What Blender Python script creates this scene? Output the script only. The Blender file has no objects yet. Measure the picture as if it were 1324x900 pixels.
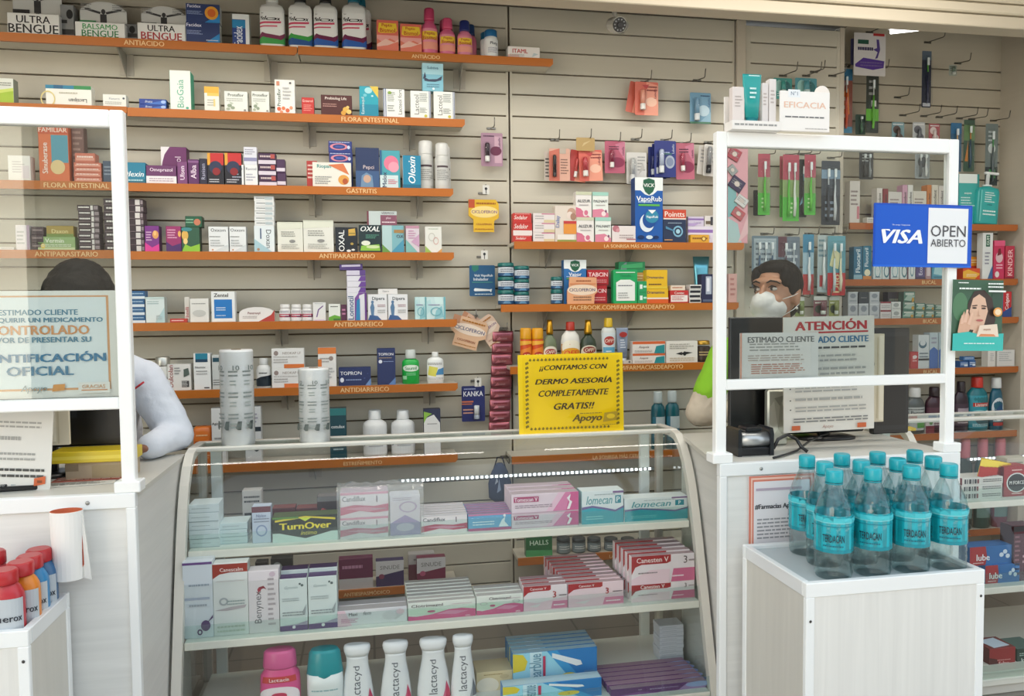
import bpy, bmesh, math, random
from mathutils import Vector, Matrix
random.seed(7)
PI = math.pi
scene = bpy.context.scene
COL = scene.collection

# ------------------------------------------------------------------ camera
FPX, CW, CH = 1000.0, 1324, 900
def _axes(yaw, pitch, roll):
    yaw, pitch, roll = (math.radians(a) for a in (yaw, pitch, roll))
    cy, sy, cp, sp = math.cos(yaw), math.sin(yaw), math.cos(pitch), math.sin(pitch)
    f = Vector((sy*cp, cy*cp, sp)); r = Vector((cy, -sy, 0)); u = r.cross(f)
    cr, sr = math.cos(roll), math.sin(roll)
    return cr*r + sr*u, -sr*r + cr*u, f
RT, UP, FW = _axes(10.5, -2.8, -0.57)
EYE = Vector((0, 0, 1.5))
cam_data = bpy.data.cameras.new('camera')
cam_data.sensor_width = 36.0
cam_data.lens = FPX/CW*36.0
cam_data.clip_start = 0.05
cam = bpy.data.objects.new('camera', cam_data)
COL.objects.link(cam)
cam.matrix_world = Matrix(((RT.x, UP.x, -FW.x, EYE.x), (RT.y, UP.y, -FW.y, EYE.y), (RT.z, UP.z, -FW.z, EYE.z), (0, 0, 0, 1)))
scene.camera = cam

# ------------------------------------------------------------------ light and exposure
scene.view_settings.view_transform = 'Standard'
scene.view_settings.look = 'None'
scene.view_settings.gamma = 1.0
scene.view_settings.use_curve_mapping = False
scene.view_settings.exposure = 0.14
scene.cycles.use_denoising = True
scene.cycles.max_bounces = 10
scene.cycles.transparent_max_bounces = 24
scene.cycles.caustics_reflective = False
scene.cycles.caustics_refractive = False
world = bpy.data.worlds.new('sky')
scene.world = world
world.use_nodes = True
_bg = world.node_tree.nodes['Background']
_bg.inputs[0].default_value = (0.80, 0.91, 1.0, 1)
_bg.inputs[1].default_value = 1.5
def lamp(name, kind, loc, rot, energy, color=(1, 1, 1), size=(1, 1), angle=0.01):
    l = bpy.data.lights.new(name, kind)
    l.energy = energy; l.color = color
    if kind == 'AREA':
        l.shape = 'RECTANGLE'; l.size, l.size_y = size
    if kind == 'SUN':
        l.angle = angle
    o = bpy.data.objects.new(name, l); COL.objects.link(o)
    o.location = loc; o.rotation_euler = rot
    return o
lamp('sun', 'SUN', (0, 6, 9), (math.radians(-48), 0, math.radians(12)), 15.0, (1.0, 0.95, 0.86))
lamp('ceiling_fill_light', 'AREA', (-0.4, 2.75, 3.0), (0, 0, 0), 17, (1.0, 0.94, 0.85), (2.2, 0.16))  # two unseen fill lights, added under the ceiling to brighten the shop
lamp('ceiling_fill_light', 'AREA', (1.9, 2.75, 3.0), (0, 0, 0), 13, (1.0, 0.94, 0.85), (1.6, 0.16))

# ------------------------------------------------------------------ helpers
def ray(px, py): return FW + (px-662)/FPX*RT - (py-450)/FPX*UP
def at(px, py, Y):
    d = ray(px, py); return EYE + d*(Y/d.y)
def atz(px, py, z):
    d = ray(px, py); return EYE + d*((z-EYE.z)/d.z)
def lin(c):
    if isinstance(c, (tuple, list)): return (c[0], c[1], c[2], 1.0)
    c = c.lstrip('#')
    if len(c) == 3: c = ''.join(a*2 for a in c)
    v = [int(c[i:i+2], 16)/255 for i in (0, 2, 4)]
    return tuple(x/12.92 if x <= .04045 else ((x+.055)/1.055)**2.4 for x in v) + (1.0,)

_mats = {}
def mat(kind):
    """One procedural material per finish; the colour comes from the 'col' attribute that each face carries."""
    if kind in _mats: return _mats[kind]
    m = bpy.data.materials.new(kind); m.use_nodes = True
    nt = m.node_tree; N = nt.nodes; L = nt.links
    b = N['Principled BSDF']; out = N['Material Output']
    at_ = N.new('ShaderNodeAttribute'); at_.attribute_name = 'col'
    L.new(at_.outputs['Color'], b.inputs['Base Color'])
    def noise(scale, detail=3):
        tc = N.new('ShaderNodeTexCoord'); n = N.new('ShaderNodeTexNoise')
        n.inputs['Scale'].default_value = scale; n.inputs['Detail'].default_value = detail
        L.new(tc.outputs['Object'], n.inputs['Vector']); return n, tc
    def bump(src, strength, dist=.002):
        bp = N.new('ShaderNodeBump'); bp.inputs['Strength'].default_value = strength; bp.inputs['Distance'].default_value = dist
        L.new(src, bp.inputs['Height']); L.new(bp.outputs['Normal'], b.inputs['Normal'])
    def tint(fac_out, lo, hi):
        r = N.new('ShaderNodeMapRange'); r.inputs['To Min'].default_value = lo; r.inputs['To Max'].default_value = hi
        L.new(fac_out, r.inputs['Value'])
        mx = N.new('ShaderNodeMix'); mx.data_type = 'RGBA'; mx.blend_type = 'MULTIPLY'; mx.inputs['Factor'].default_value = 1
        L.new(at_.outputs['Color'], mx.inputs['A']); L.new(r.outputs['Result'], mx.inputs['B'])
        L.new(mx.outputs['Result'], b.inputs['Base Color'])
    if kind == 'card':
        n, _ = noise(35); b.inputs['Roughness'].default_value = .42; bump(n.outputs['Fac'], .08)
    elif kind == 'paper':
        n, _ = noise(9); b.inputs['Roughness'].default_value = .7; bump(n.outputs['Fac'], .12, .004)
    elif kind == 'plastic':
        n, _ = noise(20); b.inputs['Roughness'].default_value = .28; bump(n.outputs['Fac'], .03)
    elif kind == 'matte':
        n, _ = noise(60); b.inputs['Roughness'].default_value = .75; tint(n.outputs['Fac'], .92, 1.05)
    elif kind == 'foil':
        n, _ = noise(45, 4); b.inputs['Metallic'].default_value = .75; b.inputs['Roughness'].default_value = .28; bump(n.outputs['Fac'], .5)
    elif kind == 'metal':
        n, _ = noise(80); b.inputs['Metallic'].default_value = .85; b.inputs['Roughness'].default_value = .35; bump(n.outputs['Fac'], .03)
    elif kind == 'laminate':
        n, _ = noise(6); b.inputs['Roughness'].default_value = .38; tint(n.outputs['Fac'], .96, 1.03)
    elif kind == 'cloth':
        n, _ = noise(14, 5); b.inputs['Roughness'].default_value = .9; bump(n.outputs['Fac'], .5, .012); tint(n.outputs['Fac'], .94, 1.05)
    elif kind == 'skin':
        n, _ = noise(40, 4); b.inputs['Roughness'].default_value = .5; b.inputs['Subsurface Weight'].default_value = .08; tint(n.outputs['Fac'], .93, 1.06)
        b.inputs['Subsurface Radius'].default_value = (.01, .004, .002)
    elif kind == 'hair':
        n, tc = noise(1, 2); mp = N.new('ShaderNodeMapping'); mp.inputs['Scale'].default_value = (260, 260, 12)
        L.new(tc.outputs['Object'], mp.inputs['Vector']); L.new(mp.outputs['Vector'], n.inputs['Vector'])
        b.inputs['Roughness'].default_value = .6; b.inputs['Specular IOR Level'].default_value = .2; bump(n.outputs['Fac'], .5, .003)
    elif kind in ('slat', 'grain', 'grainv'):
        n, tc = noise(1, 6); mp = N.new('ShaderNodeMapping')
        mp.inputs['Scale'].default_value = {'slat': (1.2, 1, 26), 'grain': (2.2, 2, 46), 'grainv': (44, 30, 1.8)}[kind]
        L.new(tc.outputs['Object'], mp.inputs['Vector']); L.new(mp.outputs['Vector'], n.inputs['Vector'])
        n.inputs['Distortion'].default_value = .6
        b.inputs['Roughness'].default_value = .5; tint(n.outputs['Fac'], *((.95, 1.04) if kind == 'slat' else (.86, 1.09)))
    elif kind == 'asphalt':
        n, _ = noise(30, 6); b.inputs['Roughness'].default_value = .9; tint(n.outputs['Fac'], .75, 1.2); bump(n.outputs['Fac'], .3)
    elif kind == 'tile':
        tc = N.new('ShaderNodeTexCoord'); br = N.new('ShaderNodeTexBrick'); br.offset = 0
        br.inputs['Scale'].default_value = 1.6; br.inputs['Mortar Size'].default_value = .008; br.inputs['Row Height'].default_value = .5
        br.inputs['Color1'].default_value = (1, 1, 1, 1); br.inputs['Color2'].default_value = (.95, .95, .95, 1); br.inputs['Mortar'].default_value = (.55, .55, .55, 1)
        L.new(tc.outputs['Object'], br.inputs['Vector']); b.inputs['Roughness'].default_value = .3; tint(br.outputs['Color'], 0, 1)
    elif kind == 'led':
        L.new(at_.outputs['Color'], b.inputs['Emission Color']); b.inputs['Emission Strength'].default_value = 3.5
    elif kind in ('pane', 'film', 'clear', 'blister'):
        # thin clear sheet: transparent with a fresnel gloss
        N.remove(b)
        tr = N.new('ShaderNodeBsdfTransparent'); gl = N.new('ShaderNodeBsdfGlossy'); lw = N.new('ShaderNodeLayerWeight'); pw = N.new('ShaderNodeMath'); fr = N.new('ShaderNodeMapRange'); mx = N.new('ShaderNodeMixShader')
        gl.inputs['Roughness'].default_value = {'pane': .015, 'film': .12, 'clear': .06, 'blister': .08}[kind]
        # facing angle to the fifth power: a thin sheet looks the same from both of its sides
        pw.operation = 'POWER'; pw.inputs[1].default_value = 4.0; lw.inputs['Blend'].default_value = .5
        L.new(lw.outputs['Facing'], pw.inputs[0]); L.new(pw.outputs[0], fr.inputs['Value'])
        fr.inputs['To Min'].default_value = {'pane': .048, 'film': .07, 'clear': .085, 'blister': .02}[kind]
        fr.inputs['To Max'].default_value = {'pane': .75, 'film': .7, 'clear': .75, 'blister': .3}[kind]
        L.new(at_.outputs['Color'], tr.inputs['Color'])
        L.new(fr.outputs[0], mx.inputs[0]); L.new(tr.outputs[0], mx.inputs[1]); L.new(gl.outputs[0], mx.inputs[2])
        last = mx
        if kind == 'film':
            df = N.new('ShaderNodeBsdfDiffuse'); df.inputs['Color'].default_value = (.85, .87, .87, 1); m2 = N.new('ShaderNodeMixShader'); m2.inputs[0].default_value = .16
            L.new(mx.outputs[0], m2.inputs[1]); L.new(df.outputs[0], m2.inputs[2]); last = m2
            n, _ = noise(40, 3); bp = N.new('ShaderNodeBump'); bp.inputs['Strength'].default_value = .7; bp.inputs['Distance'].default_value = .01
            L.new(n.outputs['Fac'], bp.inputs['Height']); L.new(bp.outputs['Normal'], gl.inputs['Normal'])
        if kind == 'clear':
            gs = N.new('ShaderNodeBsdfGlass'); gs.inputs['IOR'].default_value = 1.33; gs.inputs['Color'].default_value = (.98, 1, 1, 1)
            m2 = N.new('ShaderNodeMixShader'); m2.inputs[0].default_value = .12
            n, _ = noise(30, 2); bp = N.new('ShaderNodeBump'); bp.inputs['Strength'].default_value = .6; bp.inputs['Distance'].default_value = .006
            L.new(n.outputs['Fac'], bp.inputs['Height']); L.new(bp.outputs['Normal'], gl.inputs['Normal'])
            L.new(mx.outputs[0], m2.inputs[1]); L.new(gs.outputs[0], m2.inputs[2]); last = m2
        L.new(last.outputs[0], out.inputs['Surface'])
    _mats[kind] = m
    return m

_txt = {}
def text_mesh(s, bold=False, ital=False, thin=False, heavy=False):
    key = (s, bold, ital, thin, heavy)
    if key not in _txt:
        c = bpy.data.curves.new('lettering', 'FONT'); c.body = s; c.resolution_u = 2; c.fill_mode = 'FRONT' if hasattr(c, 'fill_mode') else c.fill_mode
        c.dimensions = '2D'; c.fill_mode = 'BOTH'
        c.shear = .28 if ital else 0
        o = bpy.data.objects.new('lettering', c)
        me = bpy.data.meshes.new_from_object(o)
        vs = [(v.co.x, v.co.y) for v in me.vertices]; fs = [tuple(p.vertices) for p in me.polygons]
        nz = [p.normal.z for p in me.polygons]
        fs = [f if n > 0 else f[::-1] for f, n in zip(fs, nz)]
        bpy.data.meshes.remove(me); bpy.data.objects.remove(o); bpy.data.curves.remove(c)
        if not vs: _txt[key] = ([], [], 1)
        else:
            x0, x1 = min(v[0] for v in vs), max(v[0] for v in vs); y0, y1 = min(v[1] for v in vs), max(v[1] for v in vs)
            h = max(y1-y0, 1e-4)
            _txt[key] = ([((x-x0)/h, (y-y0)/h) for x, y in vs], fs, (x1-x0)/h)
    return _txt[key]

EPS = .0005
class MB:
    """Collects faces into one mesh; each face carries a colour and a material."""
    def __init__(self):
        self.bm = bmesh.new(); self.cl = self.bm.loops.layers.float_color.new('col'); self.mats = []
        self.off = Vector((0, 0, 0))
    def mi(self, m):
        if m not in self.mats: self.mats.append(m)
        return self.mats.index(m)
    def paint(self, faces, col, m, smooth=False):
        c = lin(col); i = self.mi(m)
        for f in faces:
            f.material_index = i; f.smooth = smooth
            for l in f.loops: l[self.cl] = c
    def face(self, pts, col, m='card', smooth=False):
        vs = [self.bm.verts.new(p) for p in pts]
        try: f = self.bm.faces.new(vs)
        except ValueError: return None
        self.paint([f], col, m, smooth); return f
    def box(self, a, b, col, m='card', bev=0.0, sides=None, top=None, seg=1, rot=None):
        x0, y0, z0 = a; x1, y1, z1 = b
        if x0 > x1: x0, x1 = x1, x0
        if y0 > y1: y0, y1 = y1, y0
        if z0 > z1: z0, z1 = z1, z0
        v = [self.bm.verts.new(p) for p in ((x0, y0, z0), (x1, y0, z0), (x1, y1, z0), (x0, y1, z0), (x0, y0, z1), (x1, y0, z1), (x1, y1, z1), (x0, y1, z1))]
        fs = [self.bm.faces.new([v[i] for i in q]) for q in ((0, 3, 2, 1), (4, 5, 6, 7), (0, 1, 5, 4), (1, 2, 6, 5), (2, 3, 7, 6), (3, 0, 4, 7))]
        self.paint(fs, col, m)
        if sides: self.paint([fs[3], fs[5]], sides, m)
        if top: self.paint([fs[1]], top, m)
        if rot:
            bmesh.ops.transform(self.bm, matrix=rot, verts=v)
        if bev:
            es = list({e for f in fs for e in f.edges})
            r = bmesh.ops.bevel(self.bm, geom=es, offset=min(bev, .3*min(x1-x0, y1-y0, z1-z0)), segments=seg, profile=.5, affect='EDGES', clamp_overlap=True)
        return self
    def loft(self, secs, col, m='plastic', seg=20, smooth=True, cap=True, cx=0, cy=0, cols=None):
        """secs: (z, rx, ry, power) rings; power 2 is an ellipse, larger is a rounded box."""
        rings = []
        for s in secs:
            z, rx, ry = s[:3]; n = s[3] if len(s) > 3 else 2
            dx = s[4] if len(s) > 4 else 0
            ring = []
            for k in range(seg):
                a = 2*PI*k/seg - PI/2; c, sn = math.cos(a), math.sin(a)
                ring.append(self.bm.verts.new((cx+dx+rx*math.copysign(abs(c)**(2/n), c), cy+ry*math.copysign(abs(sn)**(2/n), sn), z)))
            rings.append(ring)
        for j, (r0, r1) in enumerate(zip(rings, rings[1:])):
            fs = [self.bm.faces.new((r0[k], r0[(k+1) % seg], r1[(k+1) % seg], r1[k])) for k in range(seg)]
            self.paint(fs, cols[j] if cols else col, m, smooth)
        if cap:
            self.paint([self.bm.faces.new(rings[0][::-1])], cols[0] if cols else col, m)
            self.paint([self.bm.faces.new(rings[-1])], cols[-1] if cols else col, m)
        return self
    def tube(self, pts, r, col, m='metal', seg=8, cap=True):
        pts = [Vector(p) for p in pts]; rs = r if isinstance(r, (list, tuple)) else [r]*len(pts)
        rings = []; prev = None
        for i, p in enumerate(pts):
            t = (pts[min(i+1, len(pts)-1)] - pts[max(i-1, 0)]).normalized()
            if prev is None: n = t.orthogonal().normalized()
            else: n = (prev - t*prev.dot(t)).normalized() if (prev - t*prev.dot(t)).length > 1e-5 else t.orthogonal().normalized()
            prev = n; b = t.cross(n)
            rings.append([self.bm.verts.new(p + rs[i]*(math.cos(2*PI*k/seg)*n + math.sin(2*PI*k/seg)*b)) for k in range(seg)])
        for r0, r1 in zip(rings, rings[1:]):
            self.paint([self.bm.faces.new((r0[k], r0[(k+1) % seg], r1[(k+1) % seg], r1[k])) for k in range(seg)], col, m, True)
        if cap:
            self.paint([self.bm.faces.new(rings[0][::-1]), self.bm.faces.new(rings[-1])], col, m)
        return self
    def ball(self, c, r, col, m='plastic', seg=12, scale=(1, 1, 1)):
        mt = Matrix.Translation(c) @ Matrix.Diagonal((scale[0]*r, scale[1]*r, scale[2]*r, 1))
        res = bmesh.ops.create_uvsphere(self.bm, u_segments=seg, v_segments=max(6, seg*2//3), radius=1, matrix=mt)
        self.paint({f for v in res['verts'] for f in v.link_faces}, col, m, True); return self
    def prism(self, poly, y0, y1, col, m='card', f=None):
        """poly in (x, z), extruded from y0 (front) to y1."""
        A = [self.bm.verts.new((x, y0, z)) for x, z in poly]; B = [self.bm.verts.new((x, y1, z)) for x, z in poly]
        n = len(poly)
        fs = [self.bm.faces.new(A), self.bm.faces.new(B[::-1])] + [self.bm.faces.new((A[i], B[i], B[(i+1) % n], A[(i+1) % n])) for i in range(n)]
        bmesh.ops.recalc_face_normals(self.bm, faces=fs)
        self.paint(fs, col, m); return self
    # -------- printed graphics: ops separated by ';' in face fractions (u right, v up)
    def draw(self, gfx, f, w, h, m='card', k=1, cols=1):
        for op in gfx.split(';'):
            a = op.split()
            if not a: continue
            o, c = a[0], a[1]
            k += 1
            if o == 'r':
                x0, y0, x1, y1 = map(float, a[2:6]); n = cols if abs(x1-x0) > .12 else min(cols, 2)
                for i in range(n):
                    u0, u1 = x0+(x1-x0)*i/n, x0+(x1-x0)*(i+1)/n
                    self.face([f(u0, y0, k), f(u1, y0, k), f(u1, y1, k), f(u0, y1, k)], c, m)
            elif o == 'e':
                cx, cy, rx, ry = map(float, a[2:6]); n = 14
                pr = None
                for i in range(n+1):
                    t = PI*i/n; x = cx-rx*math.cos(t); s = ry*math.sin(t)
                    if pr: 
                        pts = [f(pr[0], cy-pr[1], k), f(x, cy-s, k), f(x, cy+s, k), f(pr[0], cy+pr[1], k)]
                        if i == 1: pts = pts[:3]
                        if i == n: pts = [pts[0], pts[1], pts[3]]
                        self.face(pts, c, m)
                    pr = (x, s)
            elif o == 'o':
                cx, cy, rx, ry, th = map(float, a[2:7]); n = 20
                for i in range(n):
                    t0, t1 = 2*PI*i/n, 2*PI*(i+1)/n
                    q = [(cx+rx*s*math.cos(t), cy+ry*s*math.sin(t)) for s, t in ((1-th, t0), (1, t0), (1, t1), (1-th, t1))]
                    self.face([f(u, v, k) for u, v in q], c, m)
            elif o == 'p':
                q = list(map(float, a[2:])); P2 = [(q[i], q[i+1]) for i in range(0, len(q), 2)]
                ar = sum(q[i]*q[(i+3) % len(q)] - q[(i+2) % len(q)]*q[i+1] for i in range(0, len(q), 2))
                if ar < 0: P2 = P2[::-1]
                if cols == 1:
                    self.face([f(u, v, k) for u, v in P2], c, m)
                else:   # slice into upright strips so that it follows a curved surface
                    tris = bmesh.new(); fc = tris.faces.new([tris.verts.new((u, v, 0)) for u, v in P2])
                    T = [[(x.vert.co.x, x.vert.co.y) for x in g.loops] for g in bmesh.ops.triangulate(tris, faces=[fc])['faces']]; tris.free()
                    for tri in T:
                        if sum(tri[i][0]*tri[(i+1) % 3][1]-tri[(i+1) % 3][0]*tri[i][1] for i in range(3)) < 0: tri = tri[::-1]
                        for i in range(cols):
                            lo, hi = i/cols, (i+1)/cols; g = tri
                            for side, b in ((1, lo), (-1, hi)):
                                out = []
                                for j in range(len(g)):
                                    A, B = g[j], g[(j+1) % len(g)]; ia, ib = side*(A[0]-b) >= 0, side*(B[0]-b) >= 0
                                    if ia: out.append(A)
                                    if ia != ib:
                                        t = (b-A[0])/(B[0]-A[0]); out.append((b, A[1]+t*(B[1]-A[1])))
                                g = out
                                if len(g) < 3: break
                            if len(g) >= 3: self.face([f(u, v, k) for u, v in g], c, m)
            elif o == 'm':   # rows of small print
                x0, x1, yt, yb, n = map(float, a[2:7]); n = int(n); rr = random.Random(int(x0*97+yt*31+n))
                for i in range(n):
                    y = yt+(yb-yt)*(i+.5)/n; hh = abs(yt-yb)/n*.21
                    xe = x0+(x1-x0)*(1 if n < 3 else rr.uniform(.62, 1)); x = x0
                    while x < xe:
                        l = rr.uniform(.06, .16)*(x1-x0); e = min(x+l, xe)
                        self.face([f(x, y-hh, k), f(e, y-hh, k), f(e, y+hh, k), f(x, y+hh, k)], c, m); x = e+.02*(x1-x0)
            elif o == 't':
                cx, cy, hh = map(float, a[2:5]); s = a[5].replace('_', ' '); fl = a[6] if len(a) > 6 else ''
                mw = float(a[7]) if len(a) > 7 else .94
                vs, fs, asp = text_mesh(s, 'b' in fl, 'i' in fl, 'h' in fl, 'B' in fl)
                vert = 'v' in fl or 'd' in fl
                H = hh*(w if vert else h); Wd = min(asp*H, mw*(h if vert else w)) if 's' not in fl else asp*H
                if 'f' in fl: Wd = mw*(h if vert else w)
                if 'k' in fl and asp*H > Wd: H = Wd/asp
                tv = []; nv = len(vs); sh = [0]
                if 'B' in fl: sh = [(-.05, -.012), (-.025, .012), (0, 0), (.025, -.012), (.05, .012)]   # heavier strokes: the letters set off against themselves
                elif 'b' in fl: sh = [(-.022, .008), (0, 0), (.022, -.008)]
                if len(sh) > 1:
                    vs = [(x+dx, y+dy) for dx, dy in sh for x, y in vs]; fs = [tuple(i+nv*j for i in q) for j in range(len(sh)) for q in fs]
                for iv, (x, y) in enumerate(vs):
                    a_, b_ = (x/asp-.5)*Wd, (y-.5)*H
                    if 'v' in fl: a_, b_ = -b_, a_
                    elif 'd' in fl: a_, b_ = b_, -a_
                    elif 'u' in fl: a_, b_ = -a_, -b_
                    tv.append(self.bm.verts.new(f(cx+a_/w, cy+b_/h, k+.18*(iv//max(nv, 1)))))
                ff = []
                for q in fs:
                    try: ff.append(self.bm.faces.new([tv[i] for i in q]))
                    except ValueError: pass
                self.paint(ff, c, m)
        return self
    def front(self, gfx, x0, x1, z0, z1, y=0, m='card', k=0):
        w, h = x1-x0, z1-z0
        return self.draw(gfx, lambda u, v, kk: (x0+u*w, y-kk*EPS, z0+v*h), w, h, m, k)
    def sideg(self, gfx, x, y0, y1, z0, z1, m='card'):
        """graphics on a face that looks towards +x, read from y0 (near) to y1 (far)"""
        w, h = y1-y0, z1-z0
        return self.draw(gfx, lambda u, v, kk: (x+kk*EPS, y0+u*w, z0+v*h), w, h, m, 0)
    def wrap(self, gfx, z0, z1, rx, ry, span=2.6, m='card', power=2, k=0, sec=None):
        h = z1-z0; w = rx*span
        def f(u, v, kk):
            a = (u-.5)*span; z = z0+v*h
            if sec: sx, sy, n = sec(z)
            else: sx, sy, n = rx, ry, power
            s, c = math.sin(a), math.cos(a)
            return ((sx+kk*EPS)*math.copysign(abs(s)**(2/n), s), -(sy+kk*EPS)*math.copysign(abs(c)**(2/n), c), z)
        return self.draw(gfx, f, w, h, m, k, cols=12)
    def build(self, name, parent=None, loc=(0, 0, 0), rz=0.0, rx=0.0, ry=0.0):
        me = bpy.data.meshes.new(name); self.bm.to_mesh(me); self.bm.free()
        for k in self.mats: me.materials.append(mat(k))
        o = bpy.data.objects.new(name, me); COL.objects.link(o)
        o.location = loc; o.rotation_euler = (rx, ry, rz)
        if parent: o.parent = parent
        return o

def tag(o, label, cat, group=None):
    o['label'] = label; o['category'] = cat
    if group: o['group'] = group
    return o
def struct(o):
    o['kind'] = 'structure'; return o
def empty(name, label, cat, loc=(0, 0, 0), rz=0.0, group=None):
    o = bpy.data.objects.new(name, None); COL.objects.link(o); o.empty_display_size = .05
    o.location = loc; o.rotation_euler = (0, 0, rz)
    return tag(o, label, cat, group)
def dup(root, loc, label, rz=None, group=None):
    def cp(o, parent):
        c = o.copy(); COL.objects.link(c); c.parent = parent
        for ch in list(o.children): cp(ch, c)
        return c
    r = cp(root, None); r.location = loc; r['label'] = label
    if rz is not None: r.rotation_euler[2] = rz
    if group: r['group'] = group
    return r
# ================================================================== THE SETTING
W, W2 = 3.8, 4.05                 # slatted back wall, deeper bay on its right
SLAT, WHITE = '#c9c3b3', '#eef0f0'
ZC, ZC2 = 2.985, 3.115
bm_ = MB().box((-4, 1.6, -.1), (4.4, 4.4, 0), '#7f7a72', 'tile'); struct(bm_.build('floor'))
struct(MB().box((-14, -14, -.12), (14, 1.6, -.02), '#a9a49c', 'asphalt').build('pavement'))

struct(MB().box((-3.2, 1.7, 3.35), (4.4, 2.9, 3.45), '#d8d2c6', 'matte').build('ceiling_2'))

def slat_wall(name, x0, x1, Y, z0, z1, margin=.05, top_plain=0.0, col=SLAT):
    """slatwall boards: a stepped profile with a dark recess every 10.6 cm"""
    mb = MB(); p = .106; z = 2.880 - math.ceil((2.880-z0)/p)*p
    zt = z1-top_plain
    edges = []
    while z < z1:
        edges.append(z); z += p
    prev = z0
    for e in edges:
        if e-.006 <= z0 or e > zt: continue
        mb.box((x0, Y, prev), (x1, Y+.018, e-.0035), col, 'slat', .0015)
        prev = e+.0035
    mb.box((x0, Y, prev), (x1, Y+.018, z1), col, 'slat', .0015)
    mb.box((x0, Y+.018, z0), (x1, Y+.03, z1), '#7b6a55', 'matte')
    for s in (x0, x1-margin if margin else x1):
        if margin: mb.box((s, Y-.001, z0), (s+margin, Y+.02, z1), col, 'slat', .0015)
    return struct(mb.build(name))
XS = at(660, 300, W).x            # seam between the two slat panels
XE = at(950, 300, W).x
slat_wall('wall_back', -3.2, XS-.004, W, 0, ZC, 0.012)
struct(MB().box((XS-.02, W+.012, 0), (XS+.02, W+.032, ZC), '#6a5c4a', 'matte').build('trim_5'))
slat_wall('wall_back_2', XS+.004, XE-.004, W, 0, ZC, 0.012)
XM = at(1087, 200, W).x
slat_wall('wall_back_3', XE+.055, XM, W, 0, ZC-.02, .03)
XR = .958*3.88
struct(MB().box((-3.2, 2.9, ZC), (XM+.02, 4.4, ZC+.1), '#5f594f', 'matte').build('ceiling'))
struct(MB().box((XM+.02, 2.9, ZC2), (XR+1.0, 4.4, ZC2+.1), '#6a6458', 'matte').build('ceiling_3'))
struct(MB().box((XM-.012, W+.02, ZC-.3), (XM+.016, W2+.01, ZC2), '#c4baaa', 'slat').build('trim_6'))
slat_wall('wall_recess', XM-.05, XR+.02, W2, 0, ZC2, .02, .22, '#c2baa8')
struct(MB().box((XE, W-.02, 0), (XE+.05, W+.05, ZC), '#c9bfae', 'slat', .003).build('trim_1'))
struct(MB().box((XM-.012, W-.004, 0), (XM+.016, W2+.01, ZC), '#c4baaa', 'slat', .003).build('trim_2'))
struct(MB().box((XR, 3.86, 0), (XR+.05, W2+.06, ZC2), '#c9c0b0', 'slat', .003).build('wall_right'))
mb = MB().box((XR+.05, 3.84, 0), (XR+.9, 3.9, ZC2), '#cbc2b4', 'slat', .004)
for a, b in (((XR+.12, 3.832, 1.2), (XR+.14, 3.84, 2.85)), ((XR+.12, 3.832, 2.83), (XR+.8, 3.84, 2.85)), ((XR+.12, 3.832, 1.2), (XR+.8, 3.84, 1.22))):
    mb.box(a, b, '#b5ab9b', 'slat')
struct(mb.build('wall_right_2'))
struct(MB().box((-3.3, 1.7, 0), (-3.2, 4.1, 3.4), '#cfc7ba', 'matte').build('wall_left'))
struct(MB().box((XR+.9, 1.7, 0), (XR+1.0, 4.1, 3.4), '#cfc7ba', 'matte').build('wall_right_3'))
# roller shutter housing across the shop front
YB = 3.2
zl = at(1324, 38, YB).z
mb = MB().box((-3.2, YB, zl), (XR+.9, YB+.1, zl+.055), '#c6bba6', 'slat', .004)
for k in range(8):
    mb.box((-3.2, YB-.012-.006*k, zl+.06+.05*k), (XR+.9, YB+.09, zl+.105+.05*k), '#cfc4ae', 'slat', .006)
struct(mb.build('trim_3'))
mb = MB().box((1.0, YB-.14, zl+.36), (XR+.9, YB-.07, zl+.52), '#c8742c', 'laminate', .004)
struct(mb.build('trim_4'))

# across the street: what the clear screens reflect
mb = MB().box((-13, -9, -.02), (-5.2, -8.6, 6.5), '#f2e8d8', 'matte')
for k in range(3): mb.box((-12+2.2*k, -8.62, 1.0), (-11+2.2*k, -8.57, 2.4), '#8d8f92', 'matte')
struct(mb.build('building_facade'))
mb = MB().box((-5.2, -9.4, -.02), (13, -9, 4.6), '#55504a', 'matte')
for k in range(5): mb.box((-4+3.1*k, -9.02, 0), (-2.2+3.1*k, -8.97, 2.6), '#35373a', 'matte')
struct(mb.build('building_facade_2'))

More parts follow.
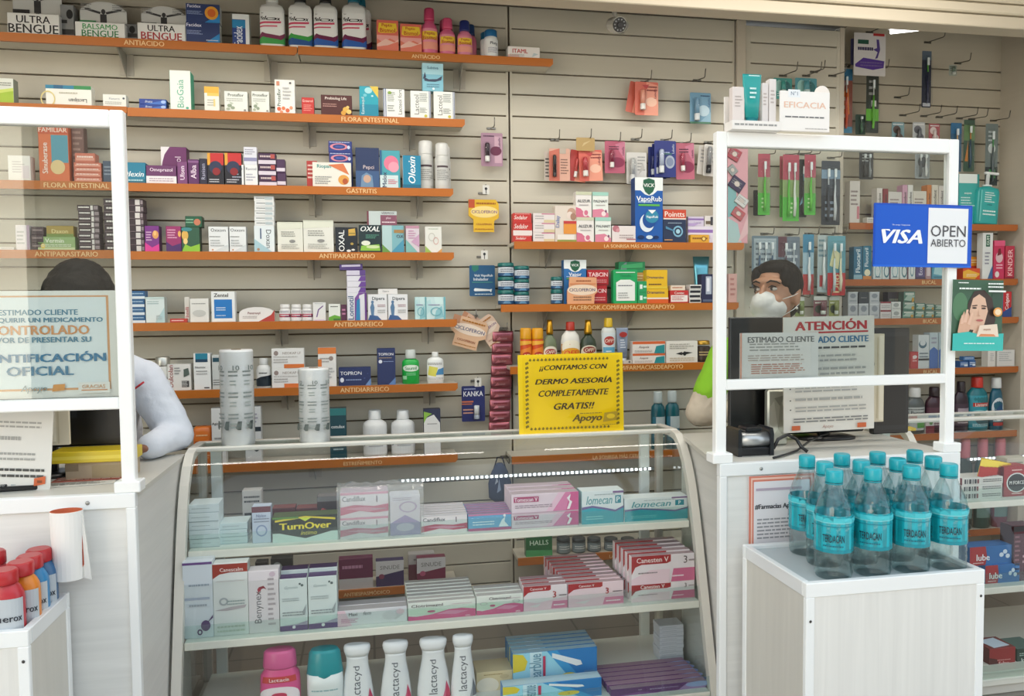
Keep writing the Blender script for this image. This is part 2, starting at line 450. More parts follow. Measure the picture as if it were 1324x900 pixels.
# ================================================================== SHELVES ON THE SLAT WALL
ORANGE = '#b9681c'
SH = {}
class Shelf: pass
def shelf(key, px0, px1, pxm, pyb, label, words=(), Y=None, back=W, depth=None, h=.036, brackets=(), col=ORANGE, wood='#c9c2b4'):
    Y = Y or 3.63
    s = Shelf(); s.Y = Y; zb = at(pxm, pyb, Y).z; s.z = zb+h
    x0, x1 = at(px0, pyb, Y).x, at(px1, pyb, Y).x
    s.x0, s.x1 = x0, x1; s.back = back; s.col = col
    root = empty('wall_shelf', label, 'shelf', ((x0+x1)/2, back, zb), group=None)
    cx = (x0+x1)/2
    # local frame: x about the middle, y from the wall towards the viewer is negative
    f = Y-back
    MB().box((x0-cx, f+.012, h-.018), (x1-cx, -.001, h), wood, 'laminate', .002).build('board', root)
    st = MB()
    w = x1-x0
    st.prism([(x0-cx, 0), (x1-cx-.012, 0), (x1-cx, .012), (x1-cx, h), (x0-cx, h)], f, f+.012, col, 'laminate')
    for t, p0, p1, c in words:
        a, b = at(p0, pyb, Y).x-cx, at(p1, pyb, Y).x-cx
        st.front(f't {c} .5 .5 1 {t} bs', a, b, .008, .008+.0195, f, 'laminate', 2) if False else st.draw(f't {c} .5 .5 .58 {t} b 1.0', lambda u, v, kk, a=a, b=b: (a+u*(b-a), f-kk*EPS, v*h), b-a, h, 'laminate', 2)
    st.build('edge_strip', root)
    for bp in brackets:
        bx = at(bp, pyb, Y+.05).x-cx
        br = MB()
        q = [(-.012, -.078), (-.004, -.085), (f+.03, h-.026), (f+.03, h-.018), (-.004, h-.018)]
        A = [br.bm.verts.new((bx, y, z)) for y, z in q]; B = [br.bm.verts.new((bx+.004, y, z)) for y, z in q]
        fs = [br.bm.faces.new(A[::-1]), br.bm.faces.new(B)] + [br.bm.faces.new((A[i], A[(i+1) % 5], B[(i+1) % 5], B[i])) for i in range(5)]
        bmesh.ops.recalc_face_normals(br.bm, faces=fs); br.paint(fs, '#99948a', 'laminate')
        bo = br.build('bracket', root)
        MB().box((bx-.028, -.004, -.075), (bx+.032, -.0005, h-.018), '#bdb6a8', 'laminate', .001).build('back_plate', bo)
    SH[key] = s; return s
TXT = '#ecc68e'
shelf('S1L', -160, 384, 187, 61.5, 'orange edged wall shelf highest on the slat wall, under the muscle balm displays', [('ANTIACIDO', 155, 218, TXT)], brackets=(152, 345))
shelf('S1', 385.5, 715, 550, 78, 'orange edged wall shelf highest on the slat wall, under the white antacid bottles', [('ANTIÁCIDO', 523, 578, TXT)], brackets=(597,))
shelf('S2L', -160, 164, 80, 146, 'orange edged wall shelf second from the top, behind the top rail of the clear screen')
shelf('S2', 165, 601, 380, 157, 'orange edged wall shelf second from the top, under the probiotic boxes', [('FLORA_INTESTINAL', 431, 526, TXT)], brackets=(397, 530))
shelf('S3L', -160, 160, 80, 245, 'orange edged wall shelf behind the clear screen under the tall orange box', [('FLORA_INTESTINAL', 50, 148, TXT)])
shelf('S3', 161, 586, 374, 250.5, 'orange edged wall shelf third from the top, lettered for gastritis', [('GASTRITIS', 442, 493, TXT)], brackets=(405, 540))
shelf('S4L', -160, 164, 80, 334, 'orange edged wall shelf behind the clear screen under the green box', [('ANTIPARASITARIO', 40, 132, TXT)])
shelf('S4', 165, 587, 376, 336, 'orange edged wall shelf under the white worm medicine boxes', [('ANTIPARASITARIO', 403, 494, TXT)], brackets=(403, 540))
shelf('S5L', -160, 167, 80, 425, 'orange edged wall shelf hidden mostly by the large framed notice')
shelf('S5', 168, 591, 380, 425.5, 'orange edged wall shelf under the purple stack and small diarrhoea boxes', [('ANTIDIARREICO', 424, 503, TXT)], brackets=(360, 555))
shelf('S6', 160, 592, 410, 510.5, 'orange edged wall shelf with the green liquid bottle on it', [('ANTIDIARREICO', 433, 510, TXT)], brackets=(368, 557))
shelf('S7', 160, 592, 460, 603.5, 'orange edged wall shelf seen through the glass case top, under the white laxative bottles', [('ESTREÑIMIENTO', 430, 508, TXT)], brackets=(405,))
shelf('S8', 160, 592, 480, 771, 'orange edged wall shelf seen low through the glass case behind purple boxes', [('ANTIESPASMÓDICO', 425, 523, TXT)])
shelf('S9', 160, 592, 480, 862, 'orange edged wall shelf lowest behind the white bottles in the case')
shelf('R1', 665, 962, 800, 322.5, 'orange edged wall shelf under the tall blue vapour rub box', [('LA_SONRISA_MÁS_CERCANA', 761, 875, TXT)], brackets=(711, 818))
shelf('R2', 648, 955, 800, 402, 'orange edged wall shelf carrying small dark jars and the yellow boxes', [('FACEBOOK.COM/FARMACIASDEAPOYO', 722, 886, TXT)], brackets=(708, 820))
shelf('R3', 660, 955, 800, 480.5, 'orange edged wall shelf under the repellent bottles', [('FACEBOOK.COM/FARMACIASDEAPOYO', 738, 894, TXT)])
shelf('R4', 662, 955, 760, 596, 'orange edged wall shelf just below the case top, under two teal gel bottles', [('LA_SONRISA_MÁS_CERCANA', 740, 866, TXT)])
shelf('R5', 670, 955, 740, 727, 'orange edged wall shelf with the green sweet bag, seen through the case', [('LA_SONRISA_MÁS_CERCANA', 764, 884, TXT)])
QY = 3.88
BRN = '#ad5f28'
shelf('Q1', 1099, 1316, 1250, 298, 'orange edged shelf in the bay under the teal pump bottle', Y=QY, back=W2, col=BRN)
shelf('Q2', 1092, 1316, 1230, 369, 'orange edged shelf in the bay holding upright toothpaste boxes', [('BUCAL', 1186, 1216, TXT)], Y=QY, back=W2, col=BRN)
shelf('Q3', 1092, 1317, 1230, 419, 'orange edged shelf in the bay beside the woman poster, under small grey cartons', [('BUCAL', 1190, 1215, TXT)], Y=QY, back=W2, col=BRN)
shelf('Q4', 1092, 1317, 1230, 484, 'orange edged shelf in the bay with two small white boxes', [('BUCAL', 1190, 1216, TXT)], Y=QY, back=W2, col=BRN)
shelf('Q5', 1092, 1318, 1250, 567, 'orange edged shelf in the bay under the mouthwash bottles', Y=QY, back=W2, col=BRN)
shelf('Q6', 1092, 1319, 1280, 692, 'orange edged shelf seen through the corner glass case', Y=QY, back=W2, col=BRN)

# ================================================================== COUNTERS
PANEL = '#d9d8d3'
def counter(label, x0, x1, side=0.0):
    root = empty('service_counter', label, 'counter', ((x0+x1)/2, 2.58, 0)); cx, cy = (x0+x1)/2, 2.58
    X0, X1 = x0-cx, x1-cx; F, B = 2.285-cy, 2.9-cy
    MB().box((X0+.004, F+.004, .02), (X1-.004, F+.022, .985), '#e6e6e3', 'grain', .002).build('front_panel', root)
    MB().box((X0+side+.004, F+.022, .02), (X0+side+.022, B, .985), '#d2d1cd', 'grain', .002).build('side_panel', root)
    MB().box((X1-.022, F+.022, .02), (X1-.004, B, .985), '#d2d1cd', 'grain', .002).build('side_panel', root)
    MB().box((X0+side+.022, F+.022, .05), (X1-.022, B, .07), '#d2d1cd', 'grain').build('bottom_board', root)
    ct = MB(); q = [(X0, F+.02), (X1, F+.02), (X1, B), (X0+side, B)]
    A_, B_ = ([ct.bm.verts.new((x, y, z)) for x, y in q] for z in (.985, 1.0))
    fs = [ct.bm.faces.new(A_[::-1]), ct.bm.faces.new(B_)] + [ct.bm.faces.new((A_[i], A_[(i+1) % 4], B_[(i+1) % 4], B_[i])) for i in range(4)]
    ct.paint(fs, '#c9c7bf', 'laminate'); ct.build('countertop', root)
    t = MB().box((X0-.002, F-.004, .962), (X1+.002, F+.022, 1.003), WHITE, 'plastic', .002)
    for xx in (X0-.002, X1-.023): t.box((xx, F-.004, 0), (xx+.025, F+.02, .962), WHITE, 'plastic', .002)
    t.box((X0+.03, F-.006, 0), (X1-.03, F+.004, .06), '#8d8a85', 'metal')
    t.build('edge_trim', root)
    for xx in (X0+.14, X1-.12):
        sc = MB().ball((0, 0, 0), .006, '#a5a5a2', 'metal', 8, (1, .5, 1)); sc.build('screw', root, (xx, F-.0045, .982))
    return root
counter('pale wood grain service counter under the framed notice and papers', -2.3, -.648)
counter('pale wood grain service counter under the screen with the blue card sign', 1.095, 1.965, .125)

def screen(label, x0, x1, zt, zm):
    cx = (x0+x1)/2; Y = 2.315
    root = empty('counter_screen', label, 'screen', (cx, Y, 1.003)); b = 1.003
    X0, X1, t = x0-cx, x1-cx, .036
    for s in (X0, X1-t):
        MB().box((s, -.015, 0), (s+t, .015, zt-b), '#f2f3f2', 'plastic', .003).build('post', root)
        MB().box((s-.016, -.03, 0), (s+t+.016, .024, .032), '#f2f3f2', 'plastic', .003).build('foot', root)
    MB().box((X0+t, -.015, zt-b-.047), (X1-t, .015, zt-b), '#f2f3f2', 'plastic', .003).build('top_rail', root)
    MB().box((X0+t, -.015, zm-b-.033), (X1-t, .015, zm-b), '#f2f3f2', 'plastic', .003).build('middle_rail', root)
    MB().box((X0+t, -.002, zm-b), (X1-t, .002, zt-b-.047), '#f4f7f6', 'pane').build('clear_pane', root)
    return root
screen('white framed clear counter screen holding the controlled medicine notice', -2.2, -.649, 2.057, 1.269)
screen('white framed clear counter screen with the blue open sign on its post', 1.088, 1.957, 2.056, 1.27)

# ================================================================== GLASS CASES
PROF = [(3.06, 1.012), (2.92, 1.014), (2.865, 1.004), (2.815, .968), (2.77, .91), (2.735, .84), (2.70, .74), (2.665, .62), (2.625, .47), (2.575, .28), (2.53, .12), (2.515, .06)]
def display_case(label, x0, x1, shelves, led=None):
    cx, cy = (x0+x1)/2, 2.8
    root = empty('glass_display_case', label, 'display case', (cx, cy, 0)); X0, X1 = x0-cx, x1-cx
    P = [(y-cy, z) for y, z in PROF]
    def sweep(mb, xa, xb, off, col, m, th):
        """a strip following the curved section between xa and xb"""
        n = len(P); nr = []
        for i in range(n):
            a, b = P[max(i-1, 0)], P[min(i+1, n-1)]
            ty, tz = b[0]-a[0], b[1]-a[1]; l = math.hypot(ty, tz); nr.append((tz/l, -ty/l))
        O = [(p[0]-q[0]*-off, p[1]-q[1]*-off) for p, q in zip(P, nr)]
        I = [(p[0]-q[0]*-(off-th), p[1]-q[1]*-(off-th)) for p, q in zip(P, nr)]
        fs = []; V = lambda x, q: mb.bm.verts.new((x, q[0], q[1]))
        A, B, C, D = ([V(x, q) for q in s] for x, s in ((xa, O), (xb, O), (xa, I), (xb, I)))
        for i in range(n-1):
            fs += [mb.bm.faces.new((A[i], B[i], B[i+1], A[i+1])), mb.bm.faces.new((C[i], C[i+1], D[i+1], D[i])),
                   mb.bm.faces.new((A[i], A[i+1], C[i+1], C[i])), mb.bm.faces.new((B[i], D[i], D[i+1], B[i+1]))]
        fs += [mb.bm.faces.new((A[0], C[0], D[0], B[0])), mb.bm.faces.new((A[-1], B[-1], D[-1], C[-1]))]
        bmesh.ops.recalc_face_normals(mb.bm, faces=fs); mb.paint(fs, col, m, False)
        return fs
    for s in (X0, X1-.03):
        e = MB(); sweep(e, s, s+.03, .004, '#d6d3ca', 'metal' if 0 else 'plastic', .028)
        e.box((s, .26, 0), (s+.03, .285, 1.0), '#d6d3ca', 'plastic', .002)
        e.build('end_frame', root)
    for s in (X0+.012, X1-.016):
        e = MB(); pts = [(y, z) for y, z in P] + [(.26, .06)]
        A = [e.bm.verts.new((s, y, z)) for y, z in pts]; e.paint([e.bm.faces.new(A)], '#f6faf8', 'pane'); e.build('end_glass', root)
    g = MB()
    n = len(P)
    for i in range(1, n-1):
        a, b = P[i], P[i+1]
        g.face([(X0+.03, a[0], a[1]), (X0+.03, b[0], b[1]), (X1-.03, b[0], b[1]), (X1-.03, a[0], a[1])], '#fafcfb', 'pane', True)
    bmesh.ops.remove_doubles(g.bm, verts=g.bm.verts[:], dist=1e-5)
    g.build('curved_glass', root)
    MB().box((X0+.03, .135, 1.004), (X1-.03, .26, 1.012), '#f2f8f5', 'pane').build('top_glass', root)
    MB().box((X0, .105, 1.003), (X1, .135, 1.018), '#e3e2da', 'plastic', .002).build('top_rail', root)
    MB().box((X0, .258, .985), (X1, .285, 1.015), '#dcd9d0', 'plastic', .002).build('back_rail', root)
    for yf, z, yb in shelves:
        sh = MB().box((X0+.032, yf-cy, z-.026), (X1-.032, yf-cy+.012, z), '#e4e3d8', 'plastic', .002)
        sh.box((X0+.032, yf-cy+.012, z-.012), (X1-.032, yb-cy, z), '#dfe2dc', 'laminate', .001)
        sb = sh.build('shelf_board', root)
        MB().box((X0+.034, yf-cy+.004, z), (X1-.034, yf-cy+.006, z+.055), '#f4faf8', 'pane').build('glass_lip', sb)
    b = MB().box((X0, -.27, 0), (X1, .285, .09), '#d5d2c9', 'laminate', .003); b.build('plinth', root)
    for s in (X0+.05, X1-.11):
        MB().box((s, .235, .09), (s+.04, .258, .985), '#dfe6e4', 'plastic', .002).build('back_post', root)
    if led:
        l0, l1, ly, lz0, lz1 = led; k = int(abs(l1-l0)/.0195)
        st = MB().box((l0-cx-.01, ly-cy+.003, min(lz0, lz1)-.006), (l1-cx+.01, ly-cy+.008, min(lz0, lz1)+.006), '#7d8283', 'plastic')
        for i in range(k):
            x = l0-cx+(l1-l0)*(i+.5)/k; z = min(lz0, lz1)
            st.box((x-.0055, ly-cy, z-.0045), (x+.0035, ly-cy+.003, z+.0045), '#f4fbff', 'led')
        st.build('light_strip', root)
    return root
a, b = at(518, 622, 3.03), at(890, 604, 3.03)
display_case('curved glass display case full of pink and white medicine boxes between the counters', -.642, 1.21, [(2.715, .70, 2.96), (2.625, .425, 2.885), (2.53, .13, 3.04)], (a.x, 1.15, 3.03, (a.z+b.z)/2, (a.z+b.z)/2))
a = at(1270, 593, 3.03)
display_case('curved glass display case beside the white water stand, red boxes inside', 2.17, 3.72, [(2.715, .70, 3.04), (2.61, .385, 3.04), (2.52, .065, 3.04)], (2.66, 3.62, 3.03, at(1275, 593, 3.03).z, at(1275, 593, 3.03).z))
class CShelf: pass
for key, yf, z in (('C1', 2.715, .70), ('C2', 2.625, .425), ('C3', 2.53, .13), ('D1', 2.715, .70), ('D2', 2.61, .385), ('D3', 2.52, .065)):
    s = CShelf(); s.Y = yf+.008; s.z = z; s.back = 3.04; SH[key] = s

# ================================================================== STANDS IN FRONT
def stand(label, x0, x1, y0, y1, top, rec, side_open=False):
    cx, cy = (x0+x1)/2, (y0+y1)/2
    root = empty('display_stand', label, 'stand', (cx, cy, 0)); a, b, c, d = x0-cx, x1-cx, y0-cy, y1-cy
    p = MB()
    MB().box((a+.003, c+.003, .02), (b-.003, c+.018, top-.01), '#e3e2de', 'grainv', .002).build('front_panel', root)
    MB().box((a+.003, d-.018, .02), (b-.003, d-.003, top-.01), '#d4d1c9', 'grainv', .002).build('back_panel', root)
    MB().box((a+.003, c+.018, .02), (a+.018, d-.018, top-.01), '#cfccc4', 'grainv', .002).build('side_panel', root)
    MB().box((b-.018, c+.018, .02), (b-.003, d-.018, top-.01), '#cfccc4', 'grainv', .002).build('side_panel', root)
    MB().box((a+.018, c+.018, top-rec-.012), (b-.018, d-.018, top-rec), '#b4bcbf', 'plastic').build('tray', root)
    t = MB()
    w = .02; h = .04
    t.box((a, c, top-h), (b, c+w, top), WHITE, 'plastic', .002); t.box((a, d-w, top-h), (b, d, top), WHITE, 'plastic', .002)
    t.box((a, c+w, top-h), (a+w, d-w, top), '#dfe1e2', 'plastic', .002); t.box((b-w, c+w, top-h), (b, d-w, top), '#dfe1e2', 'plastic', .002)
    for xx in (a, b-.026): t.box((xx, c, 0), (xx+.026, c+.015, top-h), WHITE, 'plastic', .002)
    for xx in (a, b-.015): t.box((xx, d-.024, 0), (xx+.015, d, top-h), WHITE, 'plastic', .002)
    t.build('edge_trim', root)
    for xx, zz in ((a+.013, top-.105), (b-.013, top-.075)):
        MB().ball((0, 0, 0), .004, '#4b4b4b', 'metal', 8, (1, .4, 1)).build('screw', root, (xx, c-.001, zz))
    return root
SX0, SX1, SY0, SY1, SZ = 1.155, 1.712, 1.885, 2.25, .75
stand('white edged wood grain stand carrying the turquoise water bottles', SX0, SX1, SY0, SY1, SZ, .012)
LX1 = -.815
stand('white edged wood grain stand holding red capped drink bottles, before the notice counter', -1.5, LX1, 2.0, 2.262, .745, .11)
# ================================================================== BUILDERS FOR THE GOODS
ORD = ['', 'second', 'third', 'fourth', 'fifth', 'sixth', 'seventh', 'eighth', 'ninth', 'tenth']
def posword(i, n):
    if i == 0: return 'lowest'
    if i == n-1: return 'topmost'
    return ORD[i]+' up'
def C(sh, x0, x1, yt, col, label, gfx='', d=.05, side=None, top=None, on=None, inset=0.0, rz=0.0, cat='medicine box', name='medicine_box', group=None,
      m='card', right='', ry=0.0, zb=None, wk=1.0):
    """a carton standing on a shelf (or on another carton), its front where the photo shows it"""
    s = SH[sh]
    Yf = (on['Y'] if on else s.Y+.016) + inset
    z = zb if zb is not None else (on['z'] if on else s.z)
    xm = (x0+x1)/2
    A, B = at(x0, yt+10, Yf).x, at(x1, yt+10, Yf).x
    zt = at(xm, yt, Yf).z; h = max(zt-z, .012); w = B-A
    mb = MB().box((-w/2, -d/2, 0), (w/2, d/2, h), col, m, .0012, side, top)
    if gfx: mb.front(gfx, -w/2, w/2, 0, h, -d/2, m)
    if right: mb.sideg(right, w/2, -d/2, d/2, 0, h, m)
    # glued end flap: the carton's seam on its top
    mb.face([(-w/2+.002, -d/2+.003, h+.0004), (w/2-.002, -d/2+.003, h+.0004), (w/2-.002, d/2-.004, h+.0004), (-w/2+.002, d/2-.004, h+.0004)], top or col, m)
    o = mb.build(name, None, ((A+B)/2, Yf+d/2, z), rz, 0, ry)
    tag(o, label, cat, group)
    return dict(o=o, z=z+h, Y=Yf, x0=A, x1=B, d=d, h=h, zb=z)
def stack(sh, x0, x1, yt, n, col, desc, where, gfx='', group=None, on=None, jit=.002, **kw):
    """n like cartons lying on one another: the lowest is built, the others are copies"""
    s = SH[sh]; inset = kw.get('inset', 0.0)
    Yf = (on['Y'] if on else s.Y+.016)+inset; z = on['z'] if on else s.z
    H = at((x0+x1)/2, yt, Yf).z - z; h = H/n
    g = group or desc+'s '+where
    r = C(sh, x0, x1, yt, col, f'{desc}, {posword(0, n)} in the stack {where}', '', on=on, group=g, **kw) if False else None
    # build one at the right height
    d = kw.get('d', .05); A, B = at(x0, yt+10, Yf).x, at(x1, yt+10, Yf).x; w = B-A
    m = kw.get('m', 'card')
    mb = MB().box((-w/2, -d/2, 0), (w/2, d/2, h-.0006), col, m, .001, kw.get('side'), kw.get('top'))
    if gfx: mb.front(gfx, -w/2, w/2, 0, h, -d/2, m)
    o = mb.build(kw.get('name', 'medicine_box'), None, ((A+B)/2, Yf+d/2, z))
    tag(o, f'{desc}, {posword(0, n)} in the stack {where}', kw.get('cat', 'medicine box'), g)
    for i in range(1, n):
        dup(o, ((A+B)/2+random.uniform(-jit, jit), Yf+d/2+random.uniform(-jit, jit), z+h*i), f'{desc}, {posword(i, n)} in the stack {where}')
    return dict(o=o, z=z+H, Y=Yf, x0=A, x1=B, d=d, h=h)
def deep(r, n, label, group, gap=.002, dx=0.0, dz=0.0, gx=None):
    """copies of a carton queued behind it"""
    r['o']['group'] = group
    for i in range(1, n+1):
        l = r['o'].location
        dup(r['o'], (l.x+dx*i+random.uniform(-.0015, .0015), l.y+(r['d']+gap)*i, l.z+dz*i), label % (ORD[i] if i < n else 'last'), group=group)

ROUND = [(0, .93), (.015, 1), (.62, 1), (.70, .92), (.76, .66), (.80, .42), (.86, .40)]
JAR = [(0, .95), (.03, 1), (.70, 1), (.74, .93)]
SQUARE = [(0, .92), (.015, 1), (.74, 1), (.80, .86), (.84, .5), (.88, .44)]
PILL = [(0, .95), (.02, 1), (.66, 1), (.74, .9), (.78, .7)]
CAN = [(0, .96), (.01, 1), (.72, 1), (.74, .97)]
def BT(sh, x0, x1, yt, label, prof, body, cap, capz=.82, capr=.5, lab=None, power=2, oval=1.0, bmt='plastic', cmt='plastic', name='medicine_bottle', cat='bottle',
       on=None, inset=0.0, group=None, rz=0.0, seg=20, ribs=False, zb=None, extra=None, labname='paper_label', capname='cap', xyz=None, size=None, captop=None):
    s = SH.get(sh)
    if xyz: cx, cyy, z = xyz; r, h = size; 
    else:
        Yf = (on['Y'] if on else s.Y+.014) + inset
        z = zb if zb is not None else (on['z'] if on else s.z)
        A, B = at(x0, yt+20, Yf).x, at(x1, yt+20, Yf).x; r = (B-A)/2
        cx = (A+B)/2; cyy = Yf+r*oval; h = at((x0+x1)/2, yt, cyy).z-z
    root = empty(name, label, cat, (cx, cyy, z), rz, group)
    secs = [(q[0]*h, q[1]*r, q[1]*r*oval, q[2] if len(q) > 2 else power) for q in prof]
    MB().loft(secs, body, bmt, seg).build('body', root)
    if cap:
        c0 = capz*h; cr = capr*r; co = 1.0 if capr < .8 else oval
        MB().loft([(c0, cr, cr*co), (c0+.1*(h-c0), cr*1.02, cr*co*1.02), (h-.12*(h-c0), cr*(captop or .98), cr*co*(captop or .98)), (h, cr*.85*(captop or 1), cr*co*.85*(captop or 1))], cap, cmt, seg).build(capname, root)
    def sec(zz):
        for a, b in zip(secs, secs[1:]):
            if a[0] <= zz <= b[0]:
                t = (zz-a[0])/max(b[0]-a[0], 1e-6)
                return (a[1]+(b[1]-a[1])*t, a[2]+(b[2]-a[2])*t, a[3]+(b[3]-a[3])*t)
        return secs[-1][1], secs[-1][2], secs[-1][3]
    if lab:
        z0, z1, gfx = lab[:3]; span = lab[3] if len(lab) > 3 else 2.7
        MB().wrap(gfx, z0*h, z1*h, r, r*oval, span, 'card', power, 1, sec).build(labname, root)
    if extra: extra(root, r, h, oval)
    return dict(o=root, z=z+h, Y=cyy-r*oval, d=2*r*oval, r=r, h=h, c=(cx, cyy, z))
def HK(px, py, label, Y=W, L=.10, col='#77746c', price=False, tip=.028, group=None):
    """bent wire peg hook whose back plate sits in a slat groove"""
    p = at(px, py, Y)
    root = empty('peg_hook', label, 'hook', (p.x, Y, p.z), 0, group)
    MB().box((-.022, -.006, -.006), (.022, .012, .004), col, 'metal', .001).build('back_plate', root)
    MB().tube([(0, -.004, 0), (0, -L*.5, -.006), (0, -L+.012, -.012), (0, -L+.002, -.008), (0, -L-.006, tip)], .0026, col, 'metal', 7).build('wire', root)
    if price or 'price tag' in label:
        MB().box((-.016, -L-.012, -.020), (.016, -L-.0105, .022), '#dad8d2', 'card').front('e #2c2c2e .5 .6 .2 .16;r #2c2c2e .45 .05 .55 .5', -.016, .016, -.020, .022, -L-.012).build('price_tag', root)
    return p
def rrect(x0, x1, z0, z1, r, n=4):
    q = []
    for cx, cz, a in ((x1-r, z0+r, -PI/2), (x1-r, z1-r, 0), (x0+r, z1-r, PI/2), (x0+r, z0+r, PI)):
        q += [(cx+r*math.cos(a+PI/2*i/n), cz+r*math.sin(a+PI/2*i/n)) for i in range(n+1)]
    return q
def BC(x0, x1, yt, yb, col, label, gfx='', off=.06, tube=None, Y=W, ry=0.0, rad=.006, name='blister_card', cat='blister card', group=None, shape=None, rz=0.0, m='card', blister=True, thick=.0012):
    """a card that hangs from a hook, with its clear blister and the stick inside"""
    Yc = Y-off; xm, ym = (x0+x1)/2, (yt+yb)/2
    A, B = at(x0, ym, Yc).x, at(x1, ym, Yc).x; Z1, Z0 = at(xm, yt, Yc).z, at(xm, yb, Yc).z
    w, h = B-A, Z1-Z0
    root = empty(name, label, cat, ((A+B)/2, Yc, Z1), rz, group); root.rotation_euler[1] = ry
    mb = MB()
    poly = [(-w/2+u*w, -h+v*h) for u, v in shape] if shape else rrect(-w/2, w/2, -h, 0, min(rad, w*.2))
    mb.prism(poly, 0, thick, col, m)
    mb.front(gfx, -w/2, w/2, -h, 0, 0, m)
    mb.build('card', root)
    if tube:
        u0, v0, u1, v1, c1, c2 = tube[:6]; r = (u1-u0)*w/2; cx = (-.5+(u0+u1)/2)*w; zb, zt = -h+v0*h, -h+v1*h; L = zt-zb
        t = MB().loft([(zb, r*.8, r*.8), (zb+.02*L, r*.86, r*.86), (zb+.3*L, r*.86, r*.86)], c2, 'plastic', 12, cx=cx, cy=-r)
        t.loft([(zb+.3*L, r*.8, r*.8), (zt-.05*L, r*.8, r*.8), (zt, r*.6, r*.6)], c1, 'plastic', 12, cx=cx, cy=-r)
        st = t.build('stick', root)
        if blister:
            MB().loft([(zb-.02*L, r*1.05, r*.9, 3), (zb, r*1.22, r*1.15, 3), (zt, r*1.22, r*1.15, 3), (zt+.03*L, r*1.0, r*.9, 3)], '#fcfdfd', 'blister', 12, cx=cx, cy=-r*.9).build('blister', root)
    return root
def TBP(x0, x1, yt, yb, label, card, c1, c2, gfx='', off=.06, Y=W, n=1, ry=0.0, group=None, pouch=None, head=True):
    """toothbrush pack: backing card, clear blister, and the brushes in it"""
    Yc = Y-off; xm, ym = (x0+x1)/2, (yt+yb)/2
    A, B = at(x0, ym, Yc).x, at(x1, ym, Yc).x; Z1, Z0 = at(xm, yt, Yc).z, at(xm, yb, Yc).z; w, h = B-A, Z1-Z0
    root = empty('toothbrush_pack', label, 'toothbrush', ((A+B)/2, Yc, Z1), 0, group); root.rotation_euler[1] = ry
    mb = MB().prism(rrect(-w/2, w/2, -h, 0, min(.006, w*.2)), 0, .0012, card, 'card')
    mb.front(gfx, -w/2, w/2, -h, 0, 0, 'card'); mb.build('card', root)
    for i in range(n):
        cx = w*((i+.5)/n-.5)*.72; rr = min(.0065, w*.2/n)
        b = MB().tube([(cx, -.008, -h*.93), (cx+rr*.4, -.010, -h*.75), (cx-rr*.3, -.011, -h*.55), (cx+rr*.3, -.009, -h*.38)], [rr, rr*1.25, rr*.9, rr*.6], c1 if i % 2 == 0 else c2, 'plastic', 8)
        b.tube([(cx+rr*.3, -.009, -h*.40), (cx, -.008, -h*.15)], rr*.55, c2, 'plastic', 8)
        bo = b.build('toothbrush', root)
        if head:
            MB().box((cx-rr*.9, -.018, -h*.26), (cx+rr*.9, -.010, -h*.13), '#e8eef0', 'plastic', .001).build('bristles', bo)
    MB().loft([(-h*.96, w*.40, .009, 4), (-h*.94, w*.44, .013, 4), (-h*.12, w*.42, .013, 4), (-h*.09, w*.36, .009, 4)], pouch or '#fcfdfd', 'blister', 16, cy=-.011).build('blister', root)
    return root
def sheet(name, x0, x1, y0, y1, Y, col, label, cat, gfx, ry=0.0, thick=.0015, m='paper', rad=.002, rx=0.0, group=None):
    """a flat printed sheet: graphics in photo pixels relative to the sheet's own corners (u right, v up in 0..1)"""
    xm, ym = (x0+x1)/2, (y0+y1)/2
    A, B = at(x0, ym, Y).x, at(x1, ym, Y).x; Z1, Z0 = at(xm, y0, Y).z, at(xm, y1, Y).z; w, h = B-A, Z1-Z0
    mb = MB().prism(rrect(-w/2, w/2, 0, h, rad), 0, thick, col, m)
    mb.front(gfx, -w/2, w/2, 0, h, 0, m)
    o = mb.build(name, None, ((A+B)/2, Y, Z0), 0, rx, ry)
    return tag(o, label, cat, group)
# ================================================================== LEFT SHELVES, FROM THE TOP
MAN = 'e #3a3a3c .5 .62 .045 .10;r #3a3a3c .43 .18 .57 .52;p #3a3a3c .43 .52 .12 .66 .10 .72 .14 .74 .45 .60;p #3a3a3c .57 .52 .88 .66 .90 .72 .86 .74 .55 .60;r #4d4d50 .46 .10 .54 .2;r #3c3c3e .0 .16 .34 .26;m #8b8b8b .02 .3 .9 .62 4;m #8b8b8b .7 .98 .9 .62 4'
def balm(x0, x1, yt, ym, sh, col1, col2, t1, c1, c2, label, band, arch):
    s = SH[sh]; Y = s.Y+.016; A, B = at(x0, ym, Y).x, at(x1, ym, Y).x; w = B-A
    hz = at((x0+x1)/2, ym, Y).z-s.z; ht = at((x0+x1)/2, yt, Y+.05).z-s.z
    root = empty('balm_display', label, 'display box', ((A+B)/2, Y+.04, s.z))
    MB().box((-w/2, -.04, 0), (w/2, .04, hz), col1, 'card', .001).front(f't {c1} .5 .72 .34 {t1} b .8;t {c2} .5 .28 .42 BENGUE b .96', -w/2, w/2, 0, hz, -.04).build('tray', root)
    mb = MB(); q = [(-w/2+.004, hz*.3), (w/2-.004, hz*.3), (w/2-.004, ht*.78)] + ([(w*.42*math.cos(a), ht*.78+ht*.22*math.sin(a)) for a in (PI*.1, PI*.25, PI*.4, PI*.5, PI*.6, PI*.75, PI*.9)] if arch else [(w/2-.004, ht), (-w/2+.004, ht)]) + [(-w/2+.004, ht*.78)]
    mb.prism(q, .010, .013, '#cfd0cd', 'card'); mb.front(MAN.replace('#3c3c3e', band), -w/2+.004, w/2-.004, hz*.9, ht, .010); mb.build('header_card', root)
balm(9, 76, -22, 17.5, 'S1L', '#e9e9e6', '#fff', 'ULTRA', '#1c1c1e', '#1c1c1e', 'white muscle balm display with all black lettering', '#2c2c2c', False)
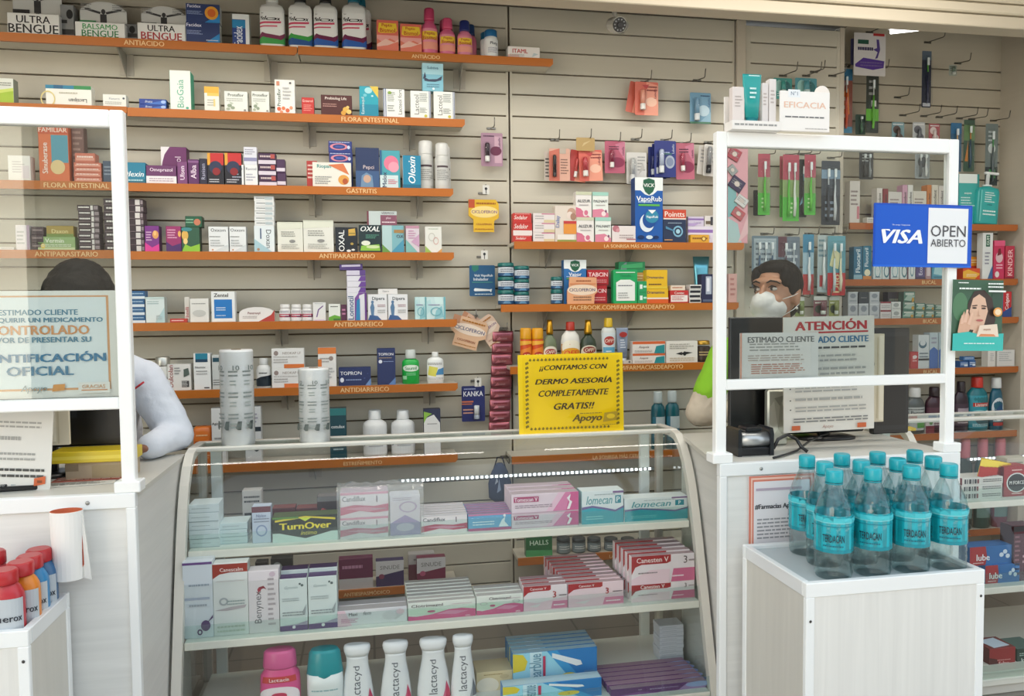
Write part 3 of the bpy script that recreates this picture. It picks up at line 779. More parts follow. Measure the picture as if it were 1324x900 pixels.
balm(97, 161, 2, 29, 'S1L', '#e9e9e6', '#fff', 'BALSAMO', '#3f9b57', '#2f7d48', 'white muscle balm display with arched card and green lettering', '#4f9a68', True)
balm(177.5, 239, 8, 30.5, 'S1L', '#e9e9e6', '#fff', 'ULTRA', '#1c1c1e', '#a8282c', 'white muscle balm display with red and black lettering', '#2c2c2c', True)
C('S1L', 78, 95, 6, '#8b8d8e', 'grey and black balm box standing behind the black lettered balm display', 'r #2e2e30 0 .12 1 .28;e #222224 .7 .72 .25 .14;r #2e2e30 .05 .45 .5 .55', inset=.03, d=.06)
C('S1L', 162, 177, 31, '#77797b', 'dark grey small balm box between two muscle balm displays', 'r #333 0 .3 1 .5;e #222 .6 .7 .25 .2', inset=.04, d=.05)
FAC = 't #eef .25 .86 .16 Facidex bk .45;m #9fb0d8 .04 .5 .62 .4 3;p #2f86c4 .55 .0 1 .0 1 .5'
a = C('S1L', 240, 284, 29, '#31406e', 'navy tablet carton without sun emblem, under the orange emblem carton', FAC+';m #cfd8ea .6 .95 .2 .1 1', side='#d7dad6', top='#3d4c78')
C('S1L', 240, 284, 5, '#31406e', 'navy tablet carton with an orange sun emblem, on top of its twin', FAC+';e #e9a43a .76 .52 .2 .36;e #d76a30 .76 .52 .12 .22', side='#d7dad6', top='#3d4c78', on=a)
C('S1L', 300, 322, 18, '#e8ebea', 'white and navy upright carton beside the first white antacid bottle', 'r #2f4687 0 0 .78 .82;r #2d86b8 0 .55 .78 .8;t #e6ecf6 .35 .3 .5 Facidex vb .6', side='#b9bcb6', d=.05)
MEL = 'r #f2f3f1 0 0 1 1;t #222 .40 .80 .12 Melox Bi .66;t #222 .3 .95 .045 Bayer b;p #d4506e .08 .60 .70 .66 .70 .72 .08 .66;p #d4506e .1 .5 .55 .54 .55 .58 .1 .54;'
def melox(x0, x1, yt, label, c1, c2, capc, inset=0.0):
    return BT('S1' if x0 > 385 else 'S1L', x0, x1, yt, label, SQUARE, '#f0f1ee', capc, .88, .5, (.05, .66, MEL+f'p {c1} 0 .22 .3 .36 .6 .26 1 .36 1 .1 0 .1;p {c2} 0 .12 .35 .22 .65 .12 1 .24 1 0 0 0', 2.3), power=5, oval=.62, name='antacid_bottle', group='white square antacid bottles', inset=inset)
melox(335, 367, -4, 'white square antacid bottle with a green wave, first of the row', '#7a2f52', '#3f9b4c', '#e6e6e2')
melox(372.5, 403, -4, 'white square antacid bottle with a green curl over a blue wave', '#3c9a46', '#24508f', '#2a2a2c')
melox(405, 436, -3, 'white square antacid bottle with dark cap and maroon over blue wave', '#6b2048', '#2a5aa8', '#28282a')
melox(442, 473, -4, 'white square antacid bottle with teal cap, next to the pink boxes', '#6b2048', '#2a5aa8', '#1f6f86')
melox(452, 480, 0, 'white square antacid bottle half hidden behind the teal capped one', '#6b2048', '#2a5aa8', '#1f6f86', .085)
PB = 'r #f0a7a0 0 .2 1 .52;p #e8806a 0 0 1 0 1 .3 .6 .42 .3 .28 0 .4;p #f6c7b8 .0 .22 .4 .4 .8 .3 1 .4 1 .34 .5 .2 0 .14;p #f2cf3c .06 .62 .16 .58 .84 .6 .94 .68 .9 .9 .1 .9;t #c0392f .47 .82 .13 Pepto bk .7;t #c0392f .5 .67 .13 Bismol bk .8'
C('S1', 487, 515, 26, '#e2705f', 'pink stomach remedy carton with yellow wordmark, beside the white bottles', PB, d=.055)
C('S1', 517.5, 545, 31, '#e2705f', 'pink stomach remedy carton with yellow wordmark, beside a tall pink bottle', PB, d=.055)
PBL = 'r #e790a4 0 0 1 1;r #ef9f8a 0 0 1 .35;p #f2cf3c .1 .45 .9 .48 .92 .88 .12 .86;t #b5333c .5 .74 .2 Pepto bk .6;t #b5333c .5 .55 .2 Bismol bk .66'
PBP = [(0, .93), (.015, 1), (.56, 1), (.64, .86), (.69, .62), (.74, .56)]
BT('S1', 545, 566, 12, 'tall bright pink liquid bottle with pink cap', PBP, '#d8628a', '#c9476e', .74, .64, (.1, .55, PBL), oval=.7, name='syrup_bottle')
BT('S1', 569, 589, 25, 'short bright pink liquid bottle with shiny pink cap', PBP, '#dc6c90', '#d8567c', .72, .68, (.1, .55, PBL), oval=.7, name='syrup_bottle')
BT('S1', 566, 586, 27, 'pink liquid bottle standing behind the short pink bottle', PBP, '#b8466c', '#b8466c', .72, .68, None, oval=.7, name='syrup_bottle', inset=.06)
BT('S1', 592, 611, 28, 'pink liquid bottle with navy cap in front of its twin', PBP, '#e0839e', '#2a3470', .70, .70, (.1, .55, PBL), oval=.7, name='syrup_bottle')
BT('S1', 601, 617, 33, 'pink liquid bottle with navy cap half hidden behind another', PBP, '#d0708e', '#25406e', .70, .70, None, oval=.7, name='syrup_bottle', inset=.055)
PL = 'r #eef0f0 0 0 1 1;t #1d2a3a .62 .72 .22 Plurg b .7;m #99a .3 .95 .5 .15 4'
BT('S1', 627, 645, 40, 'small white pill bottle with blue cap, highest shelf', PILL, '#eceeed', '#2c6da0', .74, .92, (.06, .64, PL), name='pill_bottle', captop=1)
BT('S1', 622, 637, 43, 'small pill bottle with dark teal cap half hidden behind a white one', PILL, '#dfe3e2', '#23607f', .74, .92, None, name='pill_bottle', inset=.045, captop=1)
C('S1', 657, 698, 60.5, '#f0ebe6', 'low white carton with red lettering at the highest shelf end', 'r #e9c3b8 0 0 .35 .3;t #c23a3a .33 .62 .34 ITAM b;t #c23a3a .58 .62 .34 L b;p #c3cfd2 .75 .15 .95 .4 .8 .5;m #a9a9a9 .05 .5 .35 .15 2', d=.05)
# ---- second shelf
C('S2L', -8, 17, 101, '#e4e7dc', 'white and lime green carton over the clear screen top rail', 'r #a9c83c 0 0 1 .5;p #cfe06c 0 .35 1 .5 1 .62 0 .5;m #8a8a80 .3 .9 .85 .68 2', side='#8d9384', d=.05)
C('S2L', 59, 118, 110.5, '#f0efe6', 'white carton displayed upside down with teal and green band', 'r #2a7fa0 0 .82 1 1;r #2f8a4c .62 .82 1 1;r #1d5f86 .18 .82 .38 1;t #333 .70 .28 .24 Lactipan u .5;m #c7c3b2 .3 .7 .7 .55 1;o #e0cf8a .05 .3 .16 .4 .16', d=.05)
C('S2L', 133, 163, 122, '#e9ebe4', 'small white carton beside the top corner of the clear screen', 't #889 .5 .66 .16 Flonorm k .6;e #565a66 .9 .7 .05 .08;m #b4b4ae .1 .8 .45 .2 2', d=.04)
BL = 'p #3f6fc4 .2 .0 1 .0 1 .9;t #dfe8fa .36 .5 .4 Biotic ik .6;e #a6c2ee .9 .5 .09 .3'
a = C('S2', 180, 215, 135, '#1f3f94', 'lower of two flat royal blue cartons beside the tall teal edged carton', BL, d=.05)
C('S2', 180, 215, 128, '#1f3f94', 'upper of two flat royal blue cartons beside the tall teal edged carton', BL, d=.05, on=a)
C('S2', 219, 246, 91, '#eef0ea', 'tall white carton with mint green side and vertical green lettering', 't #4fae92 .5 .42 .62 BioGaia vk .7;e #4fae92 .82 .06 .07 .03', side='#3fb492', d=.075)
C('S2', 264, 283, 112, '#efece2', 'narrow white carton with yellow top band', 'r #eab43c 0 .74 1 1;r #f0c860 .2 .62 1 .74;m #b9b9ae .2 .75 .5 .2 3;r #e8d38a .62 .2 .74 .5', d=.04)
PF = 't #4a5148 .5 .82 .14 Proteflor bk .84;m #b0b2aa .1 .8 .68 .5 2;e #97a58e .22 .3 .10 .08;e #97a58e .36 .2 .09 .07;e #aeb9a4 .16 .14 .08 .06;p #c5cdbd .2 .5 .4 .42 .3 .34;e #888 .88 .1 .05 .04'
C('S2', 290, 320, 118, '#e8ebe4', 'white carton with green leaf print, beside the yellow topped carton', PF, d=.05)
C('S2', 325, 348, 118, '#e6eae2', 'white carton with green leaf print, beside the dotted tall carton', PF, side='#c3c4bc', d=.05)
C('S2', 355, 381, 103, '#eeeee9', 'tall white carton with orange dots near its foot', 't #3b5a4c .2 .48 .17 Proteflor vbk .6;e #d7653f .2 .14 .1 .06;e #dd7a4c .42 .16 .09 .055;e #d7653f .62 .1 .1 .06;e #e29672 .8 .18 .08 .05;e #e29672 .32 .05 .08 .045;r #d08a6c .1 .82 .24 .94;e #555 .78 .9 .06 .03;m #bbb .4 .9 .8 .4 4', d=.05)
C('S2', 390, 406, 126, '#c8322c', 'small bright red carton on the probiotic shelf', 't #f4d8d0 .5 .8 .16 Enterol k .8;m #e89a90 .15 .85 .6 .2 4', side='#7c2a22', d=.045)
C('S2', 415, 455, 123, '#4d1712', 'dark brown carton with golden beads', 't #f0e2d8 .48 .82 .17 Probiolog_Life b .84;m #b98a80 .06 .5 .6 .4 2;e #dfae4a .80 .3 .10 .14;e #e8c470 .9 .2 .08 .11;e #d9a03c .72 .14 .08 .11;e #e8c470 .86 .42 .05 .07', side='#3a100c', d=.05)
C('S2', 464.5, 489, 111.5, '#1ba3b8', 'turquoise carton with yellow corner and bubbles', 'p #e0c34a .55 1 1 1 1 .62;e #a8dfe6 .48 .86 .2 .1;e #6fc6d4 .30 .70 .1 .05;e #c6ecf0 .68 .68 .06 .03;r #1288a4 .0 0 1 .4;t #dff2f4 .2 .36 .24 Estomaquil vk .55', side='#0f7d92', d=.05)
LAC = 't #555a58 .78 .55 .26 Lacteol_fort vk .86;r #2d4f94 .02 0 .05 1;r #2d4f94 .10 0 .13 1;m #9aa09c .2 .6 .9 .55 6;e #8cae4a .3 .86 .09 .05;m #9aa09c .2 .6 .45 .2 3'
C('S2', 495.5, 523, 115, '#eef0ec', 'white carton with blue stripes beside the bubble print turquoise carton', LAC, d=.05)
LB = 't #70706e .3 .5 .26 Lacteol vk .7;r #2d4f94 .91 0 .93 1;r #2d4f94 .96 0 .98 1;m #9aa09c .45 .85 .92 .6 5;m #9aa09c .45 .85 .4 .2 4;e #c8c04a .74 .1 .07 .05'
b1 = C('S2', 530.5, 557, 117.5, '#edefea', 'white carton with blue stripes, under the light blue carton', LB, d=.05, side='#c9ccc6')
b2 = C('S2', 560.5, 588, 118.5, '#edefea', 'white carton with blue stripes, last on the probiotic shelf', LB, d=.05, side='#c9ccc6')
b1['z'] = max(b1['z'], b2['z'])
C('S2', 546, 573, 82, '#7fbdd0', 'light blue carton with a dark swimmer print standing on two white cartons', 'r #a9d6e0 0 .6 1 1;p #2f3b54 .06 .5 .3 .42 .7 .44 .95 .56 .9 .4 .6 .34 .3 .34 .1 .36;p #2f3b54 .02 .42 .12 .68 .18 .5;t #47708a .5 .84 .1 Subtiva k .7;m #5c8ea4 .2 .8 .28 .12 2;e #eef8fa .52 .08 .06 .04', d=.05, on=b1)
# ---- third shelf, behind the screen
C('S3L', 10, 39, 201, '#ece9e4', 'plain white carton seen through the reflection on the clear screen', 'm #c9c0c0 .2 .8 .8 .3 5;r #e4d9dc .6 .1 .95 .6', d=.05)
a = C('S3L', 49, 88, 163, '#d26a3a', 'tall orange carton with blue panel behind the clear screen', 'r #4b93a8 .42 .34 .98 .84;e #d9c08a .62 .26 .24 .13;t #f4e6dc .2 .42 .18 Sinuberase vbk .8;p #c2502a 0 .86 1 .86 1 1 0 1;t #f0d8c8 .5 .93 .08 FAMILIAR bk', d=.055)
C('S3L', 92, 108, 164, '#6b4a44', 'narrow dark brown carton behind the screen, touching the tall orange one', 'm #98786e .1 .9 .95 .05 9', d=.045, inset=.03)
a = stack('S3L', 95.5, 131, 210, 4, '#c9705a', 'flat salmon pink carton', 'behind the clear screen', 'r #dd9b88 .05 .2 .95 .5;m #f2d8ce .1 .9 .8 .4 1', d=.05)
C('S3L', 97, 123, 198, '#c9705a', 'single salmon pink carton crowning the salmon stack behind the screen', 'r #dd9b88 .05 .2 .95 .5;m #f2d8ce .1 .9 .8 .4 1', d=.05, on=a)
C('S3L', 133, 148, 208, '#3a4a62', 'dark slate carton half hidden by the white screen post', 'm #8894a6 .1 .8 .8 .3 3', d=.045)
# ---- third shelf
OLX = 't #eef6fa .5 .45 .34 Olexin bik .86'
C('S3', 156, 188, 210, '#1f7f9e', 'teal carton lying wide beside the white screen post', OLX+';r #15667f 0 0 1 .2;m #a6d2de .3 .9 .24 .06 1', d=.05)
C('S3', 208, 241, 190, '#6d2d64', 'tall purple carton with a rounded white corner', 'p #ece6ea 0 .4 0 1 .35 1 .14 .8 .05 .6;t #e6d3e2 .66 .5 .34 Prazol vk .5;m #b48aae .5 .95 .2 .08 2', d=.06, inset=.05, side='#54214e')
C('S3', 189, 228, 214, '#6a3566', 'low purple and white carton before the tall purple one', 'r #ede9ec 0 0 1 .42;t #ead8e8 .5 .74 .24 Omeprazol bk .8;m #b9a6b6 .1 .9 .34 .1 2', d=.045)
C('S3', 243, 257, 206, '#5f2b62', 'narrow purple carton with vertical white lettering', 't #eedcec .5 .5 .5 Alba vbk .6;r #8b5a8c 0 .86 1 .94', d=.05)
C('S3', 229, 242, 209, '#7d4478', 'narrow violet carton wedged against the tall purple carton', 't #eedcec .5 .5 .5 Ulsen vbk .6', d=.04, side='#552a55')
BKR = 'r #1d1c26 0 0 1 .62;r #c62e2e .18 .62 1 1;r #e0a23a 0 .62 .18 1;e #2c3350 .5 .55 .4 .2;e #8a1f26 .55 .42 .24 .12;m #c8c8d0 .1 .7 .2 .06 2'
C('S3', 268, 289, 198, '#1d1c26', 'black carton with red top, nearer the purple cartons', BKR, d=.05, side='#2a2940')
C('S3', 290.5, 312, 198, '#1d1c26', 'black carton with red top, nearer the small white cartons', BKR, d=.05, side='#2a2940')
C('S3', 257.5, 267.5, 205, '#25233a', 'narrow dark navy carton beside the red topped black cartons', 't #b8b8d0 .5 .5 .5 Ranisen vk .6', d=.05)
a = C('S3', 298.5, 315, 213, '#e9ebec', 'small white carton under the pale lilac one, next to the black cartons', 't #667 .5 .8 .14 Ranitid k .8;m #aab .1 .9 .6 .2 3', d=.045)
b = C('S3', 316.5, 333, 213, '#e9ebec', 'small white carton under the pale lilac one, next to the plum stack', 't #667 .5 .8 .14 Ranitid k .8;m #aab .1 .9 .6 .2 3', d=.045)
C('S3', 315, 332, 190, '#dfe0ea', 'pale lilac small carton standing on two white cartons', 'r #8f8fb4 0 .2 1 .4;m #99a .1 .9 .9 .55 3', d=.04, on=b, group=None)
stack('S3', 334.5, 357, 198, 3, '#3f2346', 'flat plum and white carton', 'beside the small white cartons', 'r #d9cfdc .0 .0 1 .35;m #cbb .1 .9 .9 .5 1;r #b5524c .7 .5 .95 .9', d=.05)
stack('S3', 358, 369, 206, 2, '#4b2f52', 'short dark plum carton', 'at the plum stack end', 'r #d9cfdc .0 .1 1 .35', d=.05)
a = C('S3', 404, 454, 210, '#e8e6dc', 'wide silvery white carton with teal and orange print', 't #2c8f8c .3 .82 .2 Riopan bk .36;p #d97a4c .4 .9 .95 .5 .8 .96;e #e0a14c .8 .3 .14 .2;e #b3562e .84 .24 .07 .12;m #999 .06 .5 .45 .1 4', d=.05, m='card')
C('S3', 396.5, 410, 208, '#b23a36', 'narrow red carton half behind the silvery white carton', 'm #f0d0c8 .1 .9 .9 .3 4', d=.04, inset=.02)
NV = 'o #d98a9a .45 .5 .38 .3 .3;r #3f57a8 .3 .42 .62 .58;m #c8d0ea .05 .9 .95 .82 1;e #cdd6f0 .86 .45 .06 .16'
s_ = SH['S3']
mb = C('S3', 425.5, 456, 212, '#2f3f86', 'navy carton, lowest of three, half hidden by the silvery carton', NV, d=.05, inset=.055, side='#6a2e46')
mb = C('S3', 425.5, 456, 197, '#2f3f86', 'navy carton with pink oval, middle of three stacked', NV, d=.05, on=mb, side='#6a2e46')
C('S3', 424.5, 455, 182.5, '#2f3f86', 'navy carton with pink oval, uppermost of three stacked', NV, d=.05, on=mb, side='#6a2e46')
C('S3', 459.5, 490, 191, '#26365e', 'large dark navy carton with small portrait print below', 'r #3c5a86 .0 .0 1 .42;p #6f8fae .2 .0 .75 .0 .7 .3 .45 .38 .25 .3;e #c9a48e .48 .22 .16 .1;t #e8d6d8 .55 .5 .12 Pepci k .5', d=.05)
C('S3', 491, 517, 194.5, '#4aa3b0', 'pink and teal carton with a rounded pink stomach print', 'e #e27a96 .56 .66 .36 .2;e #ec9fb2 .68 .56 .26 .14;r #cfe0e2 .0 .0 .9 .34;r #2c5f8a .0 .34 .1 1;t #3b4a66 .22 .22 .28 Melox vbk .4;m #d0506e .4 .9 .24 .1 3', d=.05, side='#b0486a')
C('S3', 520.5, 544, 201, '#1f86aa', 'teal carton with vertical white lettering beside grey bottles', 't #f2f8fa .5 .56 .62 Olexin vbik .8;r #166a8a 0 0 1 .12', side='#dfe6e4', d=.055)
GB = 'r #c9c9c6 0 0 1 1;r #4a3a40 .2 .74 .8 .82;m #8f8f8c .2 .85 .66 .2 6'
for i, (x0, x1, yt, ins, lb) in enumerate([(541, 561, 183, .03, 'grey white pill bottle, beside the vertical teal lettered carton'), (563, 581.5, 186, .0, 'grey white pill bottle next to the gastritis shelf end'), (571, 583, 190, .06, 'grey white pill bottle at the back of the gastritis shelf end')]):
    BT('S3', x0, x1, yt, lb, PILL, '#cfcfcb', '#d9d9d6', .72, .92, (.08, .6, GB), name='pill_bottle', inset=ins, group='grey white pill bottles')
# ---- fourth shelf
DK = 'r #d7d3d0 .62 .1 .74 .9;m #e6e2de .06 .56 .86 .3 1;r #6f5f66 .0 .0 1 .1;r #8f8288 .78 .2 .98 .8'
stack('S4L', 100.5, 128, 265, 8, '#35262e', 'flat dark plum carton', 'seen through the clear screen', DK, d=.05)
stack('S4', 134, 185, 257, 8, '#35262e', 'flat dark plum carton', 'behind the white screen post', DK.replace('.62 .1 .74', '.80 .1 .92').replace('.78 .2 .98', '.94 .2 1'), d=.06, inset=.02, side='#5a4a52')
C('S4L', 20, 38, 291, '#e6dfe2', 'tall white carton with lilac edge behind the clear screen', 'r #b7a0b4 .8 0 1 1;m #b9b9b9 .1 .7 .8 .2 4', d=.05)
stack('S4L', 40, 56, 293, 3, '#4a3a40', 'small dark brown carton', 'beside the tall lilac edged carton', 'm #9a8a8a .1 .9 .8 .3 1', d=.05)
C('S4L', 0, 18, 320, '#ece8e2', 'low cream carton behind the screen near the tall lilac edged one', 'm #b8b0a8 .1 .9 .8 .3 1', d=.05)
a = C('S4L', 49, 97, 306, '#8fae72', 'wide light green carton behind the clear screen', 't #f0f4e6 .45 .7 .3 Vermin bk .5;r #c9d6a8 0 0 1 .2;e #e0c860 .14 .3 .06 .2;m #e6ecd8 .1 .9 .46 .24 2', d=.05)
C('S4L', 60, 95, 292, '#a08a3c', 'olive yellow carton lying on the wide light green carton', 't #e6d89a .5 .5 .4 Daxon bk .6;r #6f8a3c 0 0 1 .25', d=.045, on=a)
PKC = 'e #e0a05a .75 .66 .22 .16;e #f0c27a .72 .72 .1 .1;p #d83c96 0 0 1 0 1 .3 .5 .16 0 .36;m #e0b8d8 .1 .55 .8 .4 4'
C('S4', 187, 205.5, 292, '#7a2f86', 'purple and magenta carton beside the dark plum stack', PKC, d=.05, side='#4f1d5c')
C('S4', 214.5, 234, 292.5, '#9c2f6a', 'magenta carton with a purple foot', 'p #4f2a6a 0 0 1 0 1 .34 .4 .22 0 .4;m #e6b0cc .1 .8 .9 .5 4;e #e8b05a .9 .7 .1 .12', d=.05)
a = C('S4', 234.5, 258, 293.5, '#2f5a44', 'green carton with yellow figure, under the dark green box', 'p #8fc43c .0 .0 1 .0 1 .32 .5 .2 .2 .3;e #e2b45a .2 .66 .18 .2;e #f0d08a .22 .42 .12 .12;e #3f8a90 .3 .9 .3 .08', d=.05, side='#1c3a2c')
C('S4', 239.5, 261, 279.5, '#1f5a40', 'dark green box lying on the green carton', 'e #c87a5c .72 .45 .2 .3;m #8fc4a4 .05 .5 .8 .3 2', d=.055, on=a, side='#14402c')
OX = 't #3c4044 .5 .86 .13 Oxxom k .84;m #333 .05 .6 .63 .57 1;e #c9a48a .2 .08 .05 .035;p #d4dcde .2 0 1 0 1 .3;m #b4b8ba .1 .8 .5 .2 3'
C('S4', 269.5, 295, 293, '#e6e9ea', 'white carton with black bar, beside the green carton', OX, d=.05)
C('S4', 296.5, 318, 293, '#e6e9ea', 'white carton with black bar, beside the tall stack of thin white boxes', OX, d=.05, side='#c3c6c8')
a = C('S4', 328.5, 354.5, 292, '#e3ebee', 'white carton with sideways dark lettering under thin white boxes', 't #3b4648 .72 .5 .3 Doxan dk .7;r #33507a .3 .5 .36 .9;p #a9cbd6 0 0 .9 0 0 .5;e #b08a6c .2 .1 .07 .05', d=.05)
stack('S4', 328.5, 354, 253.5, 6, '#e4e6e6', 'thin white carton', 'above the sideways lettered carton', 'm #8f9496 .1 .6 .8 .3 1;r #b7c4c8 .55 .25 .92 .75', d=.05, on=a)
LX = 't #b9bd9e .5 .86 .16 Loxcell bk .9;p #e2e4d4 0 .74 0 1 1 1 1 .8;r #d3d6c6 0 .96 1 1;m #9a9a94 .15 .85 .7 .5 3;e #8e8e8c .58 .36 .12 .05;m #b4b4ae .15 .85 .28 .1 3'
C('S4', 358.5, 391.5, 287, '#e5e5da', 'white carton with pale olive lettering, beside the thin white stack', LX, d=.06)
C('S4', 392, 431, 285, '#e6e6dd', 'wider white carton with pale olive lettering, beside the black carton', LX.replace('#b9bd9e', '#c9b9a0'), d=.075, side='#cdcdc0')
C('S4', 433.5, 462, 294, '#20262e', 'black carton with sideways white lettering and yellow print', 't #f2f4f2 .28 .46 .3 OXAL vbk .84;p #d6ae52 .6 .66 .92 .68 .9 .96 .6 .92;r #8f7a3a .62 .74 .9 .78;e #e6e8e4 .6 .06 .1 .05;e #e6e8e4 .8 .1 .08 .04;e #b59a4e .75 .34 .07 .05', d=.05)
a = C('S4', 464, 493, 291, '#1f3338', 'black and green carton with upright white lettering', 't #f4f6f4 .5 .86 .2 OXAL bik .84;p #8cc24a .05 .06 .95 .06 .9 .3 .1 .24;e #e6ead8 .3 .34 .2 .09;e #cfe0a8 .62 .2 .3 .06;m #5fa08a .3 .9 .66 .5 3', d=.05)
C('S4', 474.5, 513, 273, '#c5d0cf', 'pale grey and mauve carton lying on the upright cartons', 'r #8a5468 .45 0 1 .72;r #7a3f4c 0 0 .06 1;t #5f4c58 .7 .86 .2 VERMOX k .44;t #f0e0e6 .72 .5 .2 plus k;m #f0e0e6 .5 .95 .3 .12 1', d=.045, on=a)
C('S4', 494, 522, 291.5, '#7fb4bd', 'aqua carton with brown swirl', 'r #b5d0d2 0 0 .45 1;p #6a9a4c 0 0 .4 0 0 .3;r #a5804c .55 .72 1 .84;t #445 .82 .6 .12 OX b;p #4c97b4 .4 0 1 0 1 .5', d=.05, side='#6b4a3a')
C('S4', 524.5, 542, 292, '#d8cdd6', 'pale pink carton with teal foot', 'r #c08fa4 0 .9 1 1;p #7fb8b4 0 0 .9 0 0 .5;m #c48ab0 .2 .8 .85 .5 4;p #c8a0be .4 .4 1 .7 1 .2', d=.05, side='#a9788e')
C('S4', 549.5, 571, 293, '#e3e3dc', 'white carton with faint plant print, last on its shelf', 'm #9fae98 .2 .8 .94 .88 1;o #c9c8bf .4 .6 .2 .16 .2;o #d5a8a0 .65 .45 .16 .14 .2;p #9cbc5c 0 0 .4 0 0 .26;p #d8a05c .7 0 1 0 1 .16', d=.05)
# ---- fifth shelf
stack('S5', 167, 187, 376, 4, '#2b5f8f', 'flat blue carton', 'beside the white screen post', 'r #dfe8ee .0 .0 1 .32;m #a6c4dc .1 .9 .8 .5 1', d=.05)
C('S5', 188, 212.5, 384, '#dbe7e6', 'pale aqua carton beside the blue stack', 'm #9fb6b8 .1 .7 .86 .7 2;p #b6d3d6 .5 0 1 0 1 .6;r #c5d8d6 0 .92 1 1;m #a0aeb0 .55 .9 .3 .1 4', d=.05, side='#b6c4c2')
C('S5', 220, 242, 412, '#c1443c', 'flat red carton lying low on the diarrhoea shelf', 'm #ecc .1 .8 .8 .2 1', d=.06)
C('S5', 238.5, 245, 384, '#d9d6cf', 'narrow white carton standing behind the flat red one, sideways red lettering', 't #b0464a .5 .4 .7 Intelli vbk .7', d=.04, inset=.02)
C('S5', 245.5, 269.5, 386, '#e4e3de', 'white carton with a large grey number, beside the blue panel carton', 'm #8e8e8a .1 .85 .82 .74 1;t #555 .45 .38 .12 20 b;e #c9c9c4 .5 .38 .36 .14', d=.05)
C('S5', 273, 303.5, 377, '#eceeee', 'white carton with a big bright blue panel', 'r #1d78c4 .12 .12 .88 .74;t #333 .42 .88 .12 Zentel bk .6;m #cfe4f4 .2 .6 .5 .36 2;m #cfe4f4 .2 .6 .24 .18 1', d=.05)
s = SH['S5']; Y = s.Y+.03
A, B = at(309, 405, Y).x, at(355, 405, Y).x; w = B-A; h = at(332, 397, Y).z-s.z
mb = MB().prism([(-w/2, 0), (w/2, 0), (w/2, h*.55)]+[(w*.5*math.cos(a), h*.55+h*.45*math.sin(a)) for a in (.5, .9, 1.3, 1.7, 2.1, 2.5, 2.9)]+[(-w/2, h*.5)], 0, .05, '#ebe7e4', 'card')
mb.front('p #b7433c .55 0 1 0 1 .8 .9 .45;t #8a4a50 .42 .56 .2 Pentrexyl bk .5;m #b9b0ae .1 .5 .4 .2 2', -w/2, w/2, 0, h)
tag(mb.build('medicine_box', None, ((A+B)/2, Y, s.z)), 'white round topped box with a red corner sweep', 'medicine box')
RB = 'r #eceaea 0 0 1 1;r #b23a56 .0 .3 1 .62;r #7a2f56 .55 .3 1 .5;m #fff .2 .8 .56 .4 1;m #99a .2 .8 .95 .75 2'
for i, (x0, x1, lb) in enumerate([(361, 375, 'small white vial bottle with crimson band, first of three alike'), (376, 389.5, 'small white vial bottle with crimson band, middle of three alike'), (390.5, 404, 'small white vial bottle with crimson band, next to the purple arc carton')]):
    BT('S5', x0, x1, 393.5, lb, PILL, '#e8e6e4', '#e4e2e0', .76, .92, (.05, .66, RB), name='pill_bottle', group='crimson banded vial bottles', captop=1)
C('S5', 404.5, 421, 391, '#e9e8e6', 'white carton with a purple arc', 'p #7a5a94 .25 .2 .4 .62 .8 .84 .82 .78 .48 .58 .34 .2;m #b0b0b0 .15 .8 .96 .9 1;r #d8c2da .1 0 .9 .06', d=.05)
C('S5', 425, 440, 393, '#e8ebe3', 'white carton with a green foot band', 'p #6aae3c 0 0 1 0 1 .24 .5 .34 0 .2;m #4a4f4a .15 .8 .9 .78 1;r #3f7a3c .4 0 1 .12', d=.05)
C('S5', 441, 448, 394, '#5a2f4a', 'narrow dark purple carton beside the vertical lettered white one', 'm #c8a 0.2 .8 .8 .3 2', d=.04)
a = C('S5', 448.5, 474, 378.5, '#e4e4ea', 'white carton with violet curve and vertical blue lettering', 't #2f4f80 .2 .45 .3 Lomotil vbk .84;p #7c4f9c .38 0 .62 0 .62 .9 1 1 .6 1 .4 .8;p #2a86b8 .44 0 .66 0 .66 .8 .5 .72;r #6a3f8a .9 0 1 1', d=.05, side='#5f3a80')
b = stack('S5', 448, 472.5, 356.5, 3, '#e3e1ea', 'flat white carton with purple end', 'on the vertical lettered carton', 'r #6c4496 .74 .05 1 .95;p #6c4496 .6 .05 .76 .05 .76 .95', d=.05, on=a, side='#5f3a80')
c = C('S5', 448, 472.5, 349, '#5f4488', 'purple topped flat carton near the top of the purple and white pile', 'r #d6d0e2 .0 .1 .7 .9', d=.05, on=b)
C('S5', 439, 469, 341.5, '#54407c', 'flat violet carton topping the purple and white pile, slid sideways', 'r #cdc4dc .1 .55 .9 .9', d=.05, on=c, ry=-.03)
DP = 't #3d4650 .55 .82 .16 Dipera bk .8;p #5a7fa4 .18 .14 .3 .14 .34 .5 .28 .66 .2 .66 .12 .5;e #5a7fa4 .24 .7 .07 .06;p #3a5f94 0 0 .7 0 .5 .16 .1 .2;m #b08a94 .5 .9 .62 .5 2;m #aaa .5 .9 .42 .26 2'
d1 = C('S5', 475.5, 500.5, 380.5, '#e8e9eb', 'white carton with blue figure, beside the violet curve carton', DP, d=.05)
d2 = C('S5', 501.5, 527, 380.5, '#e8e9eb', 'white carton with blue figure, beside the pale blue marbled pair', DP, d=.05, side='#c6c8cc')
d1['z'] = max(d1['z'], d2['z'])
C('S5', 489, 514, 373.5, '#eceae8', 'small flat white carton lying across two blue figure cartons', 't #666 .4 .5 .4 Dipera k .5', d=.04, on=d1)
MB_ = 'p #b8dde0 0 .2 .3 .5 .2 .9 0 .8;p #8fc6d0 .4 0 .9 .1 .8 .6 .5 .4;p #d2ecec .5 .6 .9 .7 .8 1 .4 1;r #74b4be .9 0 1 1;m #88a .1 .7 .7 .6 1;o #6fb0bc .5 .35 .3 .2 .2'
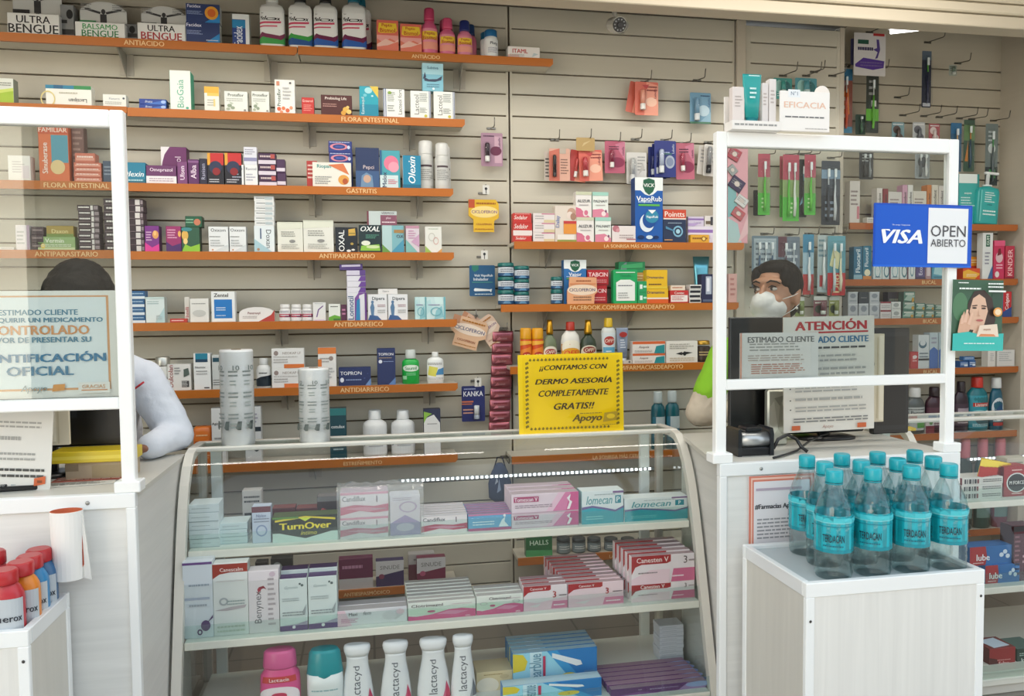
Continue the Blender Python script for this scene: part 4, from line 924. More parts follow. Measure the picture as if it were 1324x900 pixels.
C('S5', 536.5, 551, 384, '#c4e2e4', 'pale aqua marbled carton, narrower of two', MB_, d=.05, inset=.02)
C('S5', 551.5, 576, 384, '#c9e4e6', 'pale aqua marbled carton, wider of two at the shelf end', MB_, d=.05)
# ---- sixth shelf
BT('S6', 199, 218, 461, 'silver lidded jar behind the white coated shoulder', JAR, '#dcdcd6', '#c9c9c2', .72, 1.0, (.05, .6, 'r #e6e6e0 0 0 1 1;t #555 .5 .5 .24 Fenal k .6'), cmt='metal', name='jar', cat='jar')
C('S6', 216.5, 246.5, 471, '#e5e3de', 'white carton with a barcode and red sideways lettering', 't #a04a4a .14 .55 .2 Dulcolan vbk .86;r #444 .6 .12 .92 .36;m #e5e3de .6 .92 .34 .14 5;p #55635c .7 .5 .95 .6 .9 .85 .7 .8;m #888 .3 .6 .9 .6 3', d=.05)
C('S6', 250, 272, 457, '#ebecea', 'tall white carton with teal square top', 'r #1f7f9a .12 .76 .84 1;r #1a3f5a .12 .76 .84 .84;t #555 .4 .62 .12 Normix bk .6;m #aaa .15 .8 .55 .4 2;r #444 .6 .04 .9 .07', d=.05, side='#c9cac6')
C('S6', 274, 286, 459, '#c9ccc9', 'narrow grey white carton behind the taller plastic roll', 'm #666 .1 .9 .3 .1 3;r #1f4a5a .1 .8 .9 .92', d=.05)
BT('S6', 330.5, 349.5, 463, 'white round bottle with dark wave label, beside orange and white cartons', ROUND, '#dfe0de', '#d2d3d1', .78, .6, (.06, .6, 'r #e3e4e2 0 0 1 1;p #1c2a36 0 0 1 0 1 .7 .7 .3 .4 .6 0 .4;m #333 .3 .7 .9 .75 1'), name='medicine_bottle')
NK = 't #a89c94 .62 .76 .17 NEOKAP_LF bk .56;e #9a8a84 .14 .76 .07 .12;r #e0793a .38 0 1 .2;m #b5b0ac .06 .5 .5 .25 2;m #b5b0ac .06 .8 .62 .54 1'
a = C('S6', 351.5, 393, 476, '#ecebe8', 'white carton with orange foot band, lower of two', NK, d=.05)
C('S6', 351, 393, 450.5, '#ecebe8', 'white carton with orange foot band, upper of two', NK, d=.05, on=a)
C('S6', 411, 434.5, 449.5, '#eceae6', 'tall white carton with orange top band', 'r #e07f3c 0 .84 1 1;e #9a8a84 .72 .72 .12 .06;m #b5b0ac .1 .6 .76 .6 2;r #e07f3c 0 .3 .2 .7;m #bbb .3 .9 .5 .2 4', d=.05, side='#c9c7c3')
TP = 'e #e4e8f2 .10 .32 .06 .13;m #93a6d0 .22 .7 .38 .26 1;p #6f94c8 .82 0 1 0 1 .4;e #3c4f86 .6 .6 .03 .04;e #3c4f86 .8 .4 .03 .04;e #3c4f86 .7 .8 .03 .04;e #3c4f86 .45 .85 .02 .03;e #3c4f86 .9 .65 .02 .03'
C('S6', 438, 479.5, 475, '#243363', 'low wide navy carton with white lettering', 't #f0f2f6 .38 .68 .26 TOPRON bk .66;'+TP, d=.05)
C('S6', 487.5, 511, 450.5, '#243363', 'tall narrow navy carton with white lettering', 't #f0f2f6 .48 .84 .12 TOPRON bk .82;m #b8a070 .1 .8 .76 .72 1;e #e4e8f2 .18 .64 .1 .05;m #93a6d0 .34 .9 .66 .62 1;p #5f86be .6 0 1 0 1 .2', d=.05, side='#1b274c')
BT('S6', 520, 542.5, 452, 'bright green liquid bottle with a clear cup cap', [(0, .93), (.015, 1), (.60, 1), (.68, .93), (.73, .6), (.76, .52)], '#23b04a', '#cfd6d2', .74, .60, (.1, .58, 'e #e4f0e4 .5 .76 .4 .2;t #2c8a4a .5 .76 .2 Saumil bk .5;r #9fdcae .1 .08 .32 .3;m #8fdca6 .3 .7 .5 .3 2'), oval=.7, name='syrup_bottle')
BT('S6', 552.5, 574, 455, 'white syrup bottle with yellow and blue label', [(0, .93), (.015, 1), (.72, 1), (.78, .88), (.84, .42), (.88, .40)], '#e9ecea', '#e6e8e6', .84, .40, (.1, .68, 'r #eef0ee 0 0 1 1;p #dcd65c .1 .3 .5 .2 .6 .7 .2 .8;p #4f8fc0 .5 .3 .95 .3 .95 .7 .6 .6;m #888 .1 .8 .98 .84 2;m #aaa .1 .9 .16 .04 2'), oval=.6, name='syrup_bottle')
# ---- seventh shelf
s = SH['S7']; Y = s.Y+.03
p = at(261, 552, Y); q = at(261, 600, Y); A, B = at(249, 570, Y).x, at(273.5, 570, Y).x
mb = MB().loft([(0, (B-A)/2*.96, .03, 5), (.01, (B-A)/2, .034, 5), ((p.z-s.z)*.85, (B-A)/2, .034, 5), ((p.z-s.z)*.95, (B-A)/2*.94, .028, 5), (p.z-s.z, (B-A)/2*.8, .02, 5)], '#d9742a', 'plastic', 20)
mb.front('m #f0c89a .2 .8 .9 .8 1;p #b8561c .1 .5 .9 .56 .9 .62 .1 .56;t #7a3412 .5 .64 .1 Metamucil bk .7;m #f0c89a .1 .9 .4 .1 4', -(B-A)/2, (B-A)/2, .01, (p.z-s.z)*.9, -.034, 'plastic', 2)
tag(mb.build('fibre_pack', None, ((A+B)/2, Y+.034, s.z)), 'orange rounded fibre pack beside the white coated elbow', 'pack')
C('S7', 273, 291, 528, '#e4e4e2', 'white narrow carton with black sideways print beside the orange pack', 't #333 .45 .72 .22 Agiolax bk .8;m #999 .2 .8 .5 .2 4;r #2c3a4a .0 .0 .2 .3', d=.05)
C('S7', 316, 337, 526, '#d6d8d8', 'white carton with dark wave half hidden by the taller plastic roll', 'r #27323c .3 .56 1 .64;o #27323c .7 .3 .2 .1 .3;m #99a .2 .9 .9 .7 3', d=.05)
C('S7', 426, 447.5, 528, '#1d4a55', 'dark teal carton beside the shorter plastic roll', 't #e8eeee .5 .64 .10 cetulax bk .8;m #a8c4c8 .3 .7 .44 .4 1;m #a8c4c8 .2 .8 .3 .16 2;r #2f7a7c 0 .86 1 1', d=.06, side='#56625f', top='#6b7674')
LXB = 'r #eaecec 0 0 1 1;t #333 .46 .58 .12 cetulax bk .56;m #999 .3 .74 .42 .30 2;p #444 .1 .3 .22 .4 .2 .42 .1 .36'
CT = [(0, .93), (.015, 1), (.66, 1), (.72, .94), (.76, .75), (.79, .5), (.82, .46)]
BT('S7', 469, 500.5, 530, 'white laxative bottle, beside the dark teal carton', CT, '#e9ebea', '#eceeed', .80, .52, (.06, .62, LXB), name='medicine_bottle', group='white laxative bottles')
BT('S7', 506, 537, 530, 'white laxative bottle, beside the green cornered carton', CT, '#e9ebea', '#eceeed', .80, .52, (.06, .62, LXB), name='medicine_bottle', group='white laxative bottles')
C('S7', 548, 569.5, 529, '#2c3350', 'white pointed carton with navy back and green corner', 'p #e8e8e6 0 0 1 0 .96 .7 .6 .88 .2 .82 0 .74;p #8fc04a 0 .7 .2 .84 .5 .9 0 .95;m #8a8a8a .2 .8 .7 .66 1;m #aaa .3 .7 .5 .3 2', d=.05)
# ---- low shelf behind the case
C('S8', 384, 432, 733, '#6f2f58', 'wide plum carton behind the white bottles shelf, seen through the case', 'r #9a4f72 0 .55 1 .9;m #d0a8c0 .1 .9 .4 .1 1', d=.05)
C('S8', 438, 482, 722, '#6a1f4c', 'dark magenta carton standing on the low shelf seen through the case', 'm #c088a8 .1 .7 .84 .6 1;r #c9c6c8 0 0 1 .34', d=.05)
SN = 'p #d8d6da 0 .4 1 .6 1 1 0 1;t #777 .5 .74 .2 SINUDE k .7;e #8a3a5c .2 .4 .1 .1'
C('S8', 486, 522, 725, '#33245c', 'dark violet and white carton on the low shelf seen through the case', SN, d=.05)
C('S8', 528, 562, 716, '#b9b5b4', 'grey white carton at the back of the low shelf seen through the case', 'm #777 .2 .8 .86 .7 1;r #6a2440 0 0 .3 .6', d=.05, inset=.06)
C('S8', 539, 576, 721, '#7a2248', 'crimson and white carton on the low shelf seen through the case', SN.replace('#8a3a5c', '#b8527a'), d=.05)
C('S8', 330, 346, 727, '#20272b', 'black carton with silver mark on the low shelf seen through the case', 'o #aeb5b5 .5 .6 .3 .25 .2;m #888 .2 .8 .3 .1 2', d=.05)
C('S8', 350, 378, 722, '#232b2e', 'black and white carton beside a silver marked one on the low shelf', 'e #9ba3a3 .3 .7 .25 .2;m #999 .4 .9 .5 .3 2', d=.05)

# ================================================================== RIGHT SHELVES
SD = 'r #c5342f 0 0 1 1;t #f4e0da .42 .55 .4 Sedalor bi .74;m #e8b0a8 .1 .9 .96 .84 1'
x = C('R1', 663.5, 687.5, 304.5, '#c5342f', 'flat red carton with white lettering, lowest beside the silver stack', SD, d=.05)
x = C('R1', 663.5, 688, 288, '#c5342f', 'red and white carton in the middle of the red carton pile', 'r #e6dad6 0 0 1 .4;t #f4e0da .42 .72 .36 Sedalor bi .74', d=.05, on=x)
C('R1', 663.5, 687, 275.5, '#c5342f', 'flat red carton with white lettering, topmost beside the silver stack', SD, d=.05, on=x)
stack('R1', 689, 717, 275.5, 3, '#e3dad8', 'silvery white carton with pink line', 'beside the red cartons', 'm #a9a5a4 .1 .5 .8 .3 2;r #c86a8c .4 .86 1 .95;r #d8c8a0 .5 0 1 .3', d=.06, side='#cbb')
C('R1', 717.5, 745, 266, '#ded2c6', 'cream carton with blossom print and orange panel', 'e #c09a86 .78 .82 .2 .12;e #e6d6cc .7 .74 .14 .1;e #a8806c .86 .7 .14 .1;r #e2933c .4 .22 1 .5;r #c23a3a .4 .5 1 .58;t #7a8ab8 .14 .56 .22 Dalay vbk .6;r #8f9a4a .1 0 1 .06;r #e9e2da .1 .06 .9 .2', d=.05)
AB = 'p #d3728e 0 0 .9 0 .5 .2 .3 .34 0 .4;e #f0dcdc .6 .16 .16 .13;e #d3728e .64 .18 .12 .1;r #c9ccb0 0 .88 1 1;t #55565a .5 .64 .12 ALIZUR bk .8;m #b0a8a8 .2 .8 .52 .44 1'
PN = 'p #d9849c 0 0 1 0 1 .16 .6 .34 0 .3;e #f0dcdc .7 .14 .14 .1;e #7a4a6a .84 .24 .06 .06;r #9fcfc0 0 .86 1 1;t #55565a .5 .64 .12 PALNAIT bk .86;m #b0a8a8 .2 .8 .52 .44 1'
a = C('R1', 745.5, 768, 281, '#e9e4e0', 'white carton with olive top and pink foot, lower one', AB, d=.05)
C('R1', 744.5, 765, 248, '#e9e4e0', 'white carton with olive top and pink foot, upper one', AB, d=.05, on=a)
a = C('R1', 769.5, 790, 281, '#e6eae4', 'white carton with mint top and pink foot, lower one', PN, d=.05, side='#bcc4bc')
C('R1', 766, 786.5, 248.5, '#e6eae4', 'white carton with mint top and pink foot, upper one', PN, d=.05, on=a, side='#a9c4b8')
C('R1', 791.5, 822, 292, '#e3dad8', 'white carton with a pink blossom at its corner, beside the tall blue box', 'e #b8707c .16 .82 .14 .2;e #d0949c .24 .72 .08 .12;m #b0a0a0 .3 .9 .5 .2 2;r #b06a74 .6 .16 1 .22', d=.05)
VK = 'p #e9eeee 0 1 0 .80 .2 .8 .35 .74 .5 .72 .65 .74 .8 .8 1 .8 1 1;p #1d5c40 .3 .96 .28 .86 .36 .78 .5 .73 .64 .78 .72 .86 .7 .96 .5 .99;t #f0f4f0 .5 .88 .055 VICK b;t #f2f6fa .5 .66 .11 VapoRub bk .9;r #5ab04a .12 .56 .88 .59;e #dfe8f2 .42 .30 .26 .14;e #0f4a94 .50 .345 .24 .125;e #2b86a8 .60 .40 .24 .10;t #f0f6fa .6 .39 .06 VapoRub bk .42;p #f4f7f4 .46 .5 .74 .5 .6 .44;e #082a5c .2 .08 .12 .03;e #cfe0ea .5 .08 .12 .03;e #082a5c .74 .08 .1 .025;m #bcd4ee .1 .6 .64 .6 1'
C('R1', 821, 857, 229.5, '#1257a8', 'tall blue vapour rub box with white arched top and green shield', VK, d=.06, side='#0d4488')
C('R1', 857.5, 887, 271, '#22304e', 'navy carton with red orange top band and glowing ring', 'r #c9482c 0 .74 1 1;t #f4e2d8 .5 .86 .16 Pointts bk .86;r #e6d6cc 0 .70 1 .74;o #7fb2cc .64 .34 .22 .17 .3;e #a8d0e0 .64 .34 .09 .07;p #4f86a8 .1 .5 .5 .36 .5 .33 .1 .42;m #9ab .2 .8 .62 .56 1;m #c96 .05 .4 .12 .04 1', d=.05)
PU = 'r #8d6ab0 .0 .62 1 .8;t #7a5a9c .6 .36 .2 Lamisil k .5;p #b8a0d0 0 0 .4 0 .7 .3 0 .3'
a = C('R1', 889.5, 924, 292.5, '#dcd6e4', 'white and lilac carton above the small yellow box, lower', PU, d=.05, inset=.03)
C('R1', 889.5, 910, 280, '#cfc5da', 'white and lilac carton lying on the lilac pair', PU, d=.05, on=a)
C('R1', 911, 926, 279, '#d9d3cf', 'white carton with dark photo corner lying on the lilac carton', 'r #3c3a40 .5 .1 1 .9;r #6a5a4a .1 .2 .5 .5', d=.05, on=a)
C('R1', 893, 917, 303.5, '#dba531', 'small yellow carton before the white and lilac cartons', 'm #8a5a18 .1 .9 .8 .3 1;e #8a5a18 .7 .5 .14 .3;e #f0d070 .7 .5 .08 .2', d=.03)
# ---- right second shelf
VJ = 'r #d4dbe2 0 0 1 1;r #24507a .0 .0 1 .34;m #667 .2 .8 .9 .4 2;p #5a8ab0 .3 .0 .7 .0 .6 .3 .4 .3'
def jars(x0, x1, ys, desc, where, body='#1f3450'):
    prev = None; n = len(ys); g = 'small blue ointment jars'
    for i, y in enumerate(ys):
        prev = BT('R2', x0, x1, y, f'{desc}, {posword(i, n)} {where}', JAR, body, '#1c6a66', .72, 1.03, (.06, .66, VJ), name='ointment_jar', cat='jar', on=prev, group=g)
jars(645.5, 666, (375, 358, 340), 'dark blue ointment jar with teal lid', 'in the column by the wall seam')
jars(666.5, 686, (377, 361, 344), 'dark blue ointment jar with teal lid', 'in the column nearer the blue box')
jars(714, 728.5, (374, 358), 'slim dark ointment jar with silver label', 'of two beside the white topped blue box', '#3a4a50')
C('R2', 729, 758, 336, '#2c6fb0', 'blue carton with white arched top standing behind the orange die cut card', VK.replace('VapoRub', 'Vapor'), d=.05, inset=.03)
CIC = [(0, 0), (.9, 0), (.92, .34), (1, .42), (.98, .98), (.08, 1), (.06, .56), (0, .5)]
def diecut(sh, x0, x1, yt, label, body, gfx, rz=0, inset=0):
    s = SH[sh]; Y = s.Y+.016+inset; A, B = at(x0, yt+15, Y).x, at(x1, yt+15, Y).x; w = B-A; h = at((x0+x1)/2, yt, Y).z-s.z
    mb = MB().prism([(-w/2+u*w, v*h) for u, v in CIC], 0, .012, body, 'card').front(gfx, -w/2, w/2, 0, h)
    return tag(mb.build('medicine_box', None, ((A+B)/2, Y, s.z), rz), label, 'medicine box')
CG = 'e #f0d8c0 .5 .52 .5 .2;t #4a4f78 .5 .52 .2 CICLOFERON bk .86;m #a0522c .3 .8 .9 .8 1;m #8a6a50 .2 .8 .3 .1 2;r #d98a5c .08 .72 .95 .76'
diecut('R2', 733.5, 772, 358, 'orange and cream die cut pack with navy wordmark', '#e3a67c', CG)
TN = 't #f4dcdc .5 .7 .3 TABCIN bk .9;m #e0a0a0 .1 .9 .4 .15 2;r #8a1f24 0 0 1 .1'
a = C('R2', 759, 785, 369, '#b3272f', 'red carton with pale lettering, lower one partly behind the orange pack', TN, d=.05, inset=.03)
C('R2', 759.5, 787, 349, '#b3272f', 'red carton with pale lettering, upper one between blue and green boxes', TN, d=.05, on=a)
C('R2', 800, 834, 338.5, '#2f8f5c', 'large green carton with light band behind the green pouch', 'p #8a949a 0 .6 .1 .9 .3 1 .3 .5 0 .4;r #c99a62 .5 .46 1 .74;m #e8d8b8 .54 .96 .7 .5 3;p #4fb878 .1 .92 .9 .98 .9 .86 .1 .84', d=.06, inset=.05)
s = SH['R2']; Y = s.Y+.022; A, B = at(793, 370, Y).x, at(824, 370, Y).x; w = B-A; h = at(808, 348.5, Y).z-s.z
mb = MB().prism(rrect(-w/2, w/2, 0, h, .008), 0, .035, '#1fa35e', 'card').front('r #eef0ec .12 .08 .9 .62;p #eef0ec .12 .62 .3 .7 .7 .7 .9 .62;t #2c8a5c .5 .82 .07 Theraflu bk .5;m #667 .2 .8 .56 .5 1;m #aaa .2 .8 .34 .14 3;r #c9e6cf .1 .9 .9 .93', -w/2, w/2, 0, h)
tag(mb.build('medicine_pouch', None, ((A+B)/2, Y, s.z)), 'bright green pouch with a white panel, front of the green group', 'pouch')
stack('R2', 825, 836.5, 363.5, 2, '#2a9a60', 'small green carton with white square', 'touching the yellow boxes', 'r #e6efe6 .2 .3 .5 .7;m #cfe .6 .95 .7 .3 1', d=.05)
DR = 't #3c2a5c .42 .6 .26 Dramamine bk .8;m #6a4a2c .1 .7 .3 .14 1;r #e8c83c 0 0 1 .1'
a = C('R2', 836.5, 864, 373, '#e6b822', 'yellow carton with red foot, lower of the yellow pair', DR.replace('.42 .6', '.42 .74')+';r #d9622c 0 0 1 .28;r #f0e6d6 0 .28 1 .38', d=.05)
C('R2', 836, 863, 349, '#e6b822', 'yellow carton with purple wordmark, upper of the yellow pair', DR, d=.05, on=a)
a = C('R2', 866.5, 890, 375.5, '#c23430', 'red edged white carton with small print, beside the yellow pair', 'r #efe8e4 .04 .1 .96 .62;t #f4e2dc .5 .8 .2 Contac bk .7;m #b8524c .1 .9 .55 .2 3', d=.05)
C('R2', 867.5, 886, 369, '#e6d6c4', 'small cream carton lying on the red edged carton', 'm #c07a5c .1 .8 .8 .3 1', d=.04, on=a)
stack('R2', 891.5, 906.5, 368, 4, '#e0e0dc', 'thin white carton with black bar', 'beside the navy carton', 'r #23262a .05 .2 .95 .72', d=.05)
a = C('R2', 907, 925.5, 354.5, '#22284a', 'navy carton with silver capsule picture', 'r #aeb8c8 .3 .3 .7 .92;r #e2e6ee .36 .4 .56 .86;r #55607c .1 .04 .9 .12', d=.05)
s = SH['R2']; Y = s.Y+.085; A, B = at(899, 345, Y).x, at(918, 345, Y).x; w = B-A; z0 = at(908, 392, Y).z; h = at(908, 331.5, Y).z-s.z
mb = MB().loft([(0, w*.5, .018, 3), (h*.35, w*.42, .018, 3), (h*.75, w*.5, .012, 3), (h, w*.56, .003, 4)], '#6fb6c8', 'foil', 16)
tag(mb.build('foil_pouch', None, ((A+B)/2, Y+.02, s.z)), 'light blue foil pouch rising behind the navy carton', 'pouch')
C('R2', 942, 953, 354, '#d6a8a0', 'narrow pale pink carton behind the white screen post by the woman', 'm #b87a74 .2 .8 .9 .2 4', d=.045)
# ---- right third shelf: repellents
YC = [(0, .96), (.01, 1), (.70, 1), (.72, .97)]
def spraycan(x0, x1, lb): BT('R3', x0, x1, 424, lb, YC, '#d9541f', '#e0a01c', .70, 1.0, (.04, .66, 'r #d8501e 0 0 1 1;p #e8892c 0 .2 1 .5 1 .8 0 .6;e #b8281c .5 .34 .32 .2;t #f4dca0 .5 .34 .22 OFF! bi .4;p #f0b43c 0 .8 1 .9 1 1 0 1'), name='spray_can', cat='spray can', group='orange repellent cans', captop=1)
spraycan(674, 688.5, 'orange repellent can with golden cap, nearer the wall seam')
spraycan(689, 704, 'orange repellent can with golden cap, nearer the gold pump bottle')
PUMP = [(0, .9), (.015, 1), (.45, 1), (.56, .86), (.63, .5), (.68, .4)]
def pumpx(col):
    def f(root, r, h, ov):
        MB().loft([(h*.68, r*.46, r*.46), (h*.74, r*.5, r*.5), (h*.86, r*.40, r*.40), (h, r*.36, r*.3)], col, 'metal', 14).build('pump', root)
    return f
BT('R3', 703, 721.5, 413.5, 'clear repellent bottle with gold pump, beside the orange cans', PUMP, '#6f7a5c', None, lab=(.08, .44, 'e #e6dfd0 .5 .5 .44 .46;e #a83a34 .5 .6 .3 .2;t #f4e4d0 .5 .6 .2 OFF! bik .5;m #333 .3 .7 .34 .2 1'), name='repellent_bottle', oval=.7, extra=pumpx('#c9962c'))
BT('R3', 727, 751.5, 416, 'white and orange repellent bottle with red cap', [(0, .9), (.015, 1), (.55, 1), (.68, .9), (.76, .6), (.80, .44)], '#e6e3dc', '#b5382a', .80, .46, (.04, .60, 'p #e2932c .0 0 1 0 1 .8 .8 .3 .2 .3 0 .8;e #f0ead8 .5 .66 .44 .3;e #e0a028 .5 .4 .42 .24;t #d8401f .5 .42 .3 OFF! bik .6;m #b86a2c .2 .8 .14 .04 1'), name='repellent_bottle', oval=.6)
BT('R3', 752, 773, 413.5, 'dark repellent bottle with gold pump, beside the yellow capped bottle', PUMP, '#2f3c2a', None, lab=(.08, .46, 'e #d9d2c0 .5 .5 .46 .44;e #8a2f2a .5 .66 .3 .2;t #f0e0c8 .5 .66 .2 OFF! bik .5;m #333 .3 .7 .4 .2 2'), name='repellent_bottle', oval=.7, extra=pumpx('#cf9f34'))
BT('R3', 779, 797.5, 411, 'white gel bottle with yellow cap and light blue label', [(0, .75), (.02, .8), (.3, .86), (.7, 1), (.76, .9), (.8, .6)], '#d3d8d6', '#d9b52c', .80, .58, (.06, .68, 'r #d8e2e6 0 0 1 1;r #5fa8cc .1 .05 .9 .5;e #b23a34 .5 .72 .3 .16;t #f4dcd0 .5 .72 .16 OFF! bik .5;m #eef6fa .3 .7 .4 .12 3'), name='repellent_bottle', oval=.6)
s = SH['R3']; Y = s.Y+.02; A, B = at(798.5, 450, Y).x, at(813.5, 450, Y).x; w = B-A; h = at(806, 424, Y).z-s.z
r0 = empty('cream_tube', 'grey blue squeeze tube with red oval mark, beside the stacked white orange cartons', 'tube', ((A+B)/2, Y+.02, s.z))
MB().loft([(h*.16, w*.40, .016), (h*.5, w*.46, .014), (h*.96, w*.52, .003, 4), (h, w*.52, .003, 4)], '#8a97ae', 'plastic', 18).front('e #a83a38 .5 .82 .4 .1;m #dfe4ec .2 .8 .66 .3 4', -w*.42, w*.42, h*.2, h*.95, -.017, 'plastic', 2).build('tube_body', r0)
MB().loft([(0, w*.34, .015), (h*.16, w*.36, .015)], '#c9ced4', 'plastic', 18).build('cap', r0)
AS = 'r #d9693c 0 .78 1 1;t #9a8a84 .34 .52 .26 Asepxia bik .6;p #2f8f96 .66 0 .98 .0 .98 .72 .72 .6;m #b0a8a4 .06 .6 .3 .1 2'
a = C('R3', 818, 860, 457, '#e9e2dc', 'white carton with orange top and teal corner, lower of the pair', AS, d=.05)
C('R3', 818, 860, 441.5, '#e9e2dc', 'white carton with orange top and teal corner, upper of the pair', AS, d=.05, on=a)
C('R3', 806.5, 817, 466, '#c9c4bb', 'tiny cream carton before the grey blue tube', 'r #555 .6 .3 .8 .8', d=.03)
C('R3', 861.5, 902, 441, '#e6e2da', 'white carton with black pointed sticks print', 'p #1c1c1e .3 .42 .5 .5 .5 .34;r #1c1c1e .5 .38 .56 .46;p #1c1c1e .84 .46 .62 .5 .62 .38;e #1c1c1e .58 .42 .05 .1;m #b0aaa0 .1 .9 .9 .62 3;m #c8b8a0 .1 .9 .26 .06 2', d=.05)
BT('R3', 903, 921, 440, 'dark brown jar with golden lid by the green sleeve', JAR, '#2b211c', '#b58f3c', .80, 1.0, (.1, .7, 'r #3a2c24 0 0 1 1;m #c9b07a .2 .8 .7 .3 2'), name='jar', cat='jar', cmt='metal')
# ---- below the case top
def gel(x0, x1, yt, lb):
    BT('R4', x0, x1, yt, lb, [(0, .93), (.015, 1), (.66, 1), (.74, .9), (.79, .55), (.82, .48)], '#175a66', '#b9c4c4', .80, .62, (.1, .62, 'r #2a6f86 .1 .1 .9 .9;r #b9c8cc .3 .5 .9 .9;m #dfe .2 .8 .4 .2 2'), name='gel_bottle', oval=.8, group='teal gel bottles')
gel(844.5, 862, 506, 'teal gel bottle with clear flip cap, nearer the yellow sign')
gel(863, 881, 505, 'teal gel bottle with clear flip cap, nearer the beige sleeve')
C('R5', 680, 714, 690, '#1f6a3c', 'green sweet bag seen through the case below the pink boxes', 't #d6f0dc .5 .6 .3 HALLS bk .7;p #49a868 0 0 1 0 1 .24 0 .3', d=.04, m='plastic', name='sweet_bag', cat='bag')
for i, x in enumerate((722, 742, 762, 784, 806, 828, 850)):
    BT('R5', x, x+17, 694 + i*.3, f'dim jar seen through the case behind the pink boxes, {["first", "second", "third", "fourth", "fifth", "sixth", "seventh"][i]} from the green bag', JAR, '#4a585c', '#2f3a40', .76, 1.0, (.1, .66, 'r #7a8a90 0 0 1 1;m #dfe6e8 .2 .8 .8 .3 2'), name='sweet_jar', cat='jar', group='dim jars behind the case')

HK(652, 590, 'wire peg hook behind the case holding the dark blue net bag', L=.14)
p = at(646, 596, W-.10); q = at(646, 648, W-.10); hb = p.z-q.z
root = empty('net_bag', 'dark blue net bag hanging behind the display case above the pink magenta cartons', 'bag', (p.x, W-.10, p.z))
MB().loft([(-hb, .03, .012, 3), (-hb*.9, .055, .026), (-hb*.55, .058, .03), (-hb*.25, .04, .02), (-hb*.05, .015, .01)], '#2c3a5c', 'cloth', 18).front('p #8a9ab8 .3 .2 .42 .7 .5 .3;p #1a2238 .55 .1 .7 .6 .8 .2;p #aab4c8 .2 .5 .3 .8 .36 .6', -.05, .05, -hb*.9, -hb*.2, -.031, 'cloth').build('bag_body', root)
MB().tube([(-.03, 0, -hb*.2), (-.012, -.006, .02), (.012, -.006, .02), (.03, 0, -hb*.2)], .003, '#22304c', 'cloth', 8).build('strap', root)
# ================================================================== GOODS ON HOOKS
HK(635, 166, 'wire peg hook holding the mauve lip balm card', col='#8f8c86')
LIP = 'r #c9a4b4 .62 .1 .95 .9;e #6a2a48 .68 .46 .26 .14;m #5a3a54 .1 .6 .95 .86 1;t #5a2a5c .84 .72 .14 Labello vk .3;'
BC(622, 650, 172, 215, '#a98498', 'mauve lip balm card hanging by the wall seam', LIP, tube=(.14, .12, .40, .68, '#3a2a34', '#e8e6e4'))
HK(624, 250, 'wire peg hook with price tag above the yellow die cut card', col='#8f8c86')
CG2 = 'e #f2d98a .52 .62 .46 .18;t #7a4a86 .52 .62 .15 CICLOFERON bk .84;r #c0522c 0 .74 .2 1;m #b0701c .25 .9 .94 .82 1;t #a0522c .5 .24 .12 CICLOFERON bk .5;m #b0701c .2 .8 .12 .06 1'
CS = [(.16, 0), (.84, 0), (.84, .34), (1, .44), (1, .86), (.9, 1), (0, 1), (0, .5), (.16, .38)]
BC(606, 645, 258, 300, '#e2b52a', 'yellow die cut cold sore card hanging alone', CG2, shape=CS, thick=.012, off=.07)
HK(622, 332, 'wire peg hook with price tag above the blue inhaler card', col='#8f8c86')
BC(607, 640, 343, 383, '#1c5682', 'blue inhaler card with white inhaler, hanging by the dark jars', 'p #2a7a6a .1 1 .1 .86 .2 .78 .36 .86 .36 1;t #e6eef4 .55 .66 .10 Vick_VapoRub bk .72;t #e6eef4 .45 .55 .09 Inhalador bk .6;r #4fa08a .1 .44 .9 .46;p #e6ecee .16 .2 .2 .16 .78 .17 .84 .12 .88 .24 .78 .22 .2 .26;m #cfe0ea .2 .9 .1 .03 1', off=.07)
HK(612, 408, 'wire peg hook behind the beige die cut cards', col='#8f8c86')
BG = CG2.replace('#c0522c', '#c08a6a').replace('#f2d98a', '#efdccb')
BC(599, 629, 409, 452, '#d9b49c', 'beige die cut card tilted at the back of the beige bunch', BG, shape=CS, off=.05, ry=.5)
BC(606, 637, 413, 452, '#e3c6b0', 'beige die cut card tilted to the wall seam, middle of the bunch', BG, shape=CS, off=.062, ry=-.6)
BC(587, 634, 412, 451, '#e0b896', 'beige die cut card in front of the beige bunch, navy wordmark', BG.replace('#7a4a86', '#3f4a78'), shape=CS, off=.075, ry=.28)
HK(614, 492, 'wire peg hook with price tag above the navy toothache card', col='#8f8c86')
BC(597, 627, 499, 545, '#232c6a', 'navy toothache gel card with white lettering and clear blister', 't #f0f2f6 .5 .78 .14 KANKA b .84;m #aab4dc .1 .6 .95 .88 1;r #c9704c 0 .54 .5 .58;r #c9704c 0 .48 .45 .51;m #d8a08a .06 .5 .38 .2 2', tube=(.48, .08, .76, .46, '#dfe2e6', '#aeb6c4'), off=.07)
HK(651, 424, 'wire peg hook carrying the long pink bubble strip', col='#8f8c86')
p0, p1 = at(650, 428, W-.06), at(643, 560, W-.06)
root = empty('sachet_strip', 'long strip of crumpled pink sachets hanging down by the yellow sign', 'strip', (p0.x, W-.06, p0.z))
L = p0.z-p1.z; w = at(663, 480, W-.06).x-at(634, 480, W-.06).x; n = 9
